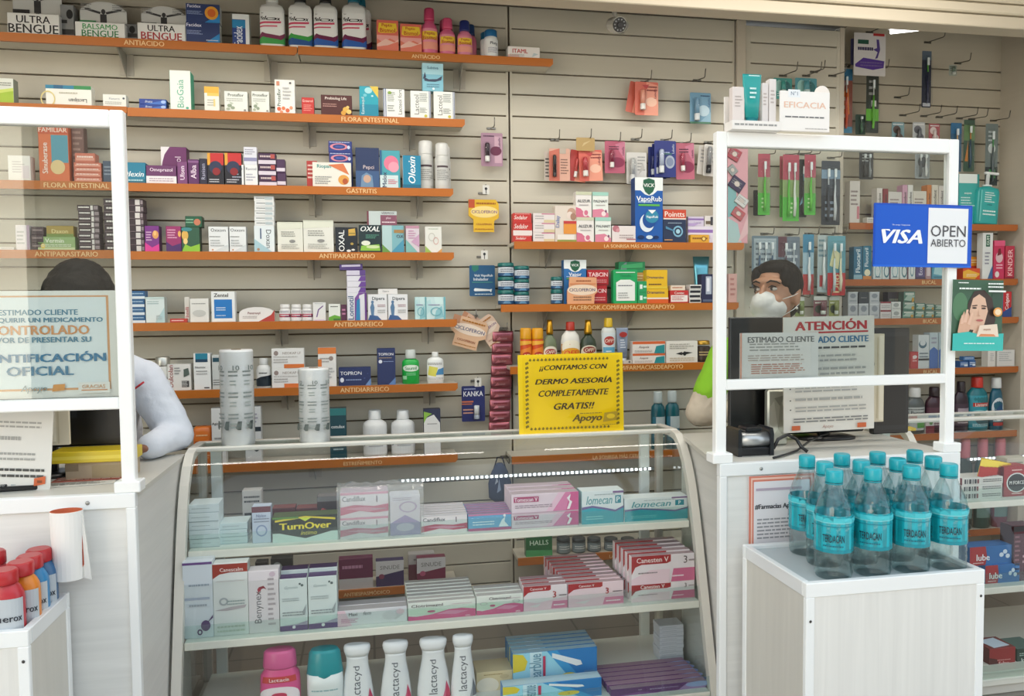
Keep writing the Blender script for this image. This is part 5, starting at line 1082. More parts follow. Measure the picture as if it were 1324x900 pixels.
for i in range(n):
    mb = MB(); zz = -L*i/n; h = L/n; q = []
    mb.loft([(zz-h*.98, w*.46, .001, 6), (zz-h*.8, w*.47, .006, 4), (zz-h*.5, w*.48, .011, 3), (zz-h*.2, w*.47, .006, 4), (zz, w*.46, .001, 6)], '#ab6670', 'foil', 16, cx=-.0028*i)
    mb.front(f'm #7a2438 .15 .85 .8 .55 2;m #e6b4c0 .2 .7 .4 .2 2;p #d98a9c .1 .1 .4 .2 .3 .5', -w*.42-.0028*i, w*.42-.0028*i, zz-h*.9, zz-h*.1, -.012, 'foil')
    mb.build('sachet', root)
# top row cards
HK(833, 106, 'wire peg hook under the security camera holding coral cards')
CO = 'p #e89a82 .4 0 1 0 1 .9 .5 1;e #f0c0a8 .7 .4 .24 .14;m #8a3a34 .5 .95 .9 .7 2;t #7a2a3a .86 .66 .1 Labello vk .3;p #c24a4a .3 .9 .6 .92 .5 .78'
BC(815, 836, 107, 147, '#c9604c', 'coral lip balm card tilted at the back of the coral pair', CO, off=.05, ry=.18)
BC(821, 851, 106, 149, '#d8705c', 'coral lip balm card with stick, front of the coral pair', CO, off=.075, tube=(.16, .14, .42, .72, '#d9927c', '#efe9e4'))
HK(901, 104, 'wire peg hook high on the wall above the light blue card')
BC(892, 919, 120, 160, '#6f9ab4', 'light blue lip balm card hanging alone below the beam', 'e #b8d0dc .66 .42 .28 .18;p #8fb4c8 .4 0 1 0 1 .4;m #2a4a6a .5 .95 .94 .86 1;t #2a4a78 .9 .7 .1 Labello vk .3;r #4a7a5c 0 0 1 .06', tube=(.14, .08, .42, .8, '#6f93ac', '#d9dee0'))
# row above the right top shelf
HK(717, 181, 'wire peg hook over the beige card with a black tube')
BC(704, 728, 196, 234, '#cfc4ba', 'striped pale card at the back of the beige card with black tube', 'm #3a3a3a .05 .3 .8 .1 6', off=.045)
BC(710, 737, 192, 234, '#d9a894', 'beige card with black tube under a clear blister', 'p #c9705c 0 .9 .5 1 .5 0 0 0;m #8a6a5c .55 .95 .7 .2 6;r #bcae9f .5 .84 .8 1', tube=(.14, .12, .34, .78, '#1d1a1c', '#2a2628'), off=.07)
HK(757, 180, 'wire peg hook over the coral cards with a tan price card')
BC(738, 762, 195, 235, '#c9504c', 'coral card tilted at the back under the tan price card', CO, off=.045, ry=.14, tube=(.3, .12, .5, .72, '#c9504c', '#efe9e4'))
BC(748, 778, 194, 234, '#d96a5c', 'coral card with red stick in front, under the tan price card', CO, off=.07, ry=-.04, tube=(.1, .14, .36, .74, '#b8343c', '#efe9e4'))
BC(745, 769, 178, 195, '#b89a62', 'small tan price card on the coral cards hook', 'p #d0b886 .3 .3 .8 .8 .4 .6', off=.085, name='price_card', cat='price card')
HK(794, 184, 'wire peg hook over the raspberry card')
MG = 'e #8a2a4c .62 .34 .36 .16;p #c97a92 .5 .9 1 1 1 .4;m #4a1a34 .2 .7 .86 .72 2;t #3a1a3c .9 .7 .1 Labello vk .3'
BC(782, 808, 182.5, 224, '#b85a72', 'raspberry lip balm card between the coral and the white cards', MG, tube=(.2, .16, .44, .7, '#8a2a44', '#efe9e4'), off=.07)
HK(821, 180, 'wire peg hook over the white card with grey stick')
BC(810, 836, 197, 238, '#d3d0cb', 'white card with pale grey stick behind the tall blue box top', 'm #9a9a98 .55 .95 .9 .4 5;p #bcb8b2 .6 .3 .9 .5 .8 .7', tube=(.1, .06, .4, .78, '#b4b4b2', '#dcdcda'), off=.065)
HK(859, 181, 'wire peg hook over the navy lip balm cards')
NVY = 'e #aab4c4 .72 .42 .22 .18;e #7f8ca8 .72 .42 .16 .12;m #b0bce0 .3 .7 .72 .62 1;t #cfd6ea .86 .78 .1 Labello vk .34;r #3a6a6a .2 .62 .8 .66'
BC(838, 862, 190, 231, '#252f72', 'navy lip balm card, rearmost of three fanned', NVY, off=.04, tube=(.1, .1, .34, .7, '#1d2560', '#cfd3da'))
BC(843, 867, 186, 230, '#252f72', 'navy lip balm card, middle of three fanned', NVY, off=.058, tube=(.1, .1, .34, .7, '#1d2560', '#cfd3da'))
BC(846, 874, 182, 229, '#27327c', 'navy lip balm card with silver disc, foremost of three fanned', NVY, off=.078, tube=(.16, .1, .42, .74, '#b9c2d8', '#e6e8ea'))
HK(883, 185, 'wire peg hook over the pink card next to the navy cards')
BC(873, 897, 185, 232, '#bb6478', 'pink lip balm card next to the navy cards', MG, off=.06, ry=-.03, tube=(.2, .22, .46, .7, '#a83a52', '#efe9e4'))
HK(915, 184, 'wire peg hook over the white cards near the screen post')
BC(904, 920, 189, 226, '#cfcac4', 'white card tilted behind the one with a black capped tube', 'm #999 .2 .8 .9 .4 4', off=.05, ry=.1)
BC(911, 929, 187, 228, '#d9d5d0', 'white card with a black capped grey tube, beside the screen post', 'm #999 .6 .95 .9 .4 4', off=.07, tube=(.1, .08, .5, .9, '#8f8f90', '#202022'), ry=.06)
# pink panel with goods, standing on the right top shelf behind the screen
s = SH['R1']; Y = s.Y+.03; A, B = at(941, 250, Y).x, at(967, 250, Y).x; w = B-A; h = at(954, 187, Y).z-s.z
root = empty('promo_board', 'tall pink display panel with small packs stuck on, behind the clear screen', 'promo board', ((A+B)/2, Y, s.z))
MB().box((-w/2, 0, 0), (w/2, .012, h), '#d9a0aa', 'card', .001).front('p #7fb0b4 0 .26 .5 .3 .4 .56 0 .62;p #a9c4c6 0 0 .7 0 .5 .2 0 .26;p #e3b9bf .5 0 1 .1 1 .3', -w/2, w/2, 0, h).build('board', root)
for (u, v, sx, sz, c, a, nm) in ((.3, .9, .6, .12, '#b8525c', .5, 'sachet'), (.2, .74, .4, .1, '#a8a8a4', -.7, 'sachet'), (.42, .60, .7, .13, '#4a3f5c', .6, 'sachet'), (.66, .43, .6, .10, '#e6e2de', .6, 'sachet'), (.5, .3, .6, .10, '#cf6a70', .6, 'sachet')):
    MB().box((-sx*w/2, -.006, -sz*h/2), (sx*w/2, 0, sz*h/2), c, 'foil', .002).front('m #888 .1 .9 .8 .3 3;e #d8c8c0 .5 .5 .2 .2', -sx*w/2, sx*w/2, -sz*h/2, sz*h/2, -.006, 'card').build(nm, root, ((u-.5)*w, -.001, v*h), 0, 0, a)
# ---- toothbrush wall
GR = 'r #b04a5c .0 .62 1 1;p #4fb03c 0 0 1 0 1 .36 0 .36;m #d8f0c0 .3 .7 .3 .1 3'
HK(990, 200, 'wire peg hook holding the green pack next to the pink panel')
TBP(974, 990, 246, 279, 'dark toothbrush pack behind the first green pack', '#2a2e30', '#3a3f42', '#555a5e', '', off=.05)
TBP(980, 995.5, 199, 278, 'green and pink toothbrush pack next to the pink panel', '#8a9a6a', '#5cbf3c', '#e8e4dc', GR, off=.075, n=1)
HK(1020, 200, 'wire peg hook holding the widest green pack')
TBP(1008, 1024, 202, 281, 'green toothbrush pack at the back of the wide green group', '#7a9a5c', '#6cc04a', '#e6d86a', GR, off=.05)
TBP(1012, 1033, 200, 286, 'wide green and pink toothbrush pack with two brushes', '#8aa468', '#55b83a', '#d8dcd6', GR, off=.08, n=2)
HK(1036, 199, 'wire peg hook holding the slim black pack')
TBP(1033, 1043, 206, 281, 'slim black toothbrush pack between two green packs', '#25292d', '#33383c', '#7fb0c4', 'p #8ec4d4 .1 .2 .9 .3 .6 .42', off=.06)
HK(1047, 200, 'wire peg hook holding the green pack beside the slim black pack')
TBP(1040, 1054.5, 200, 278, 'green and pink toothbrush pack beside the slim black pack', '#8a9a6a', '#5cbf3c', '#e8e4dc', GR, off=.078)
HK(1074, 204, 'wire peg hook holding the dark toothbrush pair')
TBP(1062, 1086, 208, 291, 'dark navy toothbrush pack with two brushes, near the bay edge', '#39404a', '#2c3644', '#c9ced2', 'r #1f2832 0 0 1 .46;m #8fa0b4 .2 .8 .4 .1 3;r #7f9ab0 0 .72 1 .86', off=.075, n=2)
BLU = 'r #a9b8c0 .08 .3 .92 .95;m #5a6a78 .15 .85 .9 .4 5;r #3a4a5c 0 0 1 .24'
HK(988, 302, 'wire peg hook above the wide blue grey pack by the head')
TBP(972, 1006, 305, 372, 'wide blue grey toothbrush pack above the dark hair', '#6a7f8c', '#3a5a78', '#cfd8dc', BLU, off=.07, n=3)
HK(1020, 303, 'wire peg hook above the plum and blue pack')
TBP(1006, 1034, 306, 372, 'plum and blue toothbrush pack behind the head', '#6a7886', '#5a4a5c', '#b9c4cc', 'r #5a3440 0 .6 .4 1;m #c9d2d8 .3 .9 .8 .3 4', off=.065, n=2)
HK(1045, 302, 'wire peg hook above the narrow blue pack with red foot')
TBP(1038, 1052, 303, 381, 'narrow white and blue toothbrush pack with a red foot', '#9fbcca', '#e2e6e8', '#2c6f94', 'r #b03434 0 0 1 .34;r #3a86a8 .0 .7 1 1', off=.075)
HK(1065, 303, 'wire peg hook above the pale grey pack')
TBP(1057, 1071, 304, 378, 'pale grey toothbrush pack with white brush', '#aebabb', '#e4e8e8', '#cfd6d6', 'r #b04040 .2 .1 .5 .3;m #6a8a94 .1 .9 .95 .6 4', off=.07)
HK(1081, 302, 'wire peg hook above the teal and red pack')
TBP(1070, 1093, 305, 382, 'teal toothbrush pack with a bold red foot', '#5f9aa8', '#cfdcdc', '#e2dcc0', 'r #bf2c2c 0 0 1 .38;t #f0d0a0 .5 .2 .5 Duo vbk .3;p #d8d4a8 .1 .5 .6 .44 .7 .7 .3 .8', off=.08, n=2)
for x0, x1, y0, y1, c, lb in ((1028, 1040, 384, 409, '#7a8a4a', 'olive dental pick pack low behind the ear'), (1052, 1069, 383, 409, '#7a4a4e', 'maroon dental pack low behind the poster top'), (1072, 1085, 383, 409, '#8a8f4a', 'yellow green dental pack low by the bay edge')):
    HK((x0+x1)/2, y0-2, 'wire peg hook holding the '+lb)
    BC(x0, x1, y0, y1, c, lb, 'm #d9d8c8 .1 .9 .9 .6 2;e #3a3f2c .4 .36 .3 .2;r #c9ccc4 .0 .8 1 1', off=.06, tube=(.4, .1, .8, .7, c, '#cfd2c8'))
HK(1076, 98, 'wire peg hook high beside the bay edge behind the white display', L=.12)
for x, lb in ((1018, 'first'), (1048, 'second')):
    HK(x-6, 98, f'wire peg hook over the teal floss packs, {lb} from the teal tube', L=.14)
for x0, x1, c, lb in ((1000, 1024, '#3f8f86', 'teal green floss pack behind the white display, beside the teal tube'), (1028, 1056, '#4f8f98', 'blue teal floss pack behind the rounded header card')):
    BC(x0, x1, 101, 128, c, lb, 'e #9ac8c0 .3 .6 .2 .3;e #2f6a6a .7 .5 .24 .34;m #dff0ec .2 .8 .3 .1 2;p #bfd8d4 .4 .8 .7 .9 .5 .6', off=.09, tube=(.3, .2, .6, .8, c, '#cfe2de'))
HK(1052, 93, 'wire peg hook high between the display and the toothbrush bay')
# ---- the bay with brushes
def hook2(x, y, lb, **k): HK(x, y, lb, Y=W2, **k)
hook2(1191, 38, 'long empty wire peg hook highest in the bay, next to the lamp', L=.24)
hook2(1275, 44, 'long empty wire peg hook highest in the bay, inner of the far pair', L=.22)
hook2(1303, 45, 'long empty wire peg hook highest in the bay, by the side wall', L=.22)
hook2(1160, 126, 'short empty wire peg hook beside the black and green pack', L=.10)
hook2(1124, 42, 'wire peg hook holding the white and purple floss bag', L=.16)
BC(1100, 1106, 50, 84, '#5a5a8a', 'narrow violet pack edge behind the floss bag', '', off=.10, Y=W2, name='floss_pack', cat='floss pack')
BC(1104, 1145, 43, 98, '#d5d1cf', 'white and purple floss pick bag, largest pack high in the bay', 'p #5a3f94 .04 .26 .3 .42 .96 .36 .94 .2 .6 .14 .05 .2;r #2f5a4a .12 .74 .46 .84;m #55506a .12 .6 .72 .54 1;p #5a4a8a .7 .86 .78 .86 .82 .62 .74 .42 .66 .4 .74 .56 .6 .62 .72 .66;r #b83a3c .6 .94 .95 1;m #7a6a9a .2 .9 .34 .2 2', off=.13, Y=W2, m='plastic', name='floss_bag', cat='floss bag')
hook2(1094, 86, 'wire peg hook holding the red and blue pack at the bay edge', L=.12)
TBP(1084, 1102, 89, 172, 'red and blue toothbrush pack at the bay edge', '#8a4a3c', '#d2502c', '#c9c2ba', 'r #2f6f94 0 .82 1 1;r #4a86a4 0 0 1 .1;p #e0803c .3 .2 .8 .3 .7 .7 .2 .6;m #e8d8c8 .2 .8 .6 .2 3', off=.10, Y=W2)
hook2(1131, 92, 'wire peg hook holding the black and green pack', L=.12)
TBP(1120, 1136, 94, 172, 'black and green toothbrush pack under the floss bag', '#3a3f3a', '#6ab83c', '#c9ccc8', 'r #6ab83c 0 .2 1 .4;r #e0e0dc .4 .44 .8 .54;m #aaa .2 .8 .9 .6 3', off=.10, Y=W2)
TBP(1106, 1119, 148, 174, 'small dark green pack peeping above the screen rail', '#2f4438', '#3f6a4c', '#7a8a80', '', off=.09, Y=W2)
hook2(1199, 55, 'wire peg hook holding the slim navy and green toothbrush', L=.14)
TBP(1192, 1204, 66, 139, 'slim navy and green toothbrush pack hanging alone high in the bay', '#34384a', '#2f3350', '#5cae3c', 'r #5c6a7a 0 .84 1 1;r #c9ccd4 .1 .02 .9 .08', off=.12, Y=W2)
hook2(1238, 82, 'wire peg hook holding the tiny clear pack', L=.10)
BC(1227, 1237, 84, 98, '#a9b0a6', 'tiny clear interdental pack hanging alone in the bay', 'm #5a6a5c .1 .9 .9 .4 3', off=.10, Y=W2, tube=(.3, .1, .7, .8, '#6a7a6c', '#d9dcd6'))
row = [(1153, 1169, 158, 178, '#7a9aa0', '#5a4a44'), (1180, 1196, 158, 178, '#b9bcbc', '#6a6a70'), (1201, 1215, 160, 178, '#a8585c', '#d8c8c4')]
for i, (x0, x1, y0, y1, c, c2) in enumerate(row):
    hook2((x0+x1)/2+6, 149+i*1.2, f'bay row peg hook above the screen rail, {["first", "second", "third"][i]} from the floss bag side', L=.14)
    BC(x0, x1, y0, 190, c, ['aqua and brown brush head pack just above the screen rail', 'grey brush head pack just above the screen rail', 'rose brush head pack just above the screen rail'][i], f'e {c2} .4 .7 .3 .16;m #e8e8e6 .1 .9 .96 .86 1;e {c2} .6 .4 .3 .14', off=.11, Y=W2, tube=(.3, .1, .6, .7, c2, '#dcdcda'))
hook2(1240, 153, 'wire peg hook holding the blue and orange pair in the bay', L=.14)
TBP(1229, 1243, 159, 222, 'blue topped toothbrush pack beside the screen post top', '#2f5a7a', '#2c4a66', '#c9a06a', 'r #2f6a94 0 .78 1 1;m #aac 0.2 .8 .6 .3 3', off=.12, Y=W2)
hook2(1256, 154, 'wire peg hook holding the dark green toothbrush pack', L=.12)
TBP(1246, 1260, 155, 222, 'dark green and orange toothbrush pack in the bay row', '#3f5a4a', '#2f4a5c', '#c9803c', 'r #6a8a5c 0 .6 1 .9;p #c9803c .1 .2 .4 .2 .4 .6', off=.10, Y=W2)
hook2(1284, 156, 'wire peg hook holding the long grey pack by the side wall', L=.12)
TBP(1274, 1290, 160, 240, 'long grey and green toothbrush pack next to the side wall', '#6f7a78', '#4a5658', '#3f8a4a', 'r #2f3a3c 0 .0 1 .3;e #c9d0ce .5 .6 .3 .08;m #c9d0ce .2 .8 .9 .7 3;r #4a9a5c .3 .12 .8 .26', off=.10, Y=W2)
hook2(1120, 192, 'wire peg hook holding the black brush behind the screen', L=.1)
TBP(1111, 1129, 195, 232, 'black toothbrush pack behind the upper clear screen', '#3a3d40', '#25282b', '#8a9094', 'm #b9bec0 .2 .8 .9 .6 3', off=.1, Y=W2, n=2)
hook2(1193, 192, 'wire peg hook holding the grey white pack behind the screen', L=.1)
TBP(1183, 1202, 195, 231, 'grey and white brush head pack behind the upper clear screen', '#9aa0a2', '#5a6064', '#e0e2e2', 'e #4a5054 .5 .6 .3 .2', off=.1, Y=W2, n=2)
# ================================================================== THE BAY'S SHELVES
C('Q1', 1240, 1266, 225, '#3fa9a4', 'teal cleanser carton with white top, behind the pump bottle', 'r #e4ece8 0 .82 .9 1;r #2f8f8c .9 0 1 1;t #dff0ee .45 .62 .05 asepxia bk .6;m #cfe8e6 .1 .8 .56 .3 5', d=.07, side='#2c8a88', inset=.02)
s = SH['Q1']; Y = s.Y+.0; A, B = at(1263, 262, Y).x, at(1295, 262, Y).x; w = B-A; h = at(1279, 240, Y).z-s.z; H2 = at(1283, 224, Y).z-s.z
root = empty('pump_bottle', 'turquoise cleanser pump bottle with white pump, leaning on the top bay shelf', 'bottle', ((A+B)/2, Y+.035, s.z)); root.rotation_euler = (0, .07, 0)
MB().loft([(0, w*.40, .022, 4), (.01, w*.45, .028, 4), (h*.86, w*.45, .028, 4), (h*.95, w*.40, .026, 4), (h*.985, w*.2, .018), (h, w*.16, .016)], '#37a9a6', 'plastic', 24).front('m #dff2f0 .25 .75 .94 .6 5;m #dff2f0 .2 .8 .4 .2 2;t #1d6a6a .5 .54 .05 asepxia bk .5;r #6fcac4 .04 .02 .1 .98', -w*.42, w*.42, .01, h*.9, -.028, 'plastic', 2).build('body', root)
t = MB().loft([(h, w*.17, .018), (h*1.04, w*.18, .019), (h*1.05, w*.07, .008), (H2*1.0, w*.07, .008)], '#e8ecea', 'plastic', 14)
t.box((-w*.14, -.010, H2), (w*.42, .010, H2+.014), '#eceeed', 'plastic', .004); t.build('pump', root)
q = [(1099, 1112, 234, '#d6d0ca'), (1134, 1141, 243, '#d8d0ca'), (1142, 1148.5, 244, '#8a2f38'), (1149, 1166, 248, '#d5cfcb'), (1167, 1173.5, 239, '#c99ab0'), (1174, 1180.5, 239, '#dcdad6'), (1181, 1198, 247, '#d8d2c8'), (1199, 1204.5, 239, '#c9793c'), (1205, 1213, 239, '#dad2c4'), (1214, 1222, 240, '#d6cdc6')]
nm = ['tall pale pink carton at the bay edge on the top bay shelf', 'narrow white carton beside a maroon spine', 'narrow maroon carton on the top bay shelf', 'white wide carton between maroon and lilac ones', 'narrow lilac pink carton on the top bay shelf', 'white upright carton with black sideways lettering', 'cream wide carton below the screen reflection', 'narrow orange carton on the top bay shelf', 'pale upright carton with dark sideways lettering, beside the orange one', 'pale upright carton touching the white screen post']
for (x0, x1, y, c), l in zip(q, nm):
    C('Q1', x0, x1, y, c, l, ('t #3a3a3c .5 .6 .5 Sensodent vbk .6;r #b8525c 0 .0 1 .1' if x1-x0 < 9.5 else 'm #8a7a7a .1 .9 .8 .4 4;r #c9808a .7 .1 .95 .4'), d=.05)
C('Q1', 1121, 1129, 281, '#e2ddd4', 'tiny white carton low on the top bay shelf', 'm #999 .1 .9 .8 .2 2', d=.04)
# second bay shelf
def tp(x0, x1, y, c, l, g, **k): C('Q2', x0, x1, y, c, l, g, d=.045, name='toothpaste_box', cat='toothpaste box', **k)
tp(1104, 1115, 319, '#3a6f8c', 'upright dark blue toothpaste carton at the bay edge', 't #e2eef2 .5 .56 .6 Fluocaril vbk .7;r #8fb4c4 0 0 1 .14')
tp(1116, 1127, 318, '#3f7890', 'upright blue toothpaste carton with orange foot', 't #e6eef2 .4 .66 .55 Fluocaril vbk .55;r #d08a4c 0 0 1 .1;e #e6e2c4 .5 .2 .34 .1')
for i, x in enumerate((1129.5, 1141, 1152, 1164)):
    tp(x, x+10.5, 338, '#d4dcdc', f'white brush carton under the blue sign, {["first", "second", "third", "fourth"][i]} from the bay edge', ('o #6aa0a8 .5 .45 .36 .36 .2;r #9ac0c4 0 .9 1 1;m #678 .2 .8 .2 .06 1' if i % 2 == 0 else 'o #4a7a86 .5 .45 .34 .36 .3;r #3f6a74 0 .9 1 1;r #6a4a5c .8 0 1 1'), group='white brush cartons')
tp(1175, 1183.5, 338, '#d9dfe0', 'white brush carton next to the purple toothpaste carton', 'o #6a90a0 .5 .5 .3 .36 .3')
tp(1184.5, 1196, 340, '#54487a', 'small purple toothpaste carton under the blue sign', 't #dcd6ea .5 .5 .4 Eco bvk .5;r #3a305c 0 0 1 .14')
tp(1197, 1204, 340, '#a98a94', 'narrow rose brush carton beside the aqua carton', 'r #d8c8cc .2 .2 .8 .8')
tp(1205.5, 1222, 339, '#4f9cb4', 'aqua brush carton touching the screen post', 'p #a8d4dc .1 .3 .9 .2 .8 .7 .2 .8;m #2f6a86 .1 .9 .2 .05 1;r #2f6f94 0 .88 1 1')
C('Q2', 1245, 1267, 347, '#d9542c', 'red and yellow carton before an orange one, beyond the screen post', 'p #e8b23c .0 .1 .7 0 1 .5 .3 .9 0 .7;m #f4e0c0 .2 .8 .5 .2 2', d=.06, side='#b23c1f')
C('Q2', 1253, 1266, 332, '#d8902c', 'orange carton rising behind the red and yellow one', 'r #c23c2c .0 .3 1 .6;m #f4e2b0 .2 .8 .9 .7 2', d=.045, inset=.065)
tp(1271, 1284, 301, '#dde0de', 'tall white gum care carton with green top mark', 'r #1f5a44 .3 .70 .7 .96;t #e0f0e4 .5 .83 .26 GUM vbk .2;p #3f6a9a .5 0 1 0 1 .3 .8 .2;m #889 .2 .8 .6 .3 4')
tp(1285.5, 1299, 311, '#c9345c', 'raspberry pink carton with red figure', 'e #d8b8bc .5 .56 .34 .14;p #7a1f2c .3 .6 .7 .64 .6 .8 .4 .78;e #e6dcd8 .3 .12 .2 .08;m #f0c4d0 .2 .8 .4 .25 2;r #e05a80 0 .86 1 1')
tp(1300.5, 1312, 318, '#b82f48', 'crimson carton with pale sideways lettering by the side wall', 't #f0c8c8 .5 .5 .5 KINDER vbk .8;r #8a2038 0 0 1 .06')
# third bay shelf
GC = 'e #8a9098 .5 .66 .3 .2;m #7a8086 .15 .85 .3 .14 2;r #cfd2d4 0 .9 1 1'
for i, x in enumerate((1096.5, 1110.5, 1124.5)):
    a = C('Q3', x, x+12.5, 392.5, '#b9bcc0', f'small grey carton, lower row, {["first", "second", "third"][i]} from the bay edge', GC, d=.05, group='small grey cartons')
    if i != 1: C('Q3', x, x+12.5, 377.5, '#b9bcc0', f'small grey carton set on top, {["at the bay edge", "", "over the third lower one"][i]}', GC, d=.05, on=a, group='small grey cartons')
    else: C('Q3', x, x+12.5, 377.5, '#3a3d42', 'small charcoal carton set between two grey cartons', 'm #777 .2 .8 .6 .4 1', d=.05, on=a)
a = stack('Q3', 1138.5, 1152, 390, 2, '#d5cfcd', 'white carton with dark red edge', 'beside the grey cartons', 'r #8a3a44 0 .8 1 1;m #999 .1 .9 .6 .2 2', d=.05)
stack('Q3', 1153, 1165, 390, 2, '#d3d5d2', 'white carton with grey seal', 'by the green foil packs', 'e #9aa09e .5 .6 .3 .24;m #999 .1 .9 .3 .1 1', d=.05)
for k, (x0, x1, y, zz) in enumerate([(1167, 1182, 402, 0), (1183, 1195, 402, 0), (1196, 1208, 402, 0), (1209, 1221, 402, 0), (1168, 1183, 390, 1), (1184, 1196, 392, 1), (1197, 1208, 393, 1), (1209, 1221, 394, 1), (1169, 1183, 377, 2)]):
    base = SH['Q3'].z + zz*.042
    C('Q3', x0, x1, y, '#5f8a80', f'green foil floss pack, {["lower layer", "second layer", "topmost"][zz]}' + (f', {["first", "second", "third", "fourth"][k % 4]} from the grey cartons' if zz < 2 else ' on the pile'), 'p #a9c4bc .0 .3 .6 .2 1 .6 .4 .8;r #c9d6d2 .1 .7 .9 .9;e #c9a050 .8 .3 .12 .2', d=.05, m='foil', zb=base, name='floss_pack', cat='floss pack', group='green foil floss packs')
C('Q3', 1148, 1166, 377.5, '#4a3f44', 'dark brown carton high behind the green foil packs', 'm #887 .1 .9 .8 .4 2', d=.045, inset=.06)
tp_ = C('Q3', 1297, 1308, 377, '#c22f34', 'red and navy toothpaste carton right of the woman poster'.replace('right of', 'beyond'), 't #f4e6e6 .5 .6 .5 Colgate vbk .7;p #2c4a8a .0 0 1 0 1 .4 0 .2', d=.05, name='toothpaste_box', cat='toothpaste box', side='#2c4a8a')
# fourth bay shelf
C('Q4', 1178, 1187.5, 455, '#b83a40', 'narrow red carton behind the screen at the fourth bay shelf', 'm #f0c8c8 .2 .8 .8 .4 3;e #e8d8d8 .5 .7 .3 .1', d=.05)
C('Q4', 1187.5, 1201.5, 433, '#cdd3d6', 'tall white carton with a blue grey swirl behind the screen', 'e #4a6a7c .4 .72 .36 .12;e #cdd3d6 .4 .76 .26 .08;m #6a7a86 .1 .9 .5 .3 2;r #2a2e34 0 .24 1 .30', d=.05)
OB = 't #eef2f6 .6 .34 .42 OralD vbik .5;p #3a66ac 0 0 1 0 1 .5 .5 .6 0 .5;m #99a .2 .8 .9 .66 2'
C('Q4', 1202, 1213, 430, '#b4c2ca', 'pale carton with blue lower half, nearer the swirl carton', OB, d=.05)
C('Q4', 1214, 1224, 430, '#b4c2ca', 'pale carton with blue lower half, nearer the screen post', OB, d=.05)
for i, (x0, x1, y) in enumerate(((1241, 1252, 467), (1253, 1261.5, 466))):
    a = C('Q4', x0, x1, y, '#2f5a94', ['small blue carton low beyond the screen post, larger', 'small blue carton low beyond the screen post, smaller'][i], 'm #cfe0f0 .1 .9 .8 .3 2;r #dfe6ea .5 .2 .9 .5', d=.04)
C('Q4', 1246, 1260, 461, '#3f6ea4', 'small blue carton lying on the two low blue ones', 'm #cfe0f0 .1 .9 .8 .3 2', d=.035, on=a)
C('Q4', 1277.5, 1287, 452, '#d9d6d0', 'narrow white carton at the far end of the fourth bay shelf', 'm #aaa .3 .8 .8 .3 5', d=.05)
C('Q4', 1289.5, 1312, 452.5, '#d6d4d0', 'square white carton next to the side wall', 'm #aaa .1 .9 .9 .3 5;r #c9c9c4 .0 .0 1 .06', d=.05)
# fifth: mouthwash
MW = [(0, .9), (.015, 1), (.60, 1), (.70, .9), (.78, .6), (.81, .45)]
BT('Q5', 1176, 1200, 501, 'grey mouthwash bottle with white cap and green label behind the screen', MW, '#5a5f5e', '#d6d6d2', .79, .52, (.08, .58, 'r #b8bcb8 0 0 1 1;t #2a2e2e .5 .76 .16 Peroxal bk .6;r #5c9a4c .45 .1 .95 .5;m #666 .1 .8 .95 .86 1'), oval=.6, name='mouthwash_bottle')
BT('Q5', 1167, 1177, 520, 'small dark tube bottle at the edge of the mouthwash shelf', MW, '#3a3f44', '#8a8f92', .79, .5, (.1, .6, 'r #b9bcc0 0 0 1 .4;m #999 .2 .8 .9 .6 2'), oval=.6, name='mouthwash_bottle')
BT('Q5', 1202, 1224, 500, 'dark plum mouthwash bottle behind the screen', MW, '#40232f', '#2f2227', .79, .5, (.12, .56, 'r #5a3442 0 0 1 1;r #b9a8ae .2 .4 .8 .7;m #d9c8cc .2 .8 .3 .1 2'), oval=.6, name='mouthwash_bottle')
C('Q5', 1197, 1208, 541, '#c9c4c2', 'small white and maroon carton between mouthwash bottles', 'r #7a2f3c 0 0 1 .5;e #5a8a4c .6 .7 .2 .14', d=.04)
C('Q5', 1209, 1220, 541, '#8a3a3c', 'small maroon carton between mouthwash bottles', 'm #e0c8c8 .2 .8 .8 .3 2', d=.04)
BT('Q5', 1238, 1256, 493, 'dark violet mouthwash bottle beyond the screen post', MW, '#322430', '#2a2228', .79, .5, (.12, .56, 'r #463442 0 0 1 1;r #a99aa4 .2 .5 .8 .8;m #c9bcc4 .2 .8 .4 .1 3'), oval=.6, name='mouthwash_bottle')
BT('Q5', 1257, 1283, 487, 'teal mouthwash bottle with red cap', MW, '#17707a', '#c9382c', .80, .46, (.06, .66, 'p #2a8fa0 0 0 1 0 1 1 0 1;r #b8382f .2 .66 .86 .78;t #f4e6e0 .5 .72 .1 Listerol bk .6;e #7fc4cc .4 .4 .3 .16;e #14525c .6 .24 .3 .16;m #d6eeee .2 .8 .14 .04 2;e #d8e8e4 .7 .44 .14 .1'), oval=.6, name='mouthwash_bottle')
BT('Q5', 1284, 1301, 488, 'slim blue teal mouthwash bottle with white cap near the side wall', [(0, .9), (.015, 1), (.5, 1), (.70, .82), (.8, .55)], '#1b5a70', '#d3d6d4', .80, .6, (.08, .62, 'e #d0dade .5 .6 .4 .4;p #23507a .2 .5 .8 .5 .6 .8;r #b83a34 .2 .02 .8 .14;m #e6eef0 .2 .8 .3 .16 2'), oval=.6, name='mouthwash_bottle')
for i, x in enumerate((1243, 1266, 1289)):
    BT('Q6', x, x+19, 566, f'mouthwash bottle with pink cap seen through the corner case, {["first", "second", "third"][i]} from the water bottles', MW, ['#2a3f3a', '#2f4f48', '#7a3a48'][i], '#c9707a', .78, .56, (.12, .56, 'r #6a8a84 .1 0 .9 1;m #e0ece8 .2 .8 .8 .3 3'), oval=.6, name='mouthwash_bottle', group='pink capped mouthwash bottles')
# ================================================================== IN THE GLASS CASE
INS = .012
def lowz(sh): return SH[sh].z
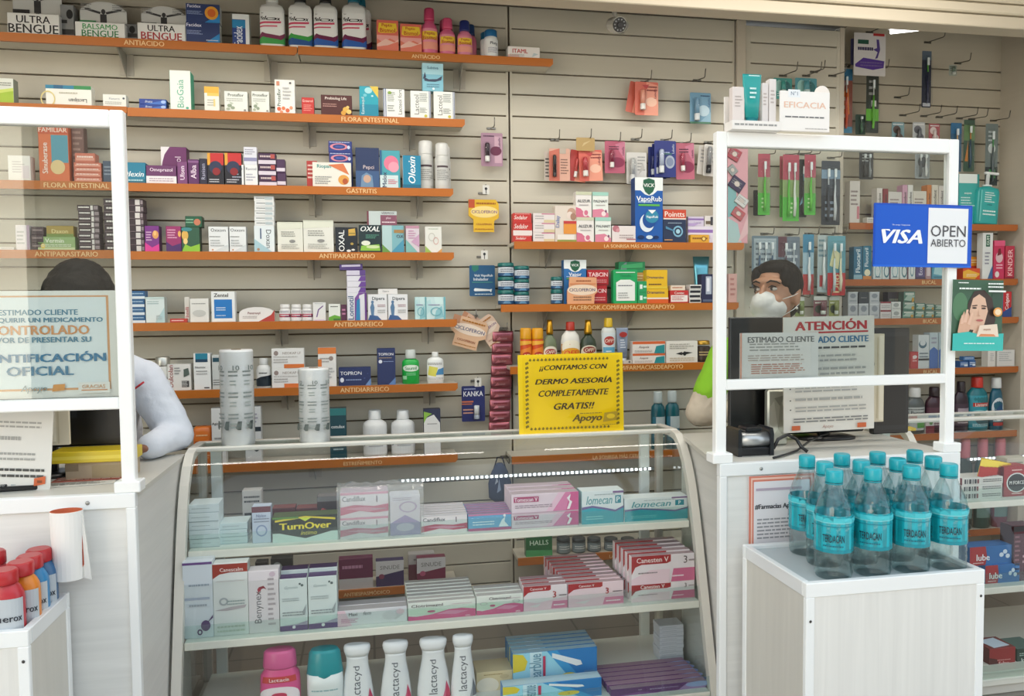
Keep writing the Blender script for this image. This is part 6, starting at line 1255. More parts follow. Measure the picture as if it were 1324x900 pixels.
# upper shelf
stack('C1', 244, 283, 652, 5, '#d3dfe2', 'flat pale blue white carton', 'at the case corner', 'm #a8b8bc .1 .7 .6 .4 1;r #8fa4aa .0 .0 1 .06', d=.09, inset=.02)
stack('C1', 284, 320, 676, 3, '#cfdfe0', 'flat pale aqua carton', 'beside the taller pale stack', 'r #a4bcc0 0 0 1 .1;m #a8b8bc .1 .7 .6 .4 1', d=.09, inset=.04)
C('C1', 325.5, 350, 655, '#c9d3e4', 'white blue carton with plum top band beside the black and yellow box', 'r #6a2f3c 0 .84 1 1;o #8fa0c4 .5 .34 .3 .16 .25;m #8a94a8 .1 .9 .7 .55 2;t #5a6a94 .5 .74 .1 Nylex k .7', d=.05, inset=.03, side='#a9b4c6')
C('C1', 313, 338, 634, '#b9b4b0', 'grey carton with dark print behind the pale aqua stack', 'm #3a3a3c .1 .9 .9 .7 2;r #2f3033 .1 .1 .6 .5', d=.05, inset=.14)
TO = 'r #cfe0da 0 0 1 .36;p #1f2418 0 .42 0 1 1 1 1 .42 .5 .12;p #d9c832 .04 .80 .5 .94 .96 .80 .96 .88 .5 1 .04 .88;t #e8d83c .5 .62 .26 TurnOver Bf .78;t #e8d83c .55 .34 .16 íntimo i .34;r #5c8a3c 0 .92 .4 1;p #c8d83c .4 .94 .6 .94 .5 .8'
C('C1', 352, 437, 667, '#232820', 'long black and yellow carton with pale green foot on the case top shelf', TO, d=.07, inset=.02, top='#4a5a2c')
for i, (x0, x1) in enumerate(((352, 382), (383, 411))):
    C('C1', x0, x1, 657, '#5a1f24', f'flat maroon carton behind the black and yellow box, {["first", "second"][i]} of two', 'm #c08a84 .1 .9 .8 .4 2', d=.06, inset=.13, top='#7a3a38')
C('C1', 410, 438, 642, '#2f1a1e', 'dark maroon carton with red lettering rising behind the black and yellow box', 't #d05a5c .5 .55 .24 Cineo b .7;r #6a6a6c 0 .86 1 1', d=.06, inset=.13, top='#7a7472')
CF = 't #5a5a62 .28 .74 .2 Candiflux bf .48;t #6a4a5c .76 .7 .26 1 b;p #c9527a 0 .42 .3 .5 .7 .42 1 .5 1 .2 .7 .16 .4 .26 0 .1;p #dc8aa4 .1 .36 .5 .42 .9 .3 .6 .22;r #d98aa6 0 .9 1 1;m #b9a0ac .64 .94 .36 .26 1'
a = C('C1', 440, 502, 668.5, '#e6dfe4', 'white carton with a rose swoosh and lowest in the bagged pair', CF, d=.08, inset=.015, top='#b98aa0')
b_ = C('C1', 440, 502, 636, '#e6dfe4', 'white carton with a rose swoosh and topmost in the bagged pair', CF, d=.08, on=a, top='#b9a0b0')
BGX = 'p #9a86b8 0 .3 .5 .5 1 .3 1 0 0 0;o #b9a4c4 .6 .7 .3 .14 .2;m #a89ab0 .1 .7 .95 .86 2;e #cdbfd8 .5 .2 .3 .1'
c_ = C('C1', 504, 543, 640, '#d9d4dc', 'white and lilac carton inside a clear bag, beside the rose swoosh pair', BGX, d=.07, inset=.02)
# the clear bag over the cartons
xa, xb, yy = b_['x0']-.012, c_['x1']+.012, a['Y']
hz = b_['z']-SH['C1'].z+.016
mb = MB(); n = 12
for i in range(n):
    u0, u1 = i/n, (i+1)/n; X0, X1 = xa+(xb-xa)*u0, xa+(xb-xa)*u1
    j = lambda u, k: .004*math.sin(u*37+k*5)+.003*math.sin(u*61+k)
    P = lambda u, X: [(X, yy-.010+j(u, 1), SH['C1'].z+.002), (X, yy-.009+j(u, 2), SH['C1'].z+hz*.6), (X, yy-.006, SH['C1'].z+hz+j(u, 3)), (X, yy+.06, SH['C1'].z+hz+.006+j(u, 4)), (X, yy+.09, SH['C1'].z+hz*.8)]
    for (p, q, r_, t) in zip(P(u0, X0), P(u1, X1), P(u1, X1)[1:], P(u0, X0)[1:]): mb.face([p, q, r_, t], '#f6f8f8', 'film', True)
bmesh.ops.remove_doubles(mb.bm, verts=mb.bm.verts[:], dist=1e-5)
tag(mb.build('plastic_bag'), 'crinkled clear plastic bag over the rose swoosh and lilac cartons', 'bag')
CF2 = CF.replace('#c9527a', '#c23a5c').replace('r #d98aa6 0 .9 1 1', 'r #c9c4c8 0 .94 1 1')
a = C('C1', 544.5, 604, 665, '#e8dfe2', 'front white carton with a red swoosh, on the case top shelf', CF2, d=.026, inset=.012, top='#b9b2b4')
deep(a, 4, 'white carton with a red swoosh, %s back in the row behind its front', 'red swoosh cartons', .003, dz=.0015)
BP = 'p #5fa8d4 .0 .0 1 .0 1 1 .3 1 .0 .7;r #b04a7a 0 0 1 .16;r #c97aa0 0 .9 1 1;m #dff0f8 .1 .6 .6 .3 2;p #e6f0f6 .7 .2 .78 .6 .86 .8 .84 .5 .94 .2;e #f0f4f6 .84 .86 .03 .08'
a = C('C1', 605.5, 661, 664, '#5fa0d0', 'front blue and pink carton with running figure, on the case top shelf', BP, d=.026, inset=.012, top='#8a6a86')
deep(a, 4, 'blue and pink carton with running figure, %s back in its row', 'blue pink figure cartons', .003, dz=.0015)
TM = 'p #e8c0d4 .5 0 1 0 1 1 .7 1;p #cf4f8c .78 0 1 0 1 1 .86 1;p #d87aa8 .6 .0 .8 .0 .88 1 .8 1;r #b03a6c .03 .58 .40 .86;t #f4e6ee .21 .72 .20 Tomescan_V bf .34;m #a08a98 .05 .6 .46 .26 2;p #f4eef2 .82 .12 .86 .5 .82 .7 .88 .9 .86 .6 .9 .5 .86 .12;r #c9a8b8 0 0 1 .06'
a = C('C1', 661.5, 748, 662.5, '#e2cfda', 'lower front pink carton with magenta end and white figure', TM, d=.05, inset=.012)
b_ = C('C1', 661.5, 748, 637.5, '#e2cfda', 'upper front pink carton with magenta end and white figure', TM, d=.05, on=a, top='#b9a6ae')
for i in range(1, 3):
    dup(a['o'], a['o'].location+Vector((0, .054*i, 0)), f'lower pink magenta carton, {ORD[i]} back from the front')
    dup(b_['o'], b_['o'].location+Vector((0, .054*i, .002*i)), f'upper pink magenta carton, {ORD[i]} back from the front')
LM = 't #5aa0a8 .42 .72 .26 lomecan bif .62;r #2a8a9a .80 .60 .94 .84;t #e6f4f4 .87 .72 .16 P b;p #18a2b4 0 0 1 0 1 .46 .8 .34 .55 .42 .25 .5 0 .44;p #6a5a94 0 .44 .25 .5 .55 .42 .8 .34 1 .46 1 .52 .8 .40 .55 .48 .25 .56 0 .52;r #7a5a8c .74 .92 1 .98;m #7fd4dc .1 .5 .26 .12 2;m #a0b0b4 .3 .8 .92 .86 1'
a = C('C1', 752, 806, 634.5, '#dfe8ea', 'white and turquoise carton with a wave, narrower of two', LM, d=.07, inset=.012, side='#8fb4ba')
a = C('C1', 807.5, 889, 643, '#dfe8ea', 'white and turquoise carton with a wave, wider of two', LM, d=.07, inset=.012)
# middle shelf
C('C2', 235.5, 274, 726, '#d4dde4', 'tall pale blue carton with purple top edge at the case corner', 'r #6a4a86 0 .955 1 .985;m #9aa8b4 .2 .9 .72 .66 1;r #a8b4c8 .05 .5 .9 .53;e #5a4470 .74 .16 .16 .07;e #5a4470 .54 .08 .09 .04;e #d4dde4 .54 .08 .04 .02;m #a0aab4 .2 .8 .46 .40 1;p #5a4470 .8 .2 1 .3 1 .26', d=.06, inset=.012)
C('C2', 274.5, 320, 729, '#dde2e0', 'tall white carton with brick red top', 'p #9c3a2e 0 .80 0 1 1 1 1 .88 .5 .88 .2 .86;t #f2e2dc .54 .92 .05 Canescalm bk .84;p #b8b0b4 .04 .36 .5 .4 .95 .42 .9 .38 .4 .35;o #a8b0b4 .3 .48 .13 .055 .4;m #9aa .4 .9 .5 .42 2;m #b9c4b8 .1 .9 .16 .04 2;r #c0b4b4 .1 .76 .9 .765', d=.06, inset=.014, side='#b4bab6')
C('C2', 320.5, 360, 738, '#ddd8dc', 'white carton with vertical grey lettering and red curl', 't #6a6a70 .34 .42 .3 Benynex vk .66;p #8a2a3c .3 .62 .34 .74 .5 .76 .6 .7 .5 .72 .4 .7;e #a83a4c .36 .7 .06 .03;m #b0a8ae .64 .9 .9 .1 10;e #c9b8c4 .8 .94 .1 .04', d=.06, inset=.012)
GY = 't #8aa0a4 .42 .82 .07 Gynotin ik .66;e #5a6a6c .82 .86 .05 .025;e #5a6a6c .74 .89 .04 .02;r #5a3f78 0 0 1 .10;p #a8a0b8 0 .10 1 .10 1 .18 .6 .12;e #dfe0e4 .5 .07 .06 .03;m #a4b0b2 .1 .7 .64 .56 2;m #8a9498 .1 .9 .38 .28 2;p #9aa4a8 .8 .34 .96 .5 .9 .3'
a = C('C2', 361, 397, 748, '#d3dfdf', 'pale green white carton with purple foot, nearer the vertical lettered one', GY, d=.05, inset=.012, top='#4a3066')
a2 = C('C2', 398, 435.5, 745, '#d3dfdf', 'pale green white carton with purple foot, nearer the wide pink white box', GY, d=.05, inset=.012, top='#4a3066')
for r_, w_ in ((a, 'first'), (a2, 'second')):
    x = dup(r_['o'], r_['o'].location+Vector((0, .054, .012)), f'pale green carton tucked behind the {w_} purple footed carton', group=None)
MX = 't #4a4a52 .22 .72 .2 Maxi b .24;t #5a5a62 .42 .74 .24 fem i .2;p #e8c6d4 0 0 .2 0 .1 1 0 1;p #c9c4cc .66 .3 .8 .7 .9 .9 .94 .5 .84 .2;e #d4cfd6 .74 .5 .1 .3;e #e0c0cc .9 .7 .06 .16;m #c080a0 .05 .3 .5 .2 3;r #c9a8b8 0 0 .14 .04'
a = C('C2', 436.5, 526.5, 787, '#dfdce2', 'front wide white and pink carton with grey flowers', MX, d=.045, inset=.012, top='#aaa6a8')
deep(a, 1, 'wide white and pink flower carton, %s behind the front one', 'white pink flower cartons')
CL = 't #5a4a52 .28 .80 .16 Clotrimazol bf .46;p #cfe0d0 0 .62 .3 .66 .6 .5 1 .62 1 .5 .6 .44 .3 .3 0 .3;p #d4568c 0 0 1 0 1 .42 .8 .52 .6 .50 .35 .28 .12 .2 0 .26;p #e08ab0 .4 .28 .6 .44 .9 .36 .7 .2;e #c0527c .34 .46 .06 .06;m #c9b4bc .64 .94 .84 .76 1;t #f4e6ee .88 .08 .08 Sons b .1'.replace('Sons', 'AMSA')
a = C('C2', 527.5, 615, 777, '#e2e6e0', 'front white carton with pink wave and serif lettering, wider row', CL, d=.026, inset=.012, top='#b4b2b0')
deep(a, 6, 'white pink wave carton, %s back in the wider row', 'wider pink wave cartons', .003, dz=.0018)
a = C('C2', 616, 676.5, 769, '#e2e6e0', 'front white carton with pink wave and leaf marks, narrower row', CL.replace('.28 .80 .16', '.5 .82 .15')+';o #b4aab0 .15 .6 .08 .08 .2;o #b4aab0 .84 .64 .08 .08 .2', d=.03, inset=.012, top='#b4b2b0')
deep(a, 2, 'white pink wave carton, %s back in the narrower row', 'narrower pink wave cartons', .003, dz=.002)
CV = 'p #a8262c 0 1 0 .58 .10 .74 .22 .78 .58 .78 .62 .82 .62 1;t #f4e4e2 .33 .885 .10 Canesten_V bk .50;p #e9c3d2 0 0 1 0 1 .5 .3 .3 0 .4;p #d87aa0 .62 .04 1 .04 1 .34 .66 .34;m #f4e0ea .68 .94 .24 .12 1;t #a8262c .70 .62 .26 3 b;m #55484c .8 .98 .62 .52 1;p #dfd4da .1 .2 .4 .3 .3 .14'
a = C('C2', 677, 733.5, 757, '#e8dde2', 'front white carton with red corner tab and number three, narrower row', CV, d=.03, inset=.012, top='#a88a90')
deep(a, 2, 'white red tab carton, %s back in the narrower row', 'narrower red tab cartons', .003, dz=.002)
a = C('C2', 734.5, 806, 753, '#ecd2da', 'front pink carton with red corner tab and number three, wider row', CV, d=.026, inset=.012, top='#b49aa0')
deep(a, 8, 'pink red tab carton, %s back in the wider row', 'wider red tab cartons', .003, dx=-.004, dz=.0032)
CV2 = 'p #a8262c 0 1 0 .36 .06 .62 .16 .70 .56 .70 .62 .76 .62 1;t #f6e8e6 .33 .85 .22 Canesten_V bk .50;p #eed2dc 0 0 .6 0 .6 .5 .3 .5 0 .2;p #d06a90 .62 .04 1 .04 1 .50 .66 .50;m #f4e0ea .64 .82 .30 .18 1;t #5a4a4e .85 .8 .26 3 ;m #8a7a7e .9 .99 .84 .70 1;m #9a8a8e .1 .4 .46 .36 1'
a = C('C2', 816.5, 898, 754, '#ece2e6', 'lower front red tabbed carton of the tall pair at the case end', CV2, d=.03, inset=.012)
b_ = C('C2', 816.5, 898, 717.5, '#ece2e6', 'upper front red tabbed carton of the tall pair at the case end', CV2, d=.03, on=a, top='#b49aa0')
for i in range(1, 5):
    dup(a['o'], a['o'].location+Vector((-.003*i, .033*i, 0)), f'lower red tabbed carton at the case end, {ORD[i]} back', group=None)
    dup(b_['o'], b_['o'].location+Vector((-.005*i, .033*i, .004*i)), f'upper red tabbed carton at the case end, {ORD[i]} back', group=None)
# bottom shelf
s = SH['C3']
def floorb(x0, x1, yt, lb, prof, body, cap, capz, capr, lab, **k):
    return BT('C3', x0, x1, yt, lb, prof, body, cap, capz, capr, lab, **k)
floorb(333, 387, 839, 'pink intimate wash bottle with pink cap in the case', [(0, .9), (.02, .96), (.45, 1), (.66, .96), (.74, .76), (.78, .74)], '#d9518c', '#cf5a90', .76, .82, (.12, .70, 'e #f0e6ea .5 .42 .46 .3;r #c23a3a .16 .82 .84 .96;t #f4dede .5 .89 .08 Lactacin bk .6;e #c93a5c .5 .52 .1 .07;t #7a3a5c .5 .32 .09 benzal bk .5;m #b0889a .25 .75 .24 .16 2'), power=2.6, oval=.6, name='wash_bottle', captop=.95, inset=.05)
floorb(395, 443, 838, 'white wash bottle with large teal cap in the case', [(0, .9), (.02, .96), (.5, 1), (.66, .98)], '#dfe6e6', '#178f98', .62, .99, (.1, .56, 'm #8fb4b8 .25 .75 .8 .7 1;p #a8d4d8 0 0 1 0 1 .3 .5 .5 0 .2;e #c9dfe2 .5 .4 .3 .12'), power=2.8, oval=.6, name='wash_bottle', captop=.86, inset=.05)
LAT = 't #5a6068 .5 .55 .42 lactacyd vk .8;p #c2345c .66 .0 1 .0 .82 .42;p #d86a8c .66 .0 .82 .42 .74 .0'
WP = [(0, .92), (.02, 1), (.25, .98), (.5, .84), (.70, .68), (.80, .66), (.84, .70)]
for i, (x0, x1, yt, lb) in enumerate([(440, 483, 832, 'first'), (491, 532, 828, 'second'), (539, 583, 824, 'third'), (583, 616, 820, 'fourth')]):
    def slant(root, r, h, ov):
        MB().loft([(h*.838, r*.70, r*.70*ov, 2.4), (h*.90, r*.80, r*.74*ov, 2.4), (h*.95, r*.82, r*.72*ov, 2.4), (h*.985, r*.78, r*.6*ov, 2.4), (h, r*.5, r*.4*ov, 2.2, -r*.15)], '#e4e6e8', 'plastic', 20).build('cap', root)
    floorb(x0, x1, yt, f'white waisted wash bottle with slanted cap, {lb} of four from the teal capped one', WP, '#e3e6e8', None, .8, .8, (.12, .74, LAT if i < 3 else LAT.replace('#c2345c', '#6a7078').replace('#d86a8c', '#9aa0a8')), power=2.2, oval=.6, name='wash_bottle', extra=slant, inset=.06, group=None)
a = C('C3', 616, 664, 868, '#d9c9a0', 'cream yellow carton low beside the white waisted bottles', 'e #e8e0d0 .3 .3 .3 .4;e #c9b890 .75 .7 .12 .12;m #a08a5c .2 .7 .9 .8 1', d=.10, inset=.14)
CB = 'p #9fdcf0 0 0 .8 0 .40 1 0 1;p #d4eef6 .2 0 .34 0 .34 1 .2 1;p #3f9fd8 .8 0 .92 0 .52 1 .40 1;p #e0cc3c 0 .56 .14 .6 .17 .8 .12 .96 0 1;p #eef4f6 .46 .95 .80 .72 .82 .62 .75 .60 .46 .84;e #e8d04c .66 .34 .11 .12;t #6f9fb4 .26 .58 .14 Clearblue vbf .76;p #c23a5c .35 .9 .38 .9 .38 .4 .35 .4;m #5a8ab8 .84 .97 .5 .3 2;t #a88a3c .66 .34 .08 99 b'
CBX = '#2a7fc4'
s = SH['C3']
ZU = at(718, 893, SH['C3'].Y+.16).z
u = C('C3', 665, 770, 893, CBX, 'front lower blue pregnancy test carton under the yellow disc one', '', d=.028, inset=.13, top='#a8c8d8', name='test_box', cat='test box')
deep(u, 4, 'blue pregnancy test carton, %s back in the lower row', 'lower blue test cartons', .004)
a = C('C3', 663, 772, 841, CBX, 'front upper blue pregnancy test carton with yellow disc', CB, d=.028, inset=.13, top='#a8c8d8', name='test_box', cat='test box', zb=ZU)
deep(a, 4, 'blue pregnancy test carton, %s back in the upper row', 'upper blue test cartons', .004)
a = C('C3', 650, 778, 882, CBX, 'blue pregnancy test carton standing lowest before the two rows', CB, d=.05, inset=.03, top='#b4d0dc', name='test_box', cat='test box')
PUR = 'r #6a2f78 0 0 1 1;p #b08ac4 .7 0 1 .0 1 1 .8 1;e #a8b8ec .92 .66 .14 .4;t #e6dcee .3 .66 .12 Femelle b .3;m #d8c8e2 .4 .7 .7 .5 2;p #8a4a98 0 0 .5 0 .3 .4'
a = C('C3', 790, 913, 886, '#6a2f78', 'front long purple carton with lilac oval at the case end', PUR, d=.03, inset=.012, top='#9a7a92')
deep(a, 5, 'long purple carton, %s back in the row at the case end', 'long purple cartons', .003, dx=-.002)
stack('C3', 853, 884, 808, 9, '#cdd4de', 'flat pale grey blue carton', 'at the case end', 'r #a8b2c0 0 0 1 .08;m #a8b2c0 .1 .7 .6 .3 1', d=.07, inset=.24)
# corner case
a = stack('D1', 1243, 1296, 617, 3, '#dcd9d4', 'flat white carton with barcode', 'in the corner case', 'r #2f3033 .06 .2 .1 .8;r #2f3033 .12 .2 .14 .8;r #2f3033 .17 .2 .22 .8;r #2f3033 .25 .2 .27 .8;r #2f3033 .30 .2 .34 .8;m #555 .5 .95 .8 .3 2;r #7a2f30 .36 .2 .40 .8', d=.09, inset=.02, side='#8a3a3a')
for i in range(7):
    C('D1', 1264+i*5.2, 1273+i*5.2, 592+i*1.0, '#c9a82c', f'yellow and red sachet leaning on the barcode cartons, {["first", "second", "third", "fourth", "fifth", "sixth", "seventh"][i]} of the fan', 'r #a8322c 0 0 1 .55;p #e6cf4c 0 .55 1 .6 1 1 0 .9', d=.004, on=a, inset=.004+.006*i, ry=.25, name='sachet', cat='sachet', m='foil', group='yellow red sachets')
C('D1', 1298, 1331, 603, '#a3232a', 'red carton with round black and white seal in the corner case', 'e #1f2022 .5 .46 .36 .30;o #dfe0de .5 .46 .40 .33 .12;t #e6e6e4 .5 .46 .12 M_FORCE b .56;m #f0d0c8 .3 .7 .92 .84 1;m #f0d0c8 .3 .7 .14 .06 1', d=.07, inset=.03, side='#7a1a20')
C('D1', 1302, 1330, 592, '#c9c0ae', 'cream carton behind the red seal carton in the corner case', 'm #887 .1 .9 .9 .6 3', d=.06, inset=.13)
LB_ = 'p #a8323a 0 0 .42 0 .36 1 0 1;p #2f6fae .36 0 1 0 1 1 .42 1;t #f4f4f6 .30 .42 .34 lube b .4;e #cfe0f0 .72 .5 .05 .12;e #cfe0f0 .80 .66 .05 .12;e #cfe0f0 .86 .42 .05 .12;m #e6c8c8 .06 .3 .2 .08 1'
a = C('D2', 1274, 1318, 730, '#2f6fae', 'red and blue lubricant carton standing lower in the corner case', LB_, d=.07, inset=.02)
C('D2', 1254, 1310, 706, '#2f6fae', 'red and blue lubricant carton lying on its twin in the corner case', LB_, d=.07, on=a, inset=.01)
C('D2', 1311, 1340, 680, '#4f1a26', 'dark maroon carton with ribbed edge at the picture edge of the corner case'.replace('picture edge', 'far side'), 'r #2a2a2e 0 .9 1 1;m #8a5a64 .05 .3 .85 .1 9;m #c9a0a8 .4 .9 .5 .3 2', d=.07, inset=.02, side='#3a141c')
a = C('D3', 1279, 1313, 838, '#8f2226', 'red carton with white sheet on top, lowest in the corner case', 't #e8c8c4 .56 .3 .16 Sultan bk .7;p #4a1014 0 0 .4 0 .3 .5 0 .6;m #d09a94 .3 .8 .5 .42 1', d=.10, inset=.04, side='#5a1418', top='#7a2a2c')
tag(MB().box((-.04, -.035, 0), (.04, .035, .0016), '#c9d6e4', 'paper').build('paper_slip', None, ((a['x0']+a['x1'])/2, a['Y']+.045, a['z']+.0012), .15), 'pale blue paper slip lying on the red carton in the corner case', 'paper')
C('D3', 1315, 1345, 838, '#1c3a34', 'dark green carton with pale lettering beside the lowest red carton', 't #dfe8e4 .3 .4 .2 Ice b .4;m #a8c4bc .1 .8 .8 .6 2', d=.10, inset=.04, top='#4a6a64')
# ================================================================== ON THE CASE AND THE COUNTERS
def roll(x0, x1, yt, yb, lb):
    zt = 1.0125; Y = 2.985
    A, B = at(x0, yb, Y).x, at(x1, yb, Y).x; r = (B-A)/2; h = at((x0+x1)/2, yt, Y).z-zt
    root = empty('plastic_roll', lb, 'roll', ((A+B)/2, Y, zt))
    mb = MB().loft([(0, r*.96, r*.96), (.004, r, r), (h*.985, r, r), (h, r*.97, r*.97)], '#e6e8e8', 'plastic', 28)
    g = ''
    for row in range(3):
        for c in range(3):
            g += f'm #7f8a88 {.05+.32*c} {.26+.32*c} {.80-.22*row} {.72-.22*row} 2;m #9aa5a2 {.08+.32*c} {.22+.32*c} {.70-.22*row} {.63-.22*row} 2;'
    g += 't #6f7a78 .2 .82 .05 10 b;t #6f7a78 .55 .82 .05 10 b;t #6f7a78 .86 .82 .05 10 b;'
    for c in range(4): g += f'p #65706e {.04+.24*c} .2 {.08+.24*c} .27 {.12+.24*c} .2 {.16+.24*c} .27 {.14+.24*c} .18 {.12+.24*c} .25 {.08+.24*c} .18;'
    mb.wrap(g, 0, h, r, r, 2.6, 'plastic', 2, 1); mb.build('wound_film', root)
    MB().loft([(h, r*.3, r*.3), (h+.002, r*.3, r*.3)], '#8a7a64', 'matte', 20).build('core', root)
    MB().loft([(.002, r*1.02, r*1.02), (h*.98, r*1.02, r*1.02)], '#f4f6f6', 'film', 28, cap=False).build('wrapper', root)
roll(287, 330, 452, 578, 'tall white roll of printed plastic film on the case, larger of two')
roll(388, 427, 475.5, 576, 'short white roll of printed plastic film on the case, smaller of two')
YG = '#f0cf10'
deco = ''
for i in range(21):
    u = .10+.036*i
    deco += f'p #7a6a14 {u} .925 {u+.014} .955 {u+.028} .935 {u+.02} .915;p #7a6a14 {u} .065 {u+.014} .095 {u+.028} .075 {u+.02} .055;'
for i in range(15):
    v = .09+.056*i
    deco += f'p #7a6a14 .055 {v} .085 {v+.02} .075 {v+.045} .05 {v+.03};p #7a6a14 .915 {v} .945 {v+.02} .935 {v+.045} .91 {v+.03};'
deco = deco.rstrip(';')
SG = f'r #ecc80a .04 .04 .96 .97;{deco};t #3a2c14 .5 .83 .075 ¡¡CONTAMOS_CON Bif .64;t #3a2c14 .5 .675 .082 DERMO_ASESORÍA Bif .72;t #3a2c14 .5 .52 .075 COMPLETAMENTE Bif .66;t #3a2c14 .5 .355 .08 GRATIS!! Bif .38;t #5a4818 .62 .19 .11 Apoyo Bif .28;m #8a7420 .55 .76 .27 .245 1;p #a88c1c .77 .14 .90 .16 .915 .27 .785 .255;e #d8b820 .845 .21 .04 .03;m #8a7420 .76 .92 .115 .10 1'
a, b = at(671, 563, 2.90), at(807, 562, 2.90)
o = sheet('notice_sign', 671, 806.5, 461, 563.5, 2.93, YG, 'yellow bordered skin advice notice standing on the display case', 'sign', SG, ry=-.006, thick=.004, m='plastic', rx=-.03)
o.location.z = 1.0145
# ---- notices on and behind the screens
YP = 2.345
NB = 'r #f0ede8 0 0 1 1;r #e2a878 .05 .07 .95 .955;r #e9f0f3 .065 .09 .935 .94;'
ID = NB+'t #5a8ea8 .5 .80 .050 ESTIMADO_CLIENTE Bf .5;t #5a8ea8 .5 .725 .050 AL_ADQUIRIR_UN_MEDICAMENTO Bf .82;t #dc9a66 .5 .635 .085 CONTROLADO Bf .64;t #5a8ea8 .5 .545 .050 FAVOR_DE_PRESENTAR_SU Bf .66;t #3f80a8 .5 .385 .095 IDENTIFICACIÓN Bf .84;t #4f86a8 .5 .255 .085 OFICIAL Bf .42;t #9aa6a8 .455 .085 .075 Apoyo bi .2;p #e09a52 .57 .06 .65 .07 .655 .13 .58 .125;r #f0ede8 .74 .04 .945 .14;t #d8a070 .84 .10 .035 GRACIAS b .18;r #d8925c .76 .062 .93 .072'
sheet('framed_notice', -52, 152, 376, 515, 2.3385, '#f0ede8', 'white notice with orange border about controlled medicine, behind the clear screen', 'notice', ID)
sheet('cardboard_folder', 40, 89, 528, 576, 2.48, '#d9d2be', 'cream file folder leaning behind the counter paper', 'folder', 'r #c9c0a8 .7 .04 .74 .96;r #eee8d8 .1 .1 .66 .9', thick=.012).location.z
PAP = 'm #8f8f8c .1 .78 .98 .80 2'
o = sheet('paper_notice', -45, 62, 508, 620, 2.40, '#dad9d4', 'white rounded paper notice with orange logo, leaning on the counter under the rail', 'notice', 'm #a4a4a0 .3 .86 .82 .72 2;m #a4a4a0 .3 .62 .66 .56 1;m #a4a4a0 .3 .8 .46 .34 2;m #4a4a48 .3 .92 .28 .14 2;p #c9653c .80 .06 .94 .09 .94 .18 .80 .15;r #8a4a2c .84 .10 .90 .13;t #aaa .36 .06 .05 Apoyo i .2', rad=.012, ry=.075, thick=.003)
o.location.z = 1.002
# left: black monitor seen from behind
def box_thing(name, lb, cat, px0, px1, py0, py1, Y, d, col, m='plastic', rest=None, gfx='', bev=.003):
    A, B = at(px0, (py0+py1)/2, Y).x, at(px1, (py0+py1)/2, Y).x; Z1, Z0 = at((px0+px1)/2, py0, Y).z, at((px0+px1)/2, py1, Y).z
    if rest is not None: Z0 = rest
    w, h = B-A, Z1-Z0
    mb = MB().box((-w/2, 0, 0), (w/2, d, h), col, m, bev)
    if gfx: mb.front(gfx, -w/2, w/2, 0, h, 0, m)
    return tag(mb.build(name, None, ((A+B)/2, Y, Z0)), lb, cat), w, h
def monitor(lb, x0, x1, y0, y1, Y, stand_px=None, base=None, yaw=0, accent=None):
    A, B = at(x0, y1, Y).x, at(x1, y1, Y).x; Z1, Z0 = at(x0, y0, Y).z, at(x0, y1, Y).z; w, h = B-A, Z1-Z0; cz = 1.0005
    root = empty('computer_monitor', lb, 'monitor', ((A+B)/2, Y, cz), yaw)
    MB().box((-w/2, 0, Z0-cz), (w/2, .035, Z1-cz), '#141518', 'plastic', .006).front('r #0d0e10 .04 .05 .96 .95;r #1d1f24 .3 .3 .7 .7;r #0a0b0c .42 .42 .58 .58', -w/2, w/2, Z0-cz, Z1-cz, 0, 'plastic').build('case_back', root)
    MB().box((-w/2+.01, .036, Z0-cz+.01), (w/2-.01, .037, Z1-cz-.01), '#0b0c10', 'plastic').build('screen_glass', root)
    MB().box((-.022, .005, .012), (.022, .028, Z0-cz+.04), '#16171a', 'plastic', .004).build('neck', root)
    MB().loft([(0, .115, .075, 3), (.008, .115, .075, 3), (.014, .05, .035, 3)], '#1a1b1e', 'plastic', 28, cy=.015).build('base', root)
    if accent: MB().box((w/2-.02, -.002, (Z0-cz)*1.0), (w/2-.012, 0, (Z1-cz)), '#8a97a0', 'plastic').build('metal_edge', root)
    return root
monitor('black computer monitor seen from behind on the notice counter', -40, 160, 456, 583, 2.60)
MB_ = MB().box((-.16, -.10, 0), (.16, .10, .004), '#c9c1a8', 'paper', .001)
o, w, h = box_thing('yellow_binder', 'yellow edged binder lying under the black monitor on the notice counter', 'binder', 64, 172, 581, 596, 2.50, .10, '#d9c02c', 'plastic', None, 'r #e6d250 0 .3 1 .6', .002)
o2, w2, h2 = box_thing('cardboard_box', 'low cream cardboard tray carrying the yellow edged binder', 'box', 84, 170, 597, 609, 2.515, .09, '#b4a48c', 'matte', 1.0005, 'r #8f7f68 .0 .5 .2 .9;r #a89878 .4 .1 .9 .8', .002)
o.location.z = 1.0005+h2+.0005
def flat_paper(lb, cx, cy, w, d, col, rz, gfx, z=1.0008, th=.0012):
    mb = MB().box((-w/2, -d/2, 0), (w/2, d/2, th), col, 'paper')
    mb.draw(gfx, lambda u, v, k: ((u-.5)*w, (v-.5)*d, th+k*EPS), w, d, 'paper')
    return tag(mb.build('loose_paper', None, (cx, cy, z), rz), lb, 'paper')
p = atz(110, 622, 1.0)
flat_paper('white paper sheet on the notice counter under the red leaflet', p.x-.03, p.y-.01, .24, .13, '#c9c8c2', .12, 'm #8a8a88 .1 .9 .4 .1 4')
flat_paper('red printed leaflet lying on the white paper sheet', p.x+.01, p.y+.035, .20, .10, '#a85a4c', .05, 'm #e6c8bc .05 .95 .9 .1 5;p #d8a890 .1 .1 .5 .3 .3 .5', 1.0028)
mb = MB().tube([(-.05, 0, 0), (.05, 0, 0), (.062, 0, 0)], [.004, .004, .001], '#3a4a66', 'plastic', 8)
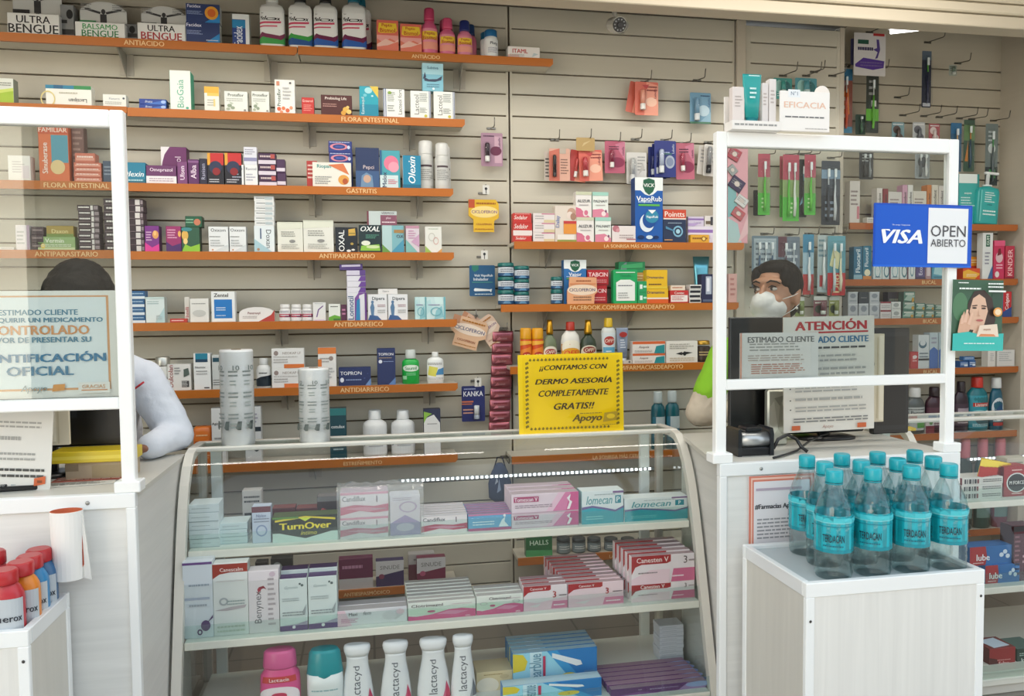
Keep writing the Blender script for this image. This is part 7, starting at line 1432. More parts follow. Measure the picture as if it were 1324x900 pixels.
pn = empty('ballpoint_pen', 'dark blue pen lying on the red leaflet', 'pen', (p.x+.0, p.y+.075, 1.0085), .05); mb.build('barrel', pn); MB().box((-.05, -.001, .003), (-.015, .001, .0055), '#20283a', 'plastic').build('clip', pn)
# keyboard like terminal at the counter's near edge
p = atz(20, 636, 1.0)
kb = empty('keyboard', 'black keyboard with grey keys by the counter edge under the paper notice', 'keyboard', (p.x-.16, p.y+.05, 1.0008), .08)
MB().box((-.21, -.06, 0), (.21, .06, .014), '#17181b', 'plastic', .004).build('case', kb)
for i in range(12):
    for j in range(3):
        MB().box((-.2+.034*i, -.052+.036*j, .014), (-.174+.034*i, -.026+.036*j, .020), '#2b2d31' if (i+j) % 5 else '#a9b0b4', 'plastic', .002).build('key', kb)
# paper tube in front of the left counter
Yt = 2.235
A, B = at(66, 700, Yt).x, at(108, 700, Yt).x; Z1, Z0 = at(88, 660, Yt).z, at(88, 748, Yt).z; r = (B-A)/2
root = empty('paper_tube', 'white paper rolled into a tube with orange inside, taped to the counter front', 'paper roll', ((A+B)/2, Yt, Z0))
hh = Z1-Z0; mb = MB(); n = 22
def ringp(z, rr, yy=1.0): return [(rr*math.cos(2*PI*k/n), rr*yy*math.sin(2*PI*k/n), z) for k in range(n)]
o_, i_ = ringp(0, r*.94, .8), ringp(hh, r, .8)
for k in range(n): mb.face([o_[k], o_[(k+1) % n], i_[(k+1) % n], i_[k]], '#ecebe8', 'paper', True)
q_, w_ = ringp(.004, r*.90, .77), ringp(hh+.0005, r*.965, .77)
for k in range(n):
    mb.face([q_[(k+1) % n], q_[k], w_[k], w_[(k+1) % n]], '#d8704a', 'paper', True); mb.face([i_[k], i_[(k+1) % n], w_[(k+1) % n], w_[k]], '#e0875c', 'paper')
mb.build('paper_sheet', root)
MB().prism([(r*.85, hh*.98), (r*1.05, hh*.92), (r*1.45, 0-.006), (r*1.0, .0)], -.004, -.001, '#e6e5e1', 'paper').front('p #b5502c .04 .9 .25 .5 .3 .2 .05 .14;p #8a2a1c .05 .5 .2 .4 .2 .2 .06 .2', r*.85, r*1.45, 0, hh, -.004, 'paper', 1).build('loose_flap', root)
# ---- drink bottles in the low stand
SUP = [(0, .9), (.03, 1), (.72, 1), (.77, .95), (.82, .82), (.86, .66), (.88, .60)]
SX = 'r #b9c0c6 0 0 1 1;p #3a4a5c 0 0 .2 0 .34 .4 .1 .7 0 .6;t #1c2430 .62 .72 .2 Suerox bk .6;p #8fa8b4 .5 .1 .9 .1 .8 .5 .6 .4;p #7fc0dc .5 .0 1 .0 1 .3'
bx = []
ZB = .745-.11
def sue(px, pytop, Y, lb, drink, capc='#b3262c', r=.043):
    c = at(px, pytop, Y)
    return BT(None, 0, 0, 0, lb, SUP, drink, capc, .865, .70, (.06, .73, SX), cmt='plastic', name='drink_bottle', cat='bottle', xyz=(c.x, Y, ZB), size=(r, c.z-ZB), seg=20, oval=.62, power=2.6, captop=1)
sue(50, 709, 2.214, 'red capped drink bottle in the low stand, next to the paper tube', '#3f6a94')
sue(38, 717.5, 2.158, 'red capped bottle with blue drink in the low stand, second from the paper tube', '#2f7fb4')
sue(26, 725.5, 2.102, 'red capped bottle with orange drink in the low stand', '#d9822c')
sue(5, 736, 2.046, 'red capped bottle with crimson drink at the near corner of the low stand', '#b8303c')
sue(-10, 712, 2.19, 'red capped drink bottle behind the crimson one in the low stand', '#b8303c')
# ---- notices on the right counter
o = sheet('framed_poster', 968, 1052, 614, 771, 2.2795, '#e6dfe2', 'pink white poster in orange frame on the counter front behind the water bottles', 'poster', 'r #d9806a 0 0 1 1;r #f0c8b8 .03 .02 .97 .985;r #d9806a .05 .03 .95 .97;r #e6e2e6 .07 .045 .93 .955;t #4a4a50 .42 .745 .05 #Farmacias_Apoyo Bf .66;m #9a9aa0 .12 .84 .66 .48 6;r #b9a8b8 .1 .88 .8 .9;m #9a9aa0 .12 .84 .4 .2 5', thick=.003)
EC = 't #6f6f70 .52 .86 .115 ESTIMADO_CLIENTE Bf .84;m #9a9a98 .12 .94 .80 .62 3;m #a89a94 .1 .94 .56 .42 3;m #b0705c .14 .92 .38 .16 5;t #5a5a58 .5 .06 .06 Apoyo bi .2;r #d99a84 .0 .0 .02 1'
sheet('paper_notice', 956.5, 1058, 430, 493.5, 2.338, '#d9d6d4', 'white customer notice just above the middle rail of the clear screen', 'notice', EC, thick=.002)
AT = 't #b3262e .52 .93 .095 ATENCIÓN Bf .78;r #b3262e .12 .855 .93 .87;t #2f6f9a .54 .80 .055 ESTIMADO_CLIENTE Bf .78;m #4a4a4c .2 .9 .75 .71 1;m #a8a8a6 .2 .8 .68 .60 2;m #a8a8a6 .2 .9 .57 .48 2;m #a8a8a6 .12 .8 .40 .34 2;m #a8a8a6 .12 .86 .31 .26 1;m #a8a8a6 .12 .9 .23 .17 2;m #7c7c7c .1 .92 .13 .08 2;r #c9653c .08 .02 .17 .06;r #c9653c .80 .02 .90 .06;t #a87a6a .47 .04 .035 Apoyo i .2;e #4a4a4a .06 .38 .008 .006;e #4a4a4a .06 .28 .008 .006;e #4a4a4a .06 .2 .008 .006'
o = sheet('paper_notice', 1014, 1131, 409, 557, 2.50, '#dcd9d2', 'white attention notice with red heading behind the customer notice', 'notice', AT, ry=-.012, thick=.003)
sheet('cardboard_folder', 1096, 1143, 432, 546, 2.58, '#d9cdb4', 'cream file folder with a keyhole mark behind the attention notice', 'folder', 'r #c4b698 .80 .04 .83 .96;r #e9e0cc .86 .02 .98 .98;o #7a7a78 .66 .66 .07 .035 .4', thick=.02)
VS = 'r #0c57c6 .015 .03 .985 .97;r #1a66d4 0 .0 1 .03;r #e9ebee .545 .065 .955 .945;t #e9f0fa .27 .66 .030 We_accept_/_Aceptamos k .4;t #f4f8fc .28 .48 .215 VISA Bif .40;t #4a4a50 .75 .58 .18 OPEN hf .36;t #4a4a50 .75 .39 .12 ABIERTO hf .36;p #f4f8fc .075 .59 .15 .59 .16 .56'
o = sheet('open_sign', 1129, 1256, 264, 345.5, 2.292, '#0b4bb8', 'blue and white card payment and open sign on the screen post', 'sign', VS, ry=.012, thick=.003, m='plastic', rad=.004)
AX = 'r #3a5c46 0 0 1 1;e #4f7a58 .16 .62 .15 .2;e #2f4c3c .88 .74 .11 .2;p #3a2a24 .30 .28 .30 .66 .42 .84 .62 .86 .78 .74 .86 .44 .80 .26;p #d9b39a .36 .30 .34 .56 .40 .74 .52 .80 .64 .74 .70 .56 .64 .38 .58 .28;p #d9b39a .44 .32 .60 .32 .66 .2 .38 .2;e #3a2a26 .43 .605 .045 .012;e #3a2a26 .61 .60 .045 .012;p #4a342c .38 .64 .48 .65 .48 .635 .38 .625;p #4a342c .56 .645 .66 .635 .66 .62 .56 .63;p #c49880 .50 .60 .52 .5 .55 .49 .50 .485;e #b5605c .53 .43 .07 .016;p #d4a88e .10 .26 .14 .44 .22 .56 .25 .46 .30 .54 .36 .42 .34 .30 .28 .22 .16 .2;p #e0b8a0 .2 .40 .26 .58 .30 .58 .27 .4;p #e0b8a0 .28 .38 .36 .55 .39 .53 .34 .36;p #e0b8a0 .14 .38 .16 .5 .2 .5 .2 .38;r #35b8b0 0 0 1 .24;p #35b8b0 0 .24 .3 .27 .6 .22 1 .25 1 .2 0 .2;p #e6d3c0 .46 .20 .90 .20 .86 .38 .52 .36;p #d98a5c .5 .205 .84 .205 .8 .235 .54 .24;t #b58a74 .66 .30 .035 asepxia bi .26;e #e09a4c .86 .55 .09 .065;e #f2d8b4 .86 .55 .06 .043;r #e8ece8 .66 .83 1 .855;m #f0f4f0 .06 .26 .97 .94 1;m #f0f4f0 .08 .5 .90 .85 1;m #f0f4f0 .64 .94 .97 .88 2;m #dff4f2 .2 .8 .12 .09 1'
sheet('advert_poster', 1229.5, 1295, 362, 453.5, 2.291, '#e9efe9', 'green and turquoise advert of a long haired woman touching her cheek, on the screen post', 'poster', AX, thick=.002, ry=.02, m='card')
# right: monitor, dark panel, device
monitor('black computer monitor with round base behind the attention notice', 1016, 1118, 436, 562, 2.66)
mb, w, h = box_thing('black_laptop', 'black open laptop back behind the customer notice', 'laptop', 944, 1012, 410, 552, 2.62, .02, '#17181a', 'plastic', 1.0005, 'r #0e0f11 .06 .05 .94 .95;e #2a2c30 .5 .6 .12 .06', .003)
o_, w_, h_ = box_thing('black_display', 'tall black display panel behind the cream folder on the counter', 'display', 1130, 1176, 424, 553, 2.70, .03, '#131417', 'plastic', 1.0005, 'r #1c1e22 .06 .04 .94 .96;r #0c0d0f .1 .08 .9 .92', .004)
for i, x in enumerate((1149, 1157, 1165, 1173)):
    pass
p = atz(975, 592, 1.0)
Yd = p.y+.03
A, B = at(953, 570, Yd).x, at(1000, 570, Yd).x; w = B-A; hh = at(976, 554, Yd).z-1.0
root = empty('receipt_printer', 'small black and silver receipt printer on the counter by the screen post', 'printer', ((A+B)/2, Yd, 1.0006))
t = MB().box((-w/2+.012, .0, 0), (w/2-.006, .09, hh*.30), '#1d1e21', 'plastic', .004); t.build('base', root)
for s, nm in ((-1, 'side_bracket'), (1, 'side_bracket')):
    x = s*(w/2-.008)
    MB().prism([(x-.007, 0), (x+.007, 0), (x+.007, hh*.8), (x+.003, hh), (x-.006, hh*.95)], -.006, .085, '#232428', 'plastic').build(nm, root)
MB().tube([(-w/2+.012, .02, hh*.56), (w/2-.012, .02, hh*.56)], hh*.27, '#b9bcbe', 'metal', 22).build('silver_roller', root)
MB().box((-w*.22, .01, hh*.86), (w*.24, .07, hh*1.02), '#1a1b1e', 'plastic', .004).build('lid', root)
pts = [at(x, y, 0) for x, y in ()]
cpts = []
for x, y in ((1000, 592), (1015, 588), (1030, 583), (1046, 578), (1062, 570), (1078, 560)):
    q = atz(x, y, 1.006); cpts.append((q.x, q.y, 1.006 + (.02 if 1030 < x < 1075 else 0)))
tag(MB().tube(cpts, .004, '#1b1c1e', 'plastic', 8).build('power_cable'), 'black power cable looping from the small printer to the monitor', 'cable')
cp2 = []
for x, y, z in ((1000, 580, 1.02), (1006, 568, 1.05), (1018, 562, 1.055), (1030, 568, 1.045), (1036, 578, 1.02), (1044, 584, 1.005)):
    q = atz(x, y, z); cp2.append((q.x, q.y, z))
tag(MB().tube(cp2, .006, '#1d1e20', 'plastic', 8).build('coiled_cable'), 'thick black cable bunched behind the small printer', 'cable')
o, w, h = box_thing('crumpled_bag', 'silvery crumpled bag hanging beside the attention notice', 'bag', 993, 1019, 504, 556, 2.56, .03, '#cfd0c4', 'foil', 1.0005, 'p #e6e6dc .1 .1 .5 .3 .3 .8 .1 .7;p #b4b4a8 .5 .3 .9 .1 .9 .6 .6 .8;p #a8a89c .3 .85 .8 .9 .6 .7', .006)
tag(MB().box((-.05, -.02, 0), (.05, .03, .012), '#c9b04c', 'card', .002).front('r #dfc86a .1 .2 .8 .8', -.05, .05, 0, .012, -.02).build('card_box', None, (atz(1138, 552, 1.0).x+.02, 2.76, 1.0006), -.2), 'small mustard yellow card box at the counter back beside the cream folder', 'box')
# display on top of the screen frame
zt = 2.0565; Ye = 2.30
def topx(px): return at(px, 168, Ye).x
root = empty('counter_display', 'white cosmetics display with header card standing on the screen top rail', 'display', ((topx(940)+topx(1066))/2, Ye, zt))
cx = (topx(940)+topx(1066))/2
zz = lambda py: at(1000, py, Ye).z-zt
a, b, c = topx(941)-cx, topx(1001)-cx, topx(1066)-cx
MB().box((a, -.03, 0), (b+.01, .03, zz(160)), '#eae6e2', 'card', .001).front('m #9a9a98 .05 .95 .8 .3 1', a, b, 0, zz(160), -.03).build('tray', root)
MB().box((a, .024, 0), (b+.01, .03, zz(125)), '#e6e1dc', 'card', .001).build('back_board', root)
HG = 't #e6bfa8 .5 .66 .15 EFICACIA bf .84;m #6a6a6c .1 .9 .40 .32 1;m #b4b0ae .5 .95 .10 .05 1;r #e0d8d0 0 0 1 .015'
mb = MB().box((b+.004, -.028, 0), (c, -.022, zz(120)), '#eeeae6', 'card', .001).front(HG, b+.004, c, 0, zz(120), -.028)
mb.build('header_card', root)
mb = MB().loft([(0, .022, .022)]*1 + [(.001, .022, .022)], '#e8d2c4', 'card', 20); mb.bm.free()
hd = MB(); r0 = (topx(1066)-topx(1047))/2; hd.prism([(c-r0+r0*math.cos(t*PI/10), zz(122)+r0*math.sin(t*PI/10)) for t in range(0, 11)], -.027, -.023, '#efe6de', 'card'); hd.build('round_tab', root)
MB().box((topx(1013)-cx, -.0285, zz(128)), (topx(1028)-cx, -.026, zz(118)), '#e6eaee', 'card').front('t #6a7a90 .5 .5 .5 N°1', topx(1013)-cx, topx(1028)-cx, zz(128), zz(118), -.0285).build('tag', root)
def tube(px0, px1, pyt, lb, col, box=False, gfx='m #b0a8a8 .2 .8 .5 .2 4', dy=-.012):
    A, B = topx(px0), topx(px1); w = B-A; z0 = zt+.006; h = at((px0+px1)/2, pyt, Ye).z-z0
    if box:
        o = MB().box((-w/2, -.012, 0), (w/2, .012, h), col, 'card', .001).front(gfx, -w/2, w/2, 0, h, -.012).build('cosmetic_box', None, ((A+B)/2, Ye+dy, z0)); return tag(o, lb, 'box')
    root = empty('cosmetic_tube', lb, 'tube', ((A+B)/2, Ye+dy, z0))
    MB().loft([(h*.2, w*.34, .012), (h*.6, w*.44, .010), (h*.95, w*.5, .003, 4), (h, w*.5, .003, 4)], col, 'plastic', 18).front('m #d8f0ee .2 .8 .7 .4 3;r #d0e8e6 .1 .93 .9 .95', -w*.36, w*.36, h*.2, h, -.013, 'plastic', 2).build('tube_body', root)
    MB().loft([(0, w*.30, .012), (h*.2, w*.32, .012)], '#1a7f84', 'plastic', 18).build('cap', root)
    return root
TB_ = 'm #b4a8a4 .2 .8 .8 .5 4;r #c9c4c2 .1 .08 .9 .12'
tube(944, 959.5, 114, 'tall pale pink cosmetic carton in the white display, widest of three', '#ded4d0', True, TB_, -.004)
tube(957, 981, 98, 'teal cosmetic tube standing in the white display', '#1f9c9a', False, dy=-.014)
tube(982, 990, 109, 'narrow pale cosmetic carton beside the teal tube', '#d9d2d0', True, TB_, -.004)
tube(991, 1000, 104, 'narrow pale cosmetic carton beside the header card', '#dcd6d4', True, TB_, -.004)
# ---- water bottles
WB = [(0, .80), (.008, .93), (.03, .98), (.06, 1.0), (.09, .965), (.12, 1), (.16, .965), (.20, 1), (.24, .97), (.27, 1.0), (.60, 1.0), (.615, .985), (.65, .95), (.71, .84), (.78, .65), (.84, .49), (.88, .42), (.93, .40)]
WL = 'r #1badbd 0 0 1 1;r #128c9c 0 .0 1 .10;r #7fd4dc 0 .80 1 .83;r #128c9c 0 .70 1 .73;p #49c4d0 0 .86 .05 .96 .1 .86 .15 .96 .2 .86 .25 .96 .3 .86 .35 .96 .4 .86 .45 .96 .5 .86 .55 .96 .6 .86 .65 .96 .7 .86 .75 .96 .8 .86 .85 .96 .9 .86 .95 .96 1 .86 1 .83 0 .83;'+';'.join(f't #1c2f3c {u} .40 .20 TERDACAN b .17;m #17687a {u-.08} {u+.08} .24 .16 1' for u in (.17, .5, .83))
spots = []
def water_proto(c, h, r, lb):
    root = empty('water_bottle', lb, 'water bottle', c, -.58, 'turquoise labelled water bottles')
    MB().loft([(z*h, k*r, k*r) for z, k in WB], '#eef8f8', 'clear', 28).build('body', root)
    z0, z1 = .26*h, .60*h
    t = MB(); n = 28
    t.wrap(WL, z0, z1, r*1.003, r*1.003, 2*PI-.02, 'plastic', 2, 1)
    t.build('paper_label', root)
    MB().loft([(.885*h, r*.455, r*.455), (.895*h, r*.475, r*.475), (.985*h, r*.475, r*.475), (h, r*.42, r*.42)], '#1aa6b4', 'plastic', 24).build('cap', root)
    MB().loft([(.868*h, r*.47, r*.47), (.880*h, r*.47, r*.47)], '#1893a2', 'plastic', 24).build('neck_ring', root)
    return root
Zt = SZ-.012
r = .0508
rows = [(1.958, [(1078, 598), (1128, 597), (1178, 595), (1226, 592)], 'front row'), (2.062, [(1066, 591), (1113, 589), (1160, 588), (1206, 585)], 'middle row'), (2.166, [(1043, 584), (1088, 583), (1134, 581), (1182, 579)], 'back row')]
proto = None
for Yw, pts, nm in rows:
    for i, (px, py) in enumerate(pts):
        c = at(px, py+60, Yw); h = .305
        lab = f'turquoise capped water bottle on the white stand, {nm}, {["first", "second", "third", "fourth"][i]} from the framed poster'
        if proto is None: proto = water_proto((c.x, Yw, Zt), h, r, lab)
        else: dup(proto, (c.x, Yw, Zt), lab, -.58+random.uniform(-.14, .14))
# reflecting tube lamp over the bay and the security camera
root = empty('tube_lamp', 'short bright white tube lamp under the shutter housing over the bay', 'lamp', (at(1172, 38, 3.6).x, 3.6, at(1172, 38, 3.6).z), -.5)
MB().box((-.075, -.016, -.011), (.075, .016, .011), '#ffffff', 'led', .003).build('tube', root)
MB().box((-.085, -.02, .011), (.085, .02, .03), '#d6d6d2', 'plastic', .003).build('housing', root)
for s in (-1, 1): MB().tube([(s*.05, 0, .03), (s*.05, 0, ZC2-root.location.z)], .003, '#55524c', 'metal', 6).build('hanger', root)
Yc = 3.58
c = at(797, 32, Yc)
root = empty('security_camera', 'white bullet security camera with ring of lights under the shutter housing', 'camera', (c.x, Yc, c.z))
top = ZC
MB().loft([(top-c.z-.012, .03, .03), (top-c.z, .034, .034)], '#d9d7d0', 'plastic', 20, cx=.008, cy=.06).build('mount_base', root)
MB().tube([(.008, .06, top-c.z-.01), (.010, .058, .07), (.012, .05, .035), (.004, .03, .012)], [.012, .012, .011, .012], '#d9d7d0', 'plastic', 12).build('arm', root)
mt = Matrix.Rotation(math.radians(20), 4, 'X') @ Matrix.Rotation(math.radians(90), 4, 'X')
b = MB().loft([(-.06, .030, .030), (-.055, .034, .034), (.05, .036, .036)], '#dddbd4', 'plastic', 24); bmesh.ops.transform(b.bm, matrix=mt, verts=b.bm.verts[:]); b.build('body', root)
b = MB().loft([(.0501, .033, .033), (.052, .032, .032)], '#0e0f12', 'plastic', 24)
for k in range(10):
    a = 2*PI*k/10; b.loft([(.052, .0038, .0038), (.0535, .003, .003)], '#c9ccd4', 'plastic', 8, cx=.024*math.cos(a), cy=.024*math.sin(a))
b.loft([(.052, .013, .013), (.056, .011, .011)], '#23252c', 'plastic', 16)
bmesh.ops.transform(b.bm, matrix=mt, verts=b.bm.verts[:]); b.build('lens_face', root)
b = MB(); q = []
for k in range(9):
    a = -PI*.15+PI*1.3*k/8
    q.append((.039*math.cos(a), .039*math.sin(a)))
for (x0, y0), (x1, y1) in zip(q, q[1:]):
    b.face([(x0, -y0, -.03), (x1, -y1, -.03), (x1, -y1, .068), (x0, -y0, .068)], '#e4e2db', 'plastic', True)
bmesh.ops.transform(b.bm, matrix=mt, verts=b.bm.verts[:]); b.build('sun_hood', root)
# ================================================================== PEOPLE
def capsule(bm, a, b, ra, rb, seg=14):
    a, b = Vector(a), Vector(b); d = b-a
    q = d.to_track_quat('Z', 'Y').to_matrix().to_4x4() if d.length > 1e-6 else Matrix()
    bmesh.ops.create_cone(bm, cap_ends=True, segments=seg, radius1=ra, radius2=rb, depth=max(d.length, 1e-5), matrix=Matrix.Translation((a+b)/2) @ q)
    for p, r in ((a, ra), (b, rb)): bmesh.ops.create_uvsphere(bm, u_segments=seg, v_segments=10, radius=r, matrix=Matrix.Translation(p))
def ell(bm, c, r, m=None):
    mt = Matrix.Translation(c) @ Matrix.Diagonal((*r, 1))
    bmesh.ops.create_uvsphere(bm, u_segments=24, v_segments=16, radius=1, matrix=(m @ mt) if m is not None else mt)
def fuse(name, bm, voxel, col, kind, parent=None, smooth=4, wrinkle=0.0, freq=22.0, loc=(0, 0, 0), rz=0):
    """melt overlapping volumes into one continuous skin"""
    me = bpy.data.meshes.new('raw'); bm.to_mesh(me); bm.free()
    o = bpy.data.objects.new('raw', me); COL.objects.link(o)
    r = o.modifiers.new('r', 'REMESH'); r.mode = 'VOXEL'; r.voxel_size = voxel
    s = o.modifiers.new('s', 'SMOOTH'); s.factor = .5; s.iterations = smooth
    bpy.context.view_layer.update()
    dg = bpy.context.evaluated_depsgraph_get(); m2 = bpy.data.meshes.new_from_object(o.evaluated_get(dg))
    bpy.data.objects.remove(o); bpy.data.meshes.remove(me)
    b = bmesh.new(); b.from_mesh(m2); bpy.data.meshes.remove(m2)
    mb = MB(); mb.bm.free(); mb.bm = b; mb.cl = b.loops.layers.float_color.new('col')
    if wrinkle:
        from mathutils import noise as mn
        b.normal_update()
        for v in b.verts:
            p = v.co*freq
            v.co += v.normal*wrinkle*(mn.noise((p.x, p.y, p.z*.6)) + .5*mn.noise(p*2.3))
    mb.paint(b.faces, col, kind, True)
    ob = mb.build(name, parent, loc, rz); return ob
def arm_hand(bm, wrist, direction, up, thumb_side, s=1.0):
    """palm, four bent fingers of unequal length and a thumb from the palm's side"""
    w = Vector(wrist); d = Vector(direction).normalized(); u = Vector(up).normalized(); l = d.cross(u).normalized()*thumb_side; u = l.cross(d)*thumb_side
    palm = w + d*.085*s
    for k in (-.024, -.008, .008, .024): capsule(bm, w + l*k*.7*s, palm + l*k*s, .014*s, .012*s, 8)
    for k, L in ((.027, .062), (.009, .07), (-.009, .066), (-.026, .052)):
        p = palm + l*k*s; q = p + (d*.8-u*.3).normalized()*L*.5*s; r = q + (d*.5-u*.75).normalized()*L*.32*s; t = r + (d*.1-u*.9).normalized()*L*.24*s
        capsule(bm, p, q, .0095*s, .0088*s, 8); capsule(bm, q, r, .0088*s, .0082*s, 8); capsule(bm, r, t, .0082*s, .0072*s, 8)
    p = w + d*.03*s + l*.026*s; q = p + (d*.55+l*.7-u*.2).normalized()*.036*s; r = q + (d*.85+l*.2-u*.35).normalized()*.028*s
    capsule(bm, p, q, .0125*s, .0105*s, 8); capsule(bm, q, r, .0105*s, .0085*s, 8)
def head_parts(bm, M):
    for c, r in (((0, .014, .020), (.074, .092, .098)), ((0, -.020, -.028), (.063, .076, .094)), ((0, -.036, -.082), (.047, .056, .042)), ((0, -.070, .040), (.056, .026, .018)),
                 ((.030, -.070, -.030), (.026, .022, .024)), ((-.030, -.070, -.030), (.026, .022, .024)), ((0, -.092, -.062), (.022, .014, .010))):
        ell(bm, c, r, M)
    for a, b, ra, rb in (((0, -.094, .018), (0, -.116, -.022), .009, .0125), ((-.011, -.104, -.026), (.011, -.104, -.026), .009, .009)):
        capsule(bm, M @ Vector(a), M @ Vector(b), ra, rb)
    for s in (-1, 1):
        ell(bm, (s*.075, .012, -.012), (.010, .021, .032), M); capsule(bm, M @ Vector((s*.079, .03, .0)), M @ Vector((s*.083, .022, .016)), .005, .005, 8)
def face_parts(root, M, brow='#1d1512'):
    for s in (-1, 1):
        e = MB().ball((s*.031, -.0805, .0135), .0135, '#d8cfc8', 'plastic', 14, (1.05, .85, .50))
        e.ball((s*.031-.002, -.0885, .0138), .0066, '#1f130d', 'plastic', 12, (1, .6, .95))
        bmesh.ops.transform(e.bm, matrix=M, verts=e.bm.verts[:]); e.build('eye', root)
        b = MB().tube([(s*.012, -.098, .034), (s*.028, -.0985, .041), (s*.046, -.088, .038), (s*.054, -.078, .032)], [.002, .0036, .003, .0015], brow, 'hair', 8)
        bmesh.ops.transform(b.bm, matrix=M, verts=b.bm.verts[:]); b.build('eyebrow', root)
        l = MB().tube([(s*.017, -.0915, .018), (s*.031, -.0945, .0235), (s*.045, -.0855, .019)], [.0016, .0032, .0016], '#140d0b', 'hair', 6)
        bmesh.ops.transform(l.bm, matrix=M, verts=l.bm.verts[:]); l.build('eyelashes', root)
# ---------------- woman in green behind the right counter
root = empty('person', 'person with dark tied back hair, white face mask and green top behind the counter', 'person', (0, 0, 0))
Yh = 3.03
hc = at(1003, 381, Yh)
M = Matrix.Translation(hc) @ Matrix.Rotation(math.radians(-56), 4, 'Z') @ Matrix.Rotation(math.radians(-4), 4, 'X') @ Matrix.Scale(1.16, 4)
neck0 = M @ Vector((0, .025, -.07)); neck1 = hc + Vector((.03, .03, -.20))
S1, S2 = at(940, 452, 3.03), hc + Vector((.20, .10, -.245))
S1.z = hc.z-.25
E1, W1 = at(905, 545, 3.01), at(975, 566, 2.97)
E1.z = max(E1.z, 1.066)
E2, W2_ = S2 + Vector((.06, -.02, -.27)), S2 + Vector((-.05, -.17, -.36))
W1.z = 1.075; W2_.z = 1.075; 
pel = Vector((hc.x+.04, 3.12, .93)); chest = Vector((hc.x+.045, 3.09, hc.z-.36))
bm = bmesh.new()
head_parts(bm, M); capsule(bm, neck0, neck1, .050, .056)
ell(bm, chest, (.15, .10, .16)); ell(bm, (pel.x, pel.y, pel.z+.14), (.13, .10, .17)); ell(bm, pel, (.155, .11, .12))
for S, E, Wr in ((S1, E1, W1), (S2, E2, W2_)):
    capsule(bm, neck1 + Vector((0, .02, -.02)), S, .05, .052); capsule(bm, S, E, .046, .036); capsule(bm, E, Wr, .036, .025)
arm_hand(bm, W1, (.9, -.25, -.15), (0, 0, 1), 1, .95); arm_hand(bm, W2_, (-.6, -.8, -.1), (0, 0, 1), -1, .95)
for s in (-1, 1):
    hip = pel + Vector((s*.085, 0, -.06)); kn = Vector((hip.x+s*.01, hip.y-.01, .49)); an = Vector((hip.x+s*.01, hip.y+.01, .09))
    capsule(bm, hip, kn, .082, .055); capsule(bm, kn, an, .054, .036); capsule(bm, an + Vector((0, 0, -.04)), an + Vector((0, -.15, -.055)), .036, .030)
fuse('body', bm, .005, '#b9876a', 'skin', root, 3)
face_parts(root, M)
bm = bmesh.new()
for c, r in (((0, .030, .040), (.081, .088, .092)), ((0, -.008, .090), (.066, .060, .036)), ((.066, .004, .045), (.018, .042, .055)), ((-.066, .004, .045), (.018, .042, .055)), ((0, .06, -.02), (.060, .052, .07)), ((0, .118, .0), (.034, .030, .040)),
             ((.056, -.036, .062), (.020, .030, .040)), ((-.056, -.036, .062), (.020, .030, .040))):
    ell(bm, c, r, M)
fuse('hair', bm, .005, '#0e0a09', 'hair', root, 3, .0016, 60)
mk = bmesh.new()
ell(mk, (0, -.050, -.052), (.063, .074, .050), M); ell(mk, (0, -.072, -.038), (.048, .064, .046), M); ell(mk, (0, -.055, -.080), (.050, .058, .034), M)
mo = fuse('face_mask', mk, .004, '#e3e1dd', 'cloth', root, 14)
for s in (-1, 1):
    for a, b in (((s*.058, -.062, -.022), (s*.082, .012, .006)), ((s*.055, -.055, -.082), (s*.082, .018, -.034))):
        MB().tube([M @ Vector(a), M @ (Vector(a)*.45+Vector(b)*.55+Vector((s*.008, 0, 0))), M @ Vector(b)], .0016, '#e6e4e0', 'cloth', 6).build('ear_loop', mo)
    MB().ball(M @ Vector((s*.080, .004, -.050)), .0055, '#e9e7e0', 'plastic', 10).build('earring', root)
bm = bmesh.new()
ell(bm, chest, (.172, .122, .17)); ell(bm, (pel.x, pel.y, pel.z+.15), (.152, .122, .20)); ell(bm, (pel.x, pel.y, pel.z-.0), (.172, .128, .10))
M1, M2 = S1.lerp(E1, .66), S2.lerp(E2, .6)
for S, E in ((S1, M1), (S2, M2)):
    capsule(bm, neck1 + Vector((0, .02, -.035)), S, .064, .072); capsule(bm, S, E, .072, .068)
fuse('green_top', bm, .008, '#86bf2c', 'cloth', root, 4, .004, 16)
for S, E, Wr in ((M1, E1, W1), (M2, E2, W2_)):
    bm = bmesh.new(); capsule(bm, S, E, .062, .060); capsule(bm, E, E.lerp(Wr, .86), .060, .040)
    fuse('sleeve', bm, .007, '#c4b8a6', 'cloth', root, 3, .004, 26)
bm = bmesh.new()
ell(bm, pel + Vector((0, 0, -.03)), (.168, .122, .11))
for s in (-1, 1):
    hip = pel + Vector((s*.085, 0, -.06)); kn = Vector((hip.x+s*.01, hip.y-.01, .49)); an = Vector((hip.x+s*.01, hip.y+.01, .12))
    capsule(bm, hip, kn, .092, .066); capsule(bm, kn, an, .066, .058)
fuse('trousers', bm, .009, '#23262e', 'cloth', root, 3)
for s in (-1, 1):
    bm = bmesh.new(); an = Vector((pel.x+s*.095, pel.y+.01, .06)); capsule(bm, an + Vector((0, .02, -.018)), an + Vector((0, -.16, -.025)), .042, .034); fuse('shoe', bm, .008, '#e2e0dc', 'plastic', root, 3)
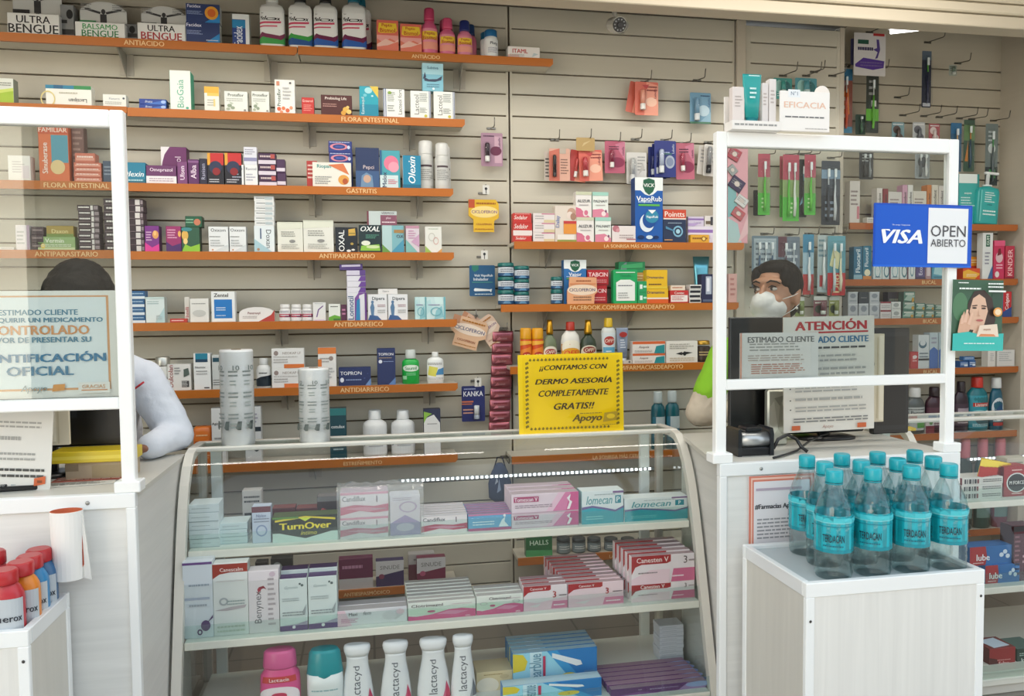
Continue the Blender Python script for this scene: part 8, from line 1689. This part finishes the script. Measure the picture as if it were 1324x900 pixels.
# ---------------- person in the white coat leaning on the left counter
root = empty('person', 'person in a white coat leaning on the counter, dark hair bowed behind the notice', 'person', (0, 0, 0))
hc = at(104, 398, 2.66)
M = Matrix.Translation(hc) @ Matrix.Rotation(math.radians(14), 4, 'Z') @ Matrix.Rotation(math.radians(34), 4, 'X') @ Matrix.Scale(1.04, 4)
SR = at(184, 492, 2.98); ER = at(229, 549, 2.965); WR = at(190, 575, 2.80)
ER.z = 1.062; WR.z = 1.045
chest = at(112, 530, 3.06); neck1 = at(112, 455, 2.90); SL = Vector((2*chest.x-SR.x, SR.y, SR.z)); EL = SL + Vector((-.08, -.06, -.24)); EL.z = 1.065; WL_ = EL + Vector((.12, -.20, -.015))
pel = Vector((chest.x, 3.14, .93))
bm = bmesh.new()
head_parts(bm, M); capsule(bm, M @ Vector((0, .03, -.07)), neck1, .052, .06)
ell(bm, chest, (.16, .11, .17)); ell(bm, (pel.x, pel.y, pel.z+.12), (.14, .11, .16)); ell(bm, pel, (.16, .115, .12))
for S, E, Wr in ((SR, ER, WR), (SL, EL, WL_)):
    capsule(bm, neck1, S, .055, .056); capsule(bm, S, E, .048, .038); capsule(bm, E, Wr, .038, .027)
arm_hand(bm, WR, (-.98, -.15, -.06), (0, 0, 1), 1); arm_hand(bm, WL_, (.8, -.6, -.06), (0, 0, 1), -1)
for s in (-1, 1):
    hip = pel + Vector((s*.085, 0, -.06)); kn = Vector((hip.x+s*.01, hip.y-.01, .49)); an = Vector((hip.x+s*.01, hip.y+.01, .09))
    capsule(bm, hip, kn, .084, .056); capsule(bm, kn, an, .055, .037); capsule(bm, an + Vector((0, 0, -.04)), an + Vector((0, -.16, -.055)), .036, .030)
fuse('body', bm, .005, '#8f5f48', 'skin', root, 3)
face_parts(root, M)
bm = bmesh.new()
for c, r in (((0, .030, .040), (.094, .100, .100)), ((0, -.020, .088), (.078, .070, .044)), ((.072, .0, .03), (.030, .055, .075)), ((-.072, .0, .03), (.030, .055, .075)), ((0, .085, -.01), (.075, .060, .085))):
    ell(bm, c, r, M)
fuse('hair', bm, .006, '#0d0b0a', 'hair', root, 3, .003, 50)
bm = bmesh.new()
ell(bm, chest, (.185, .135, .185)); ell(bm, (pel.x, pel.y, pel.z+.14), (.165, .135, .20)); ell(bm, (pel.x, pel.y, pel.z-.06), (.185, .14, .16))
for S, E, Wr in ((SR, ER, WR), (SL, EL, WL_)):
    capsule(bm, neck1 + Vector((0, .03, -.03)), S, .07, .076); capsule(bm, S, E, .078, .060); capsule(bm, E, E.lerp(Wr, .9), .060, .046)
fuse('white_coat', bm, .008, '#dde3ee', 'cloth', root, 4, .005, 15)
p, q = at(171, 505, 2.885), at(186, 494, 2.885)
MB().tube([p, q], .0035, '#b8343c', 'cloth', 8).build('red_piping', root)
bm = bmesh.new(); ell(bm, pel + Vector((0, 0, -.05)), (.17, .125, .11))
for s in (-1, 1):
    hip = pel + Vector((s*.085, 0, -.06)); kn = Vector((hip.x+s*.01, hip.y-.01, .49)); an = Vector((hip.x+s*.01, hip.y+.01, .12))
    capsule(bm, hip, kn, .094, .068); capsule(bm, kn, an, .068, .060)
fuse('trousers', bm, .009, '#2c3038', 'cloth', root, 3)
for s in (-1, 1):
    bm = bmesh.new(); an = Vector((pel.x+s*.095, pel.y+.01, .06)); capsule(bm, an + Vector((0, .02, -.018)), an + Vector((0, -.17, -.025)), .043, .035); fuse('shoe', bm, .008, '#2a2a2c', 'plastic', root, 3)
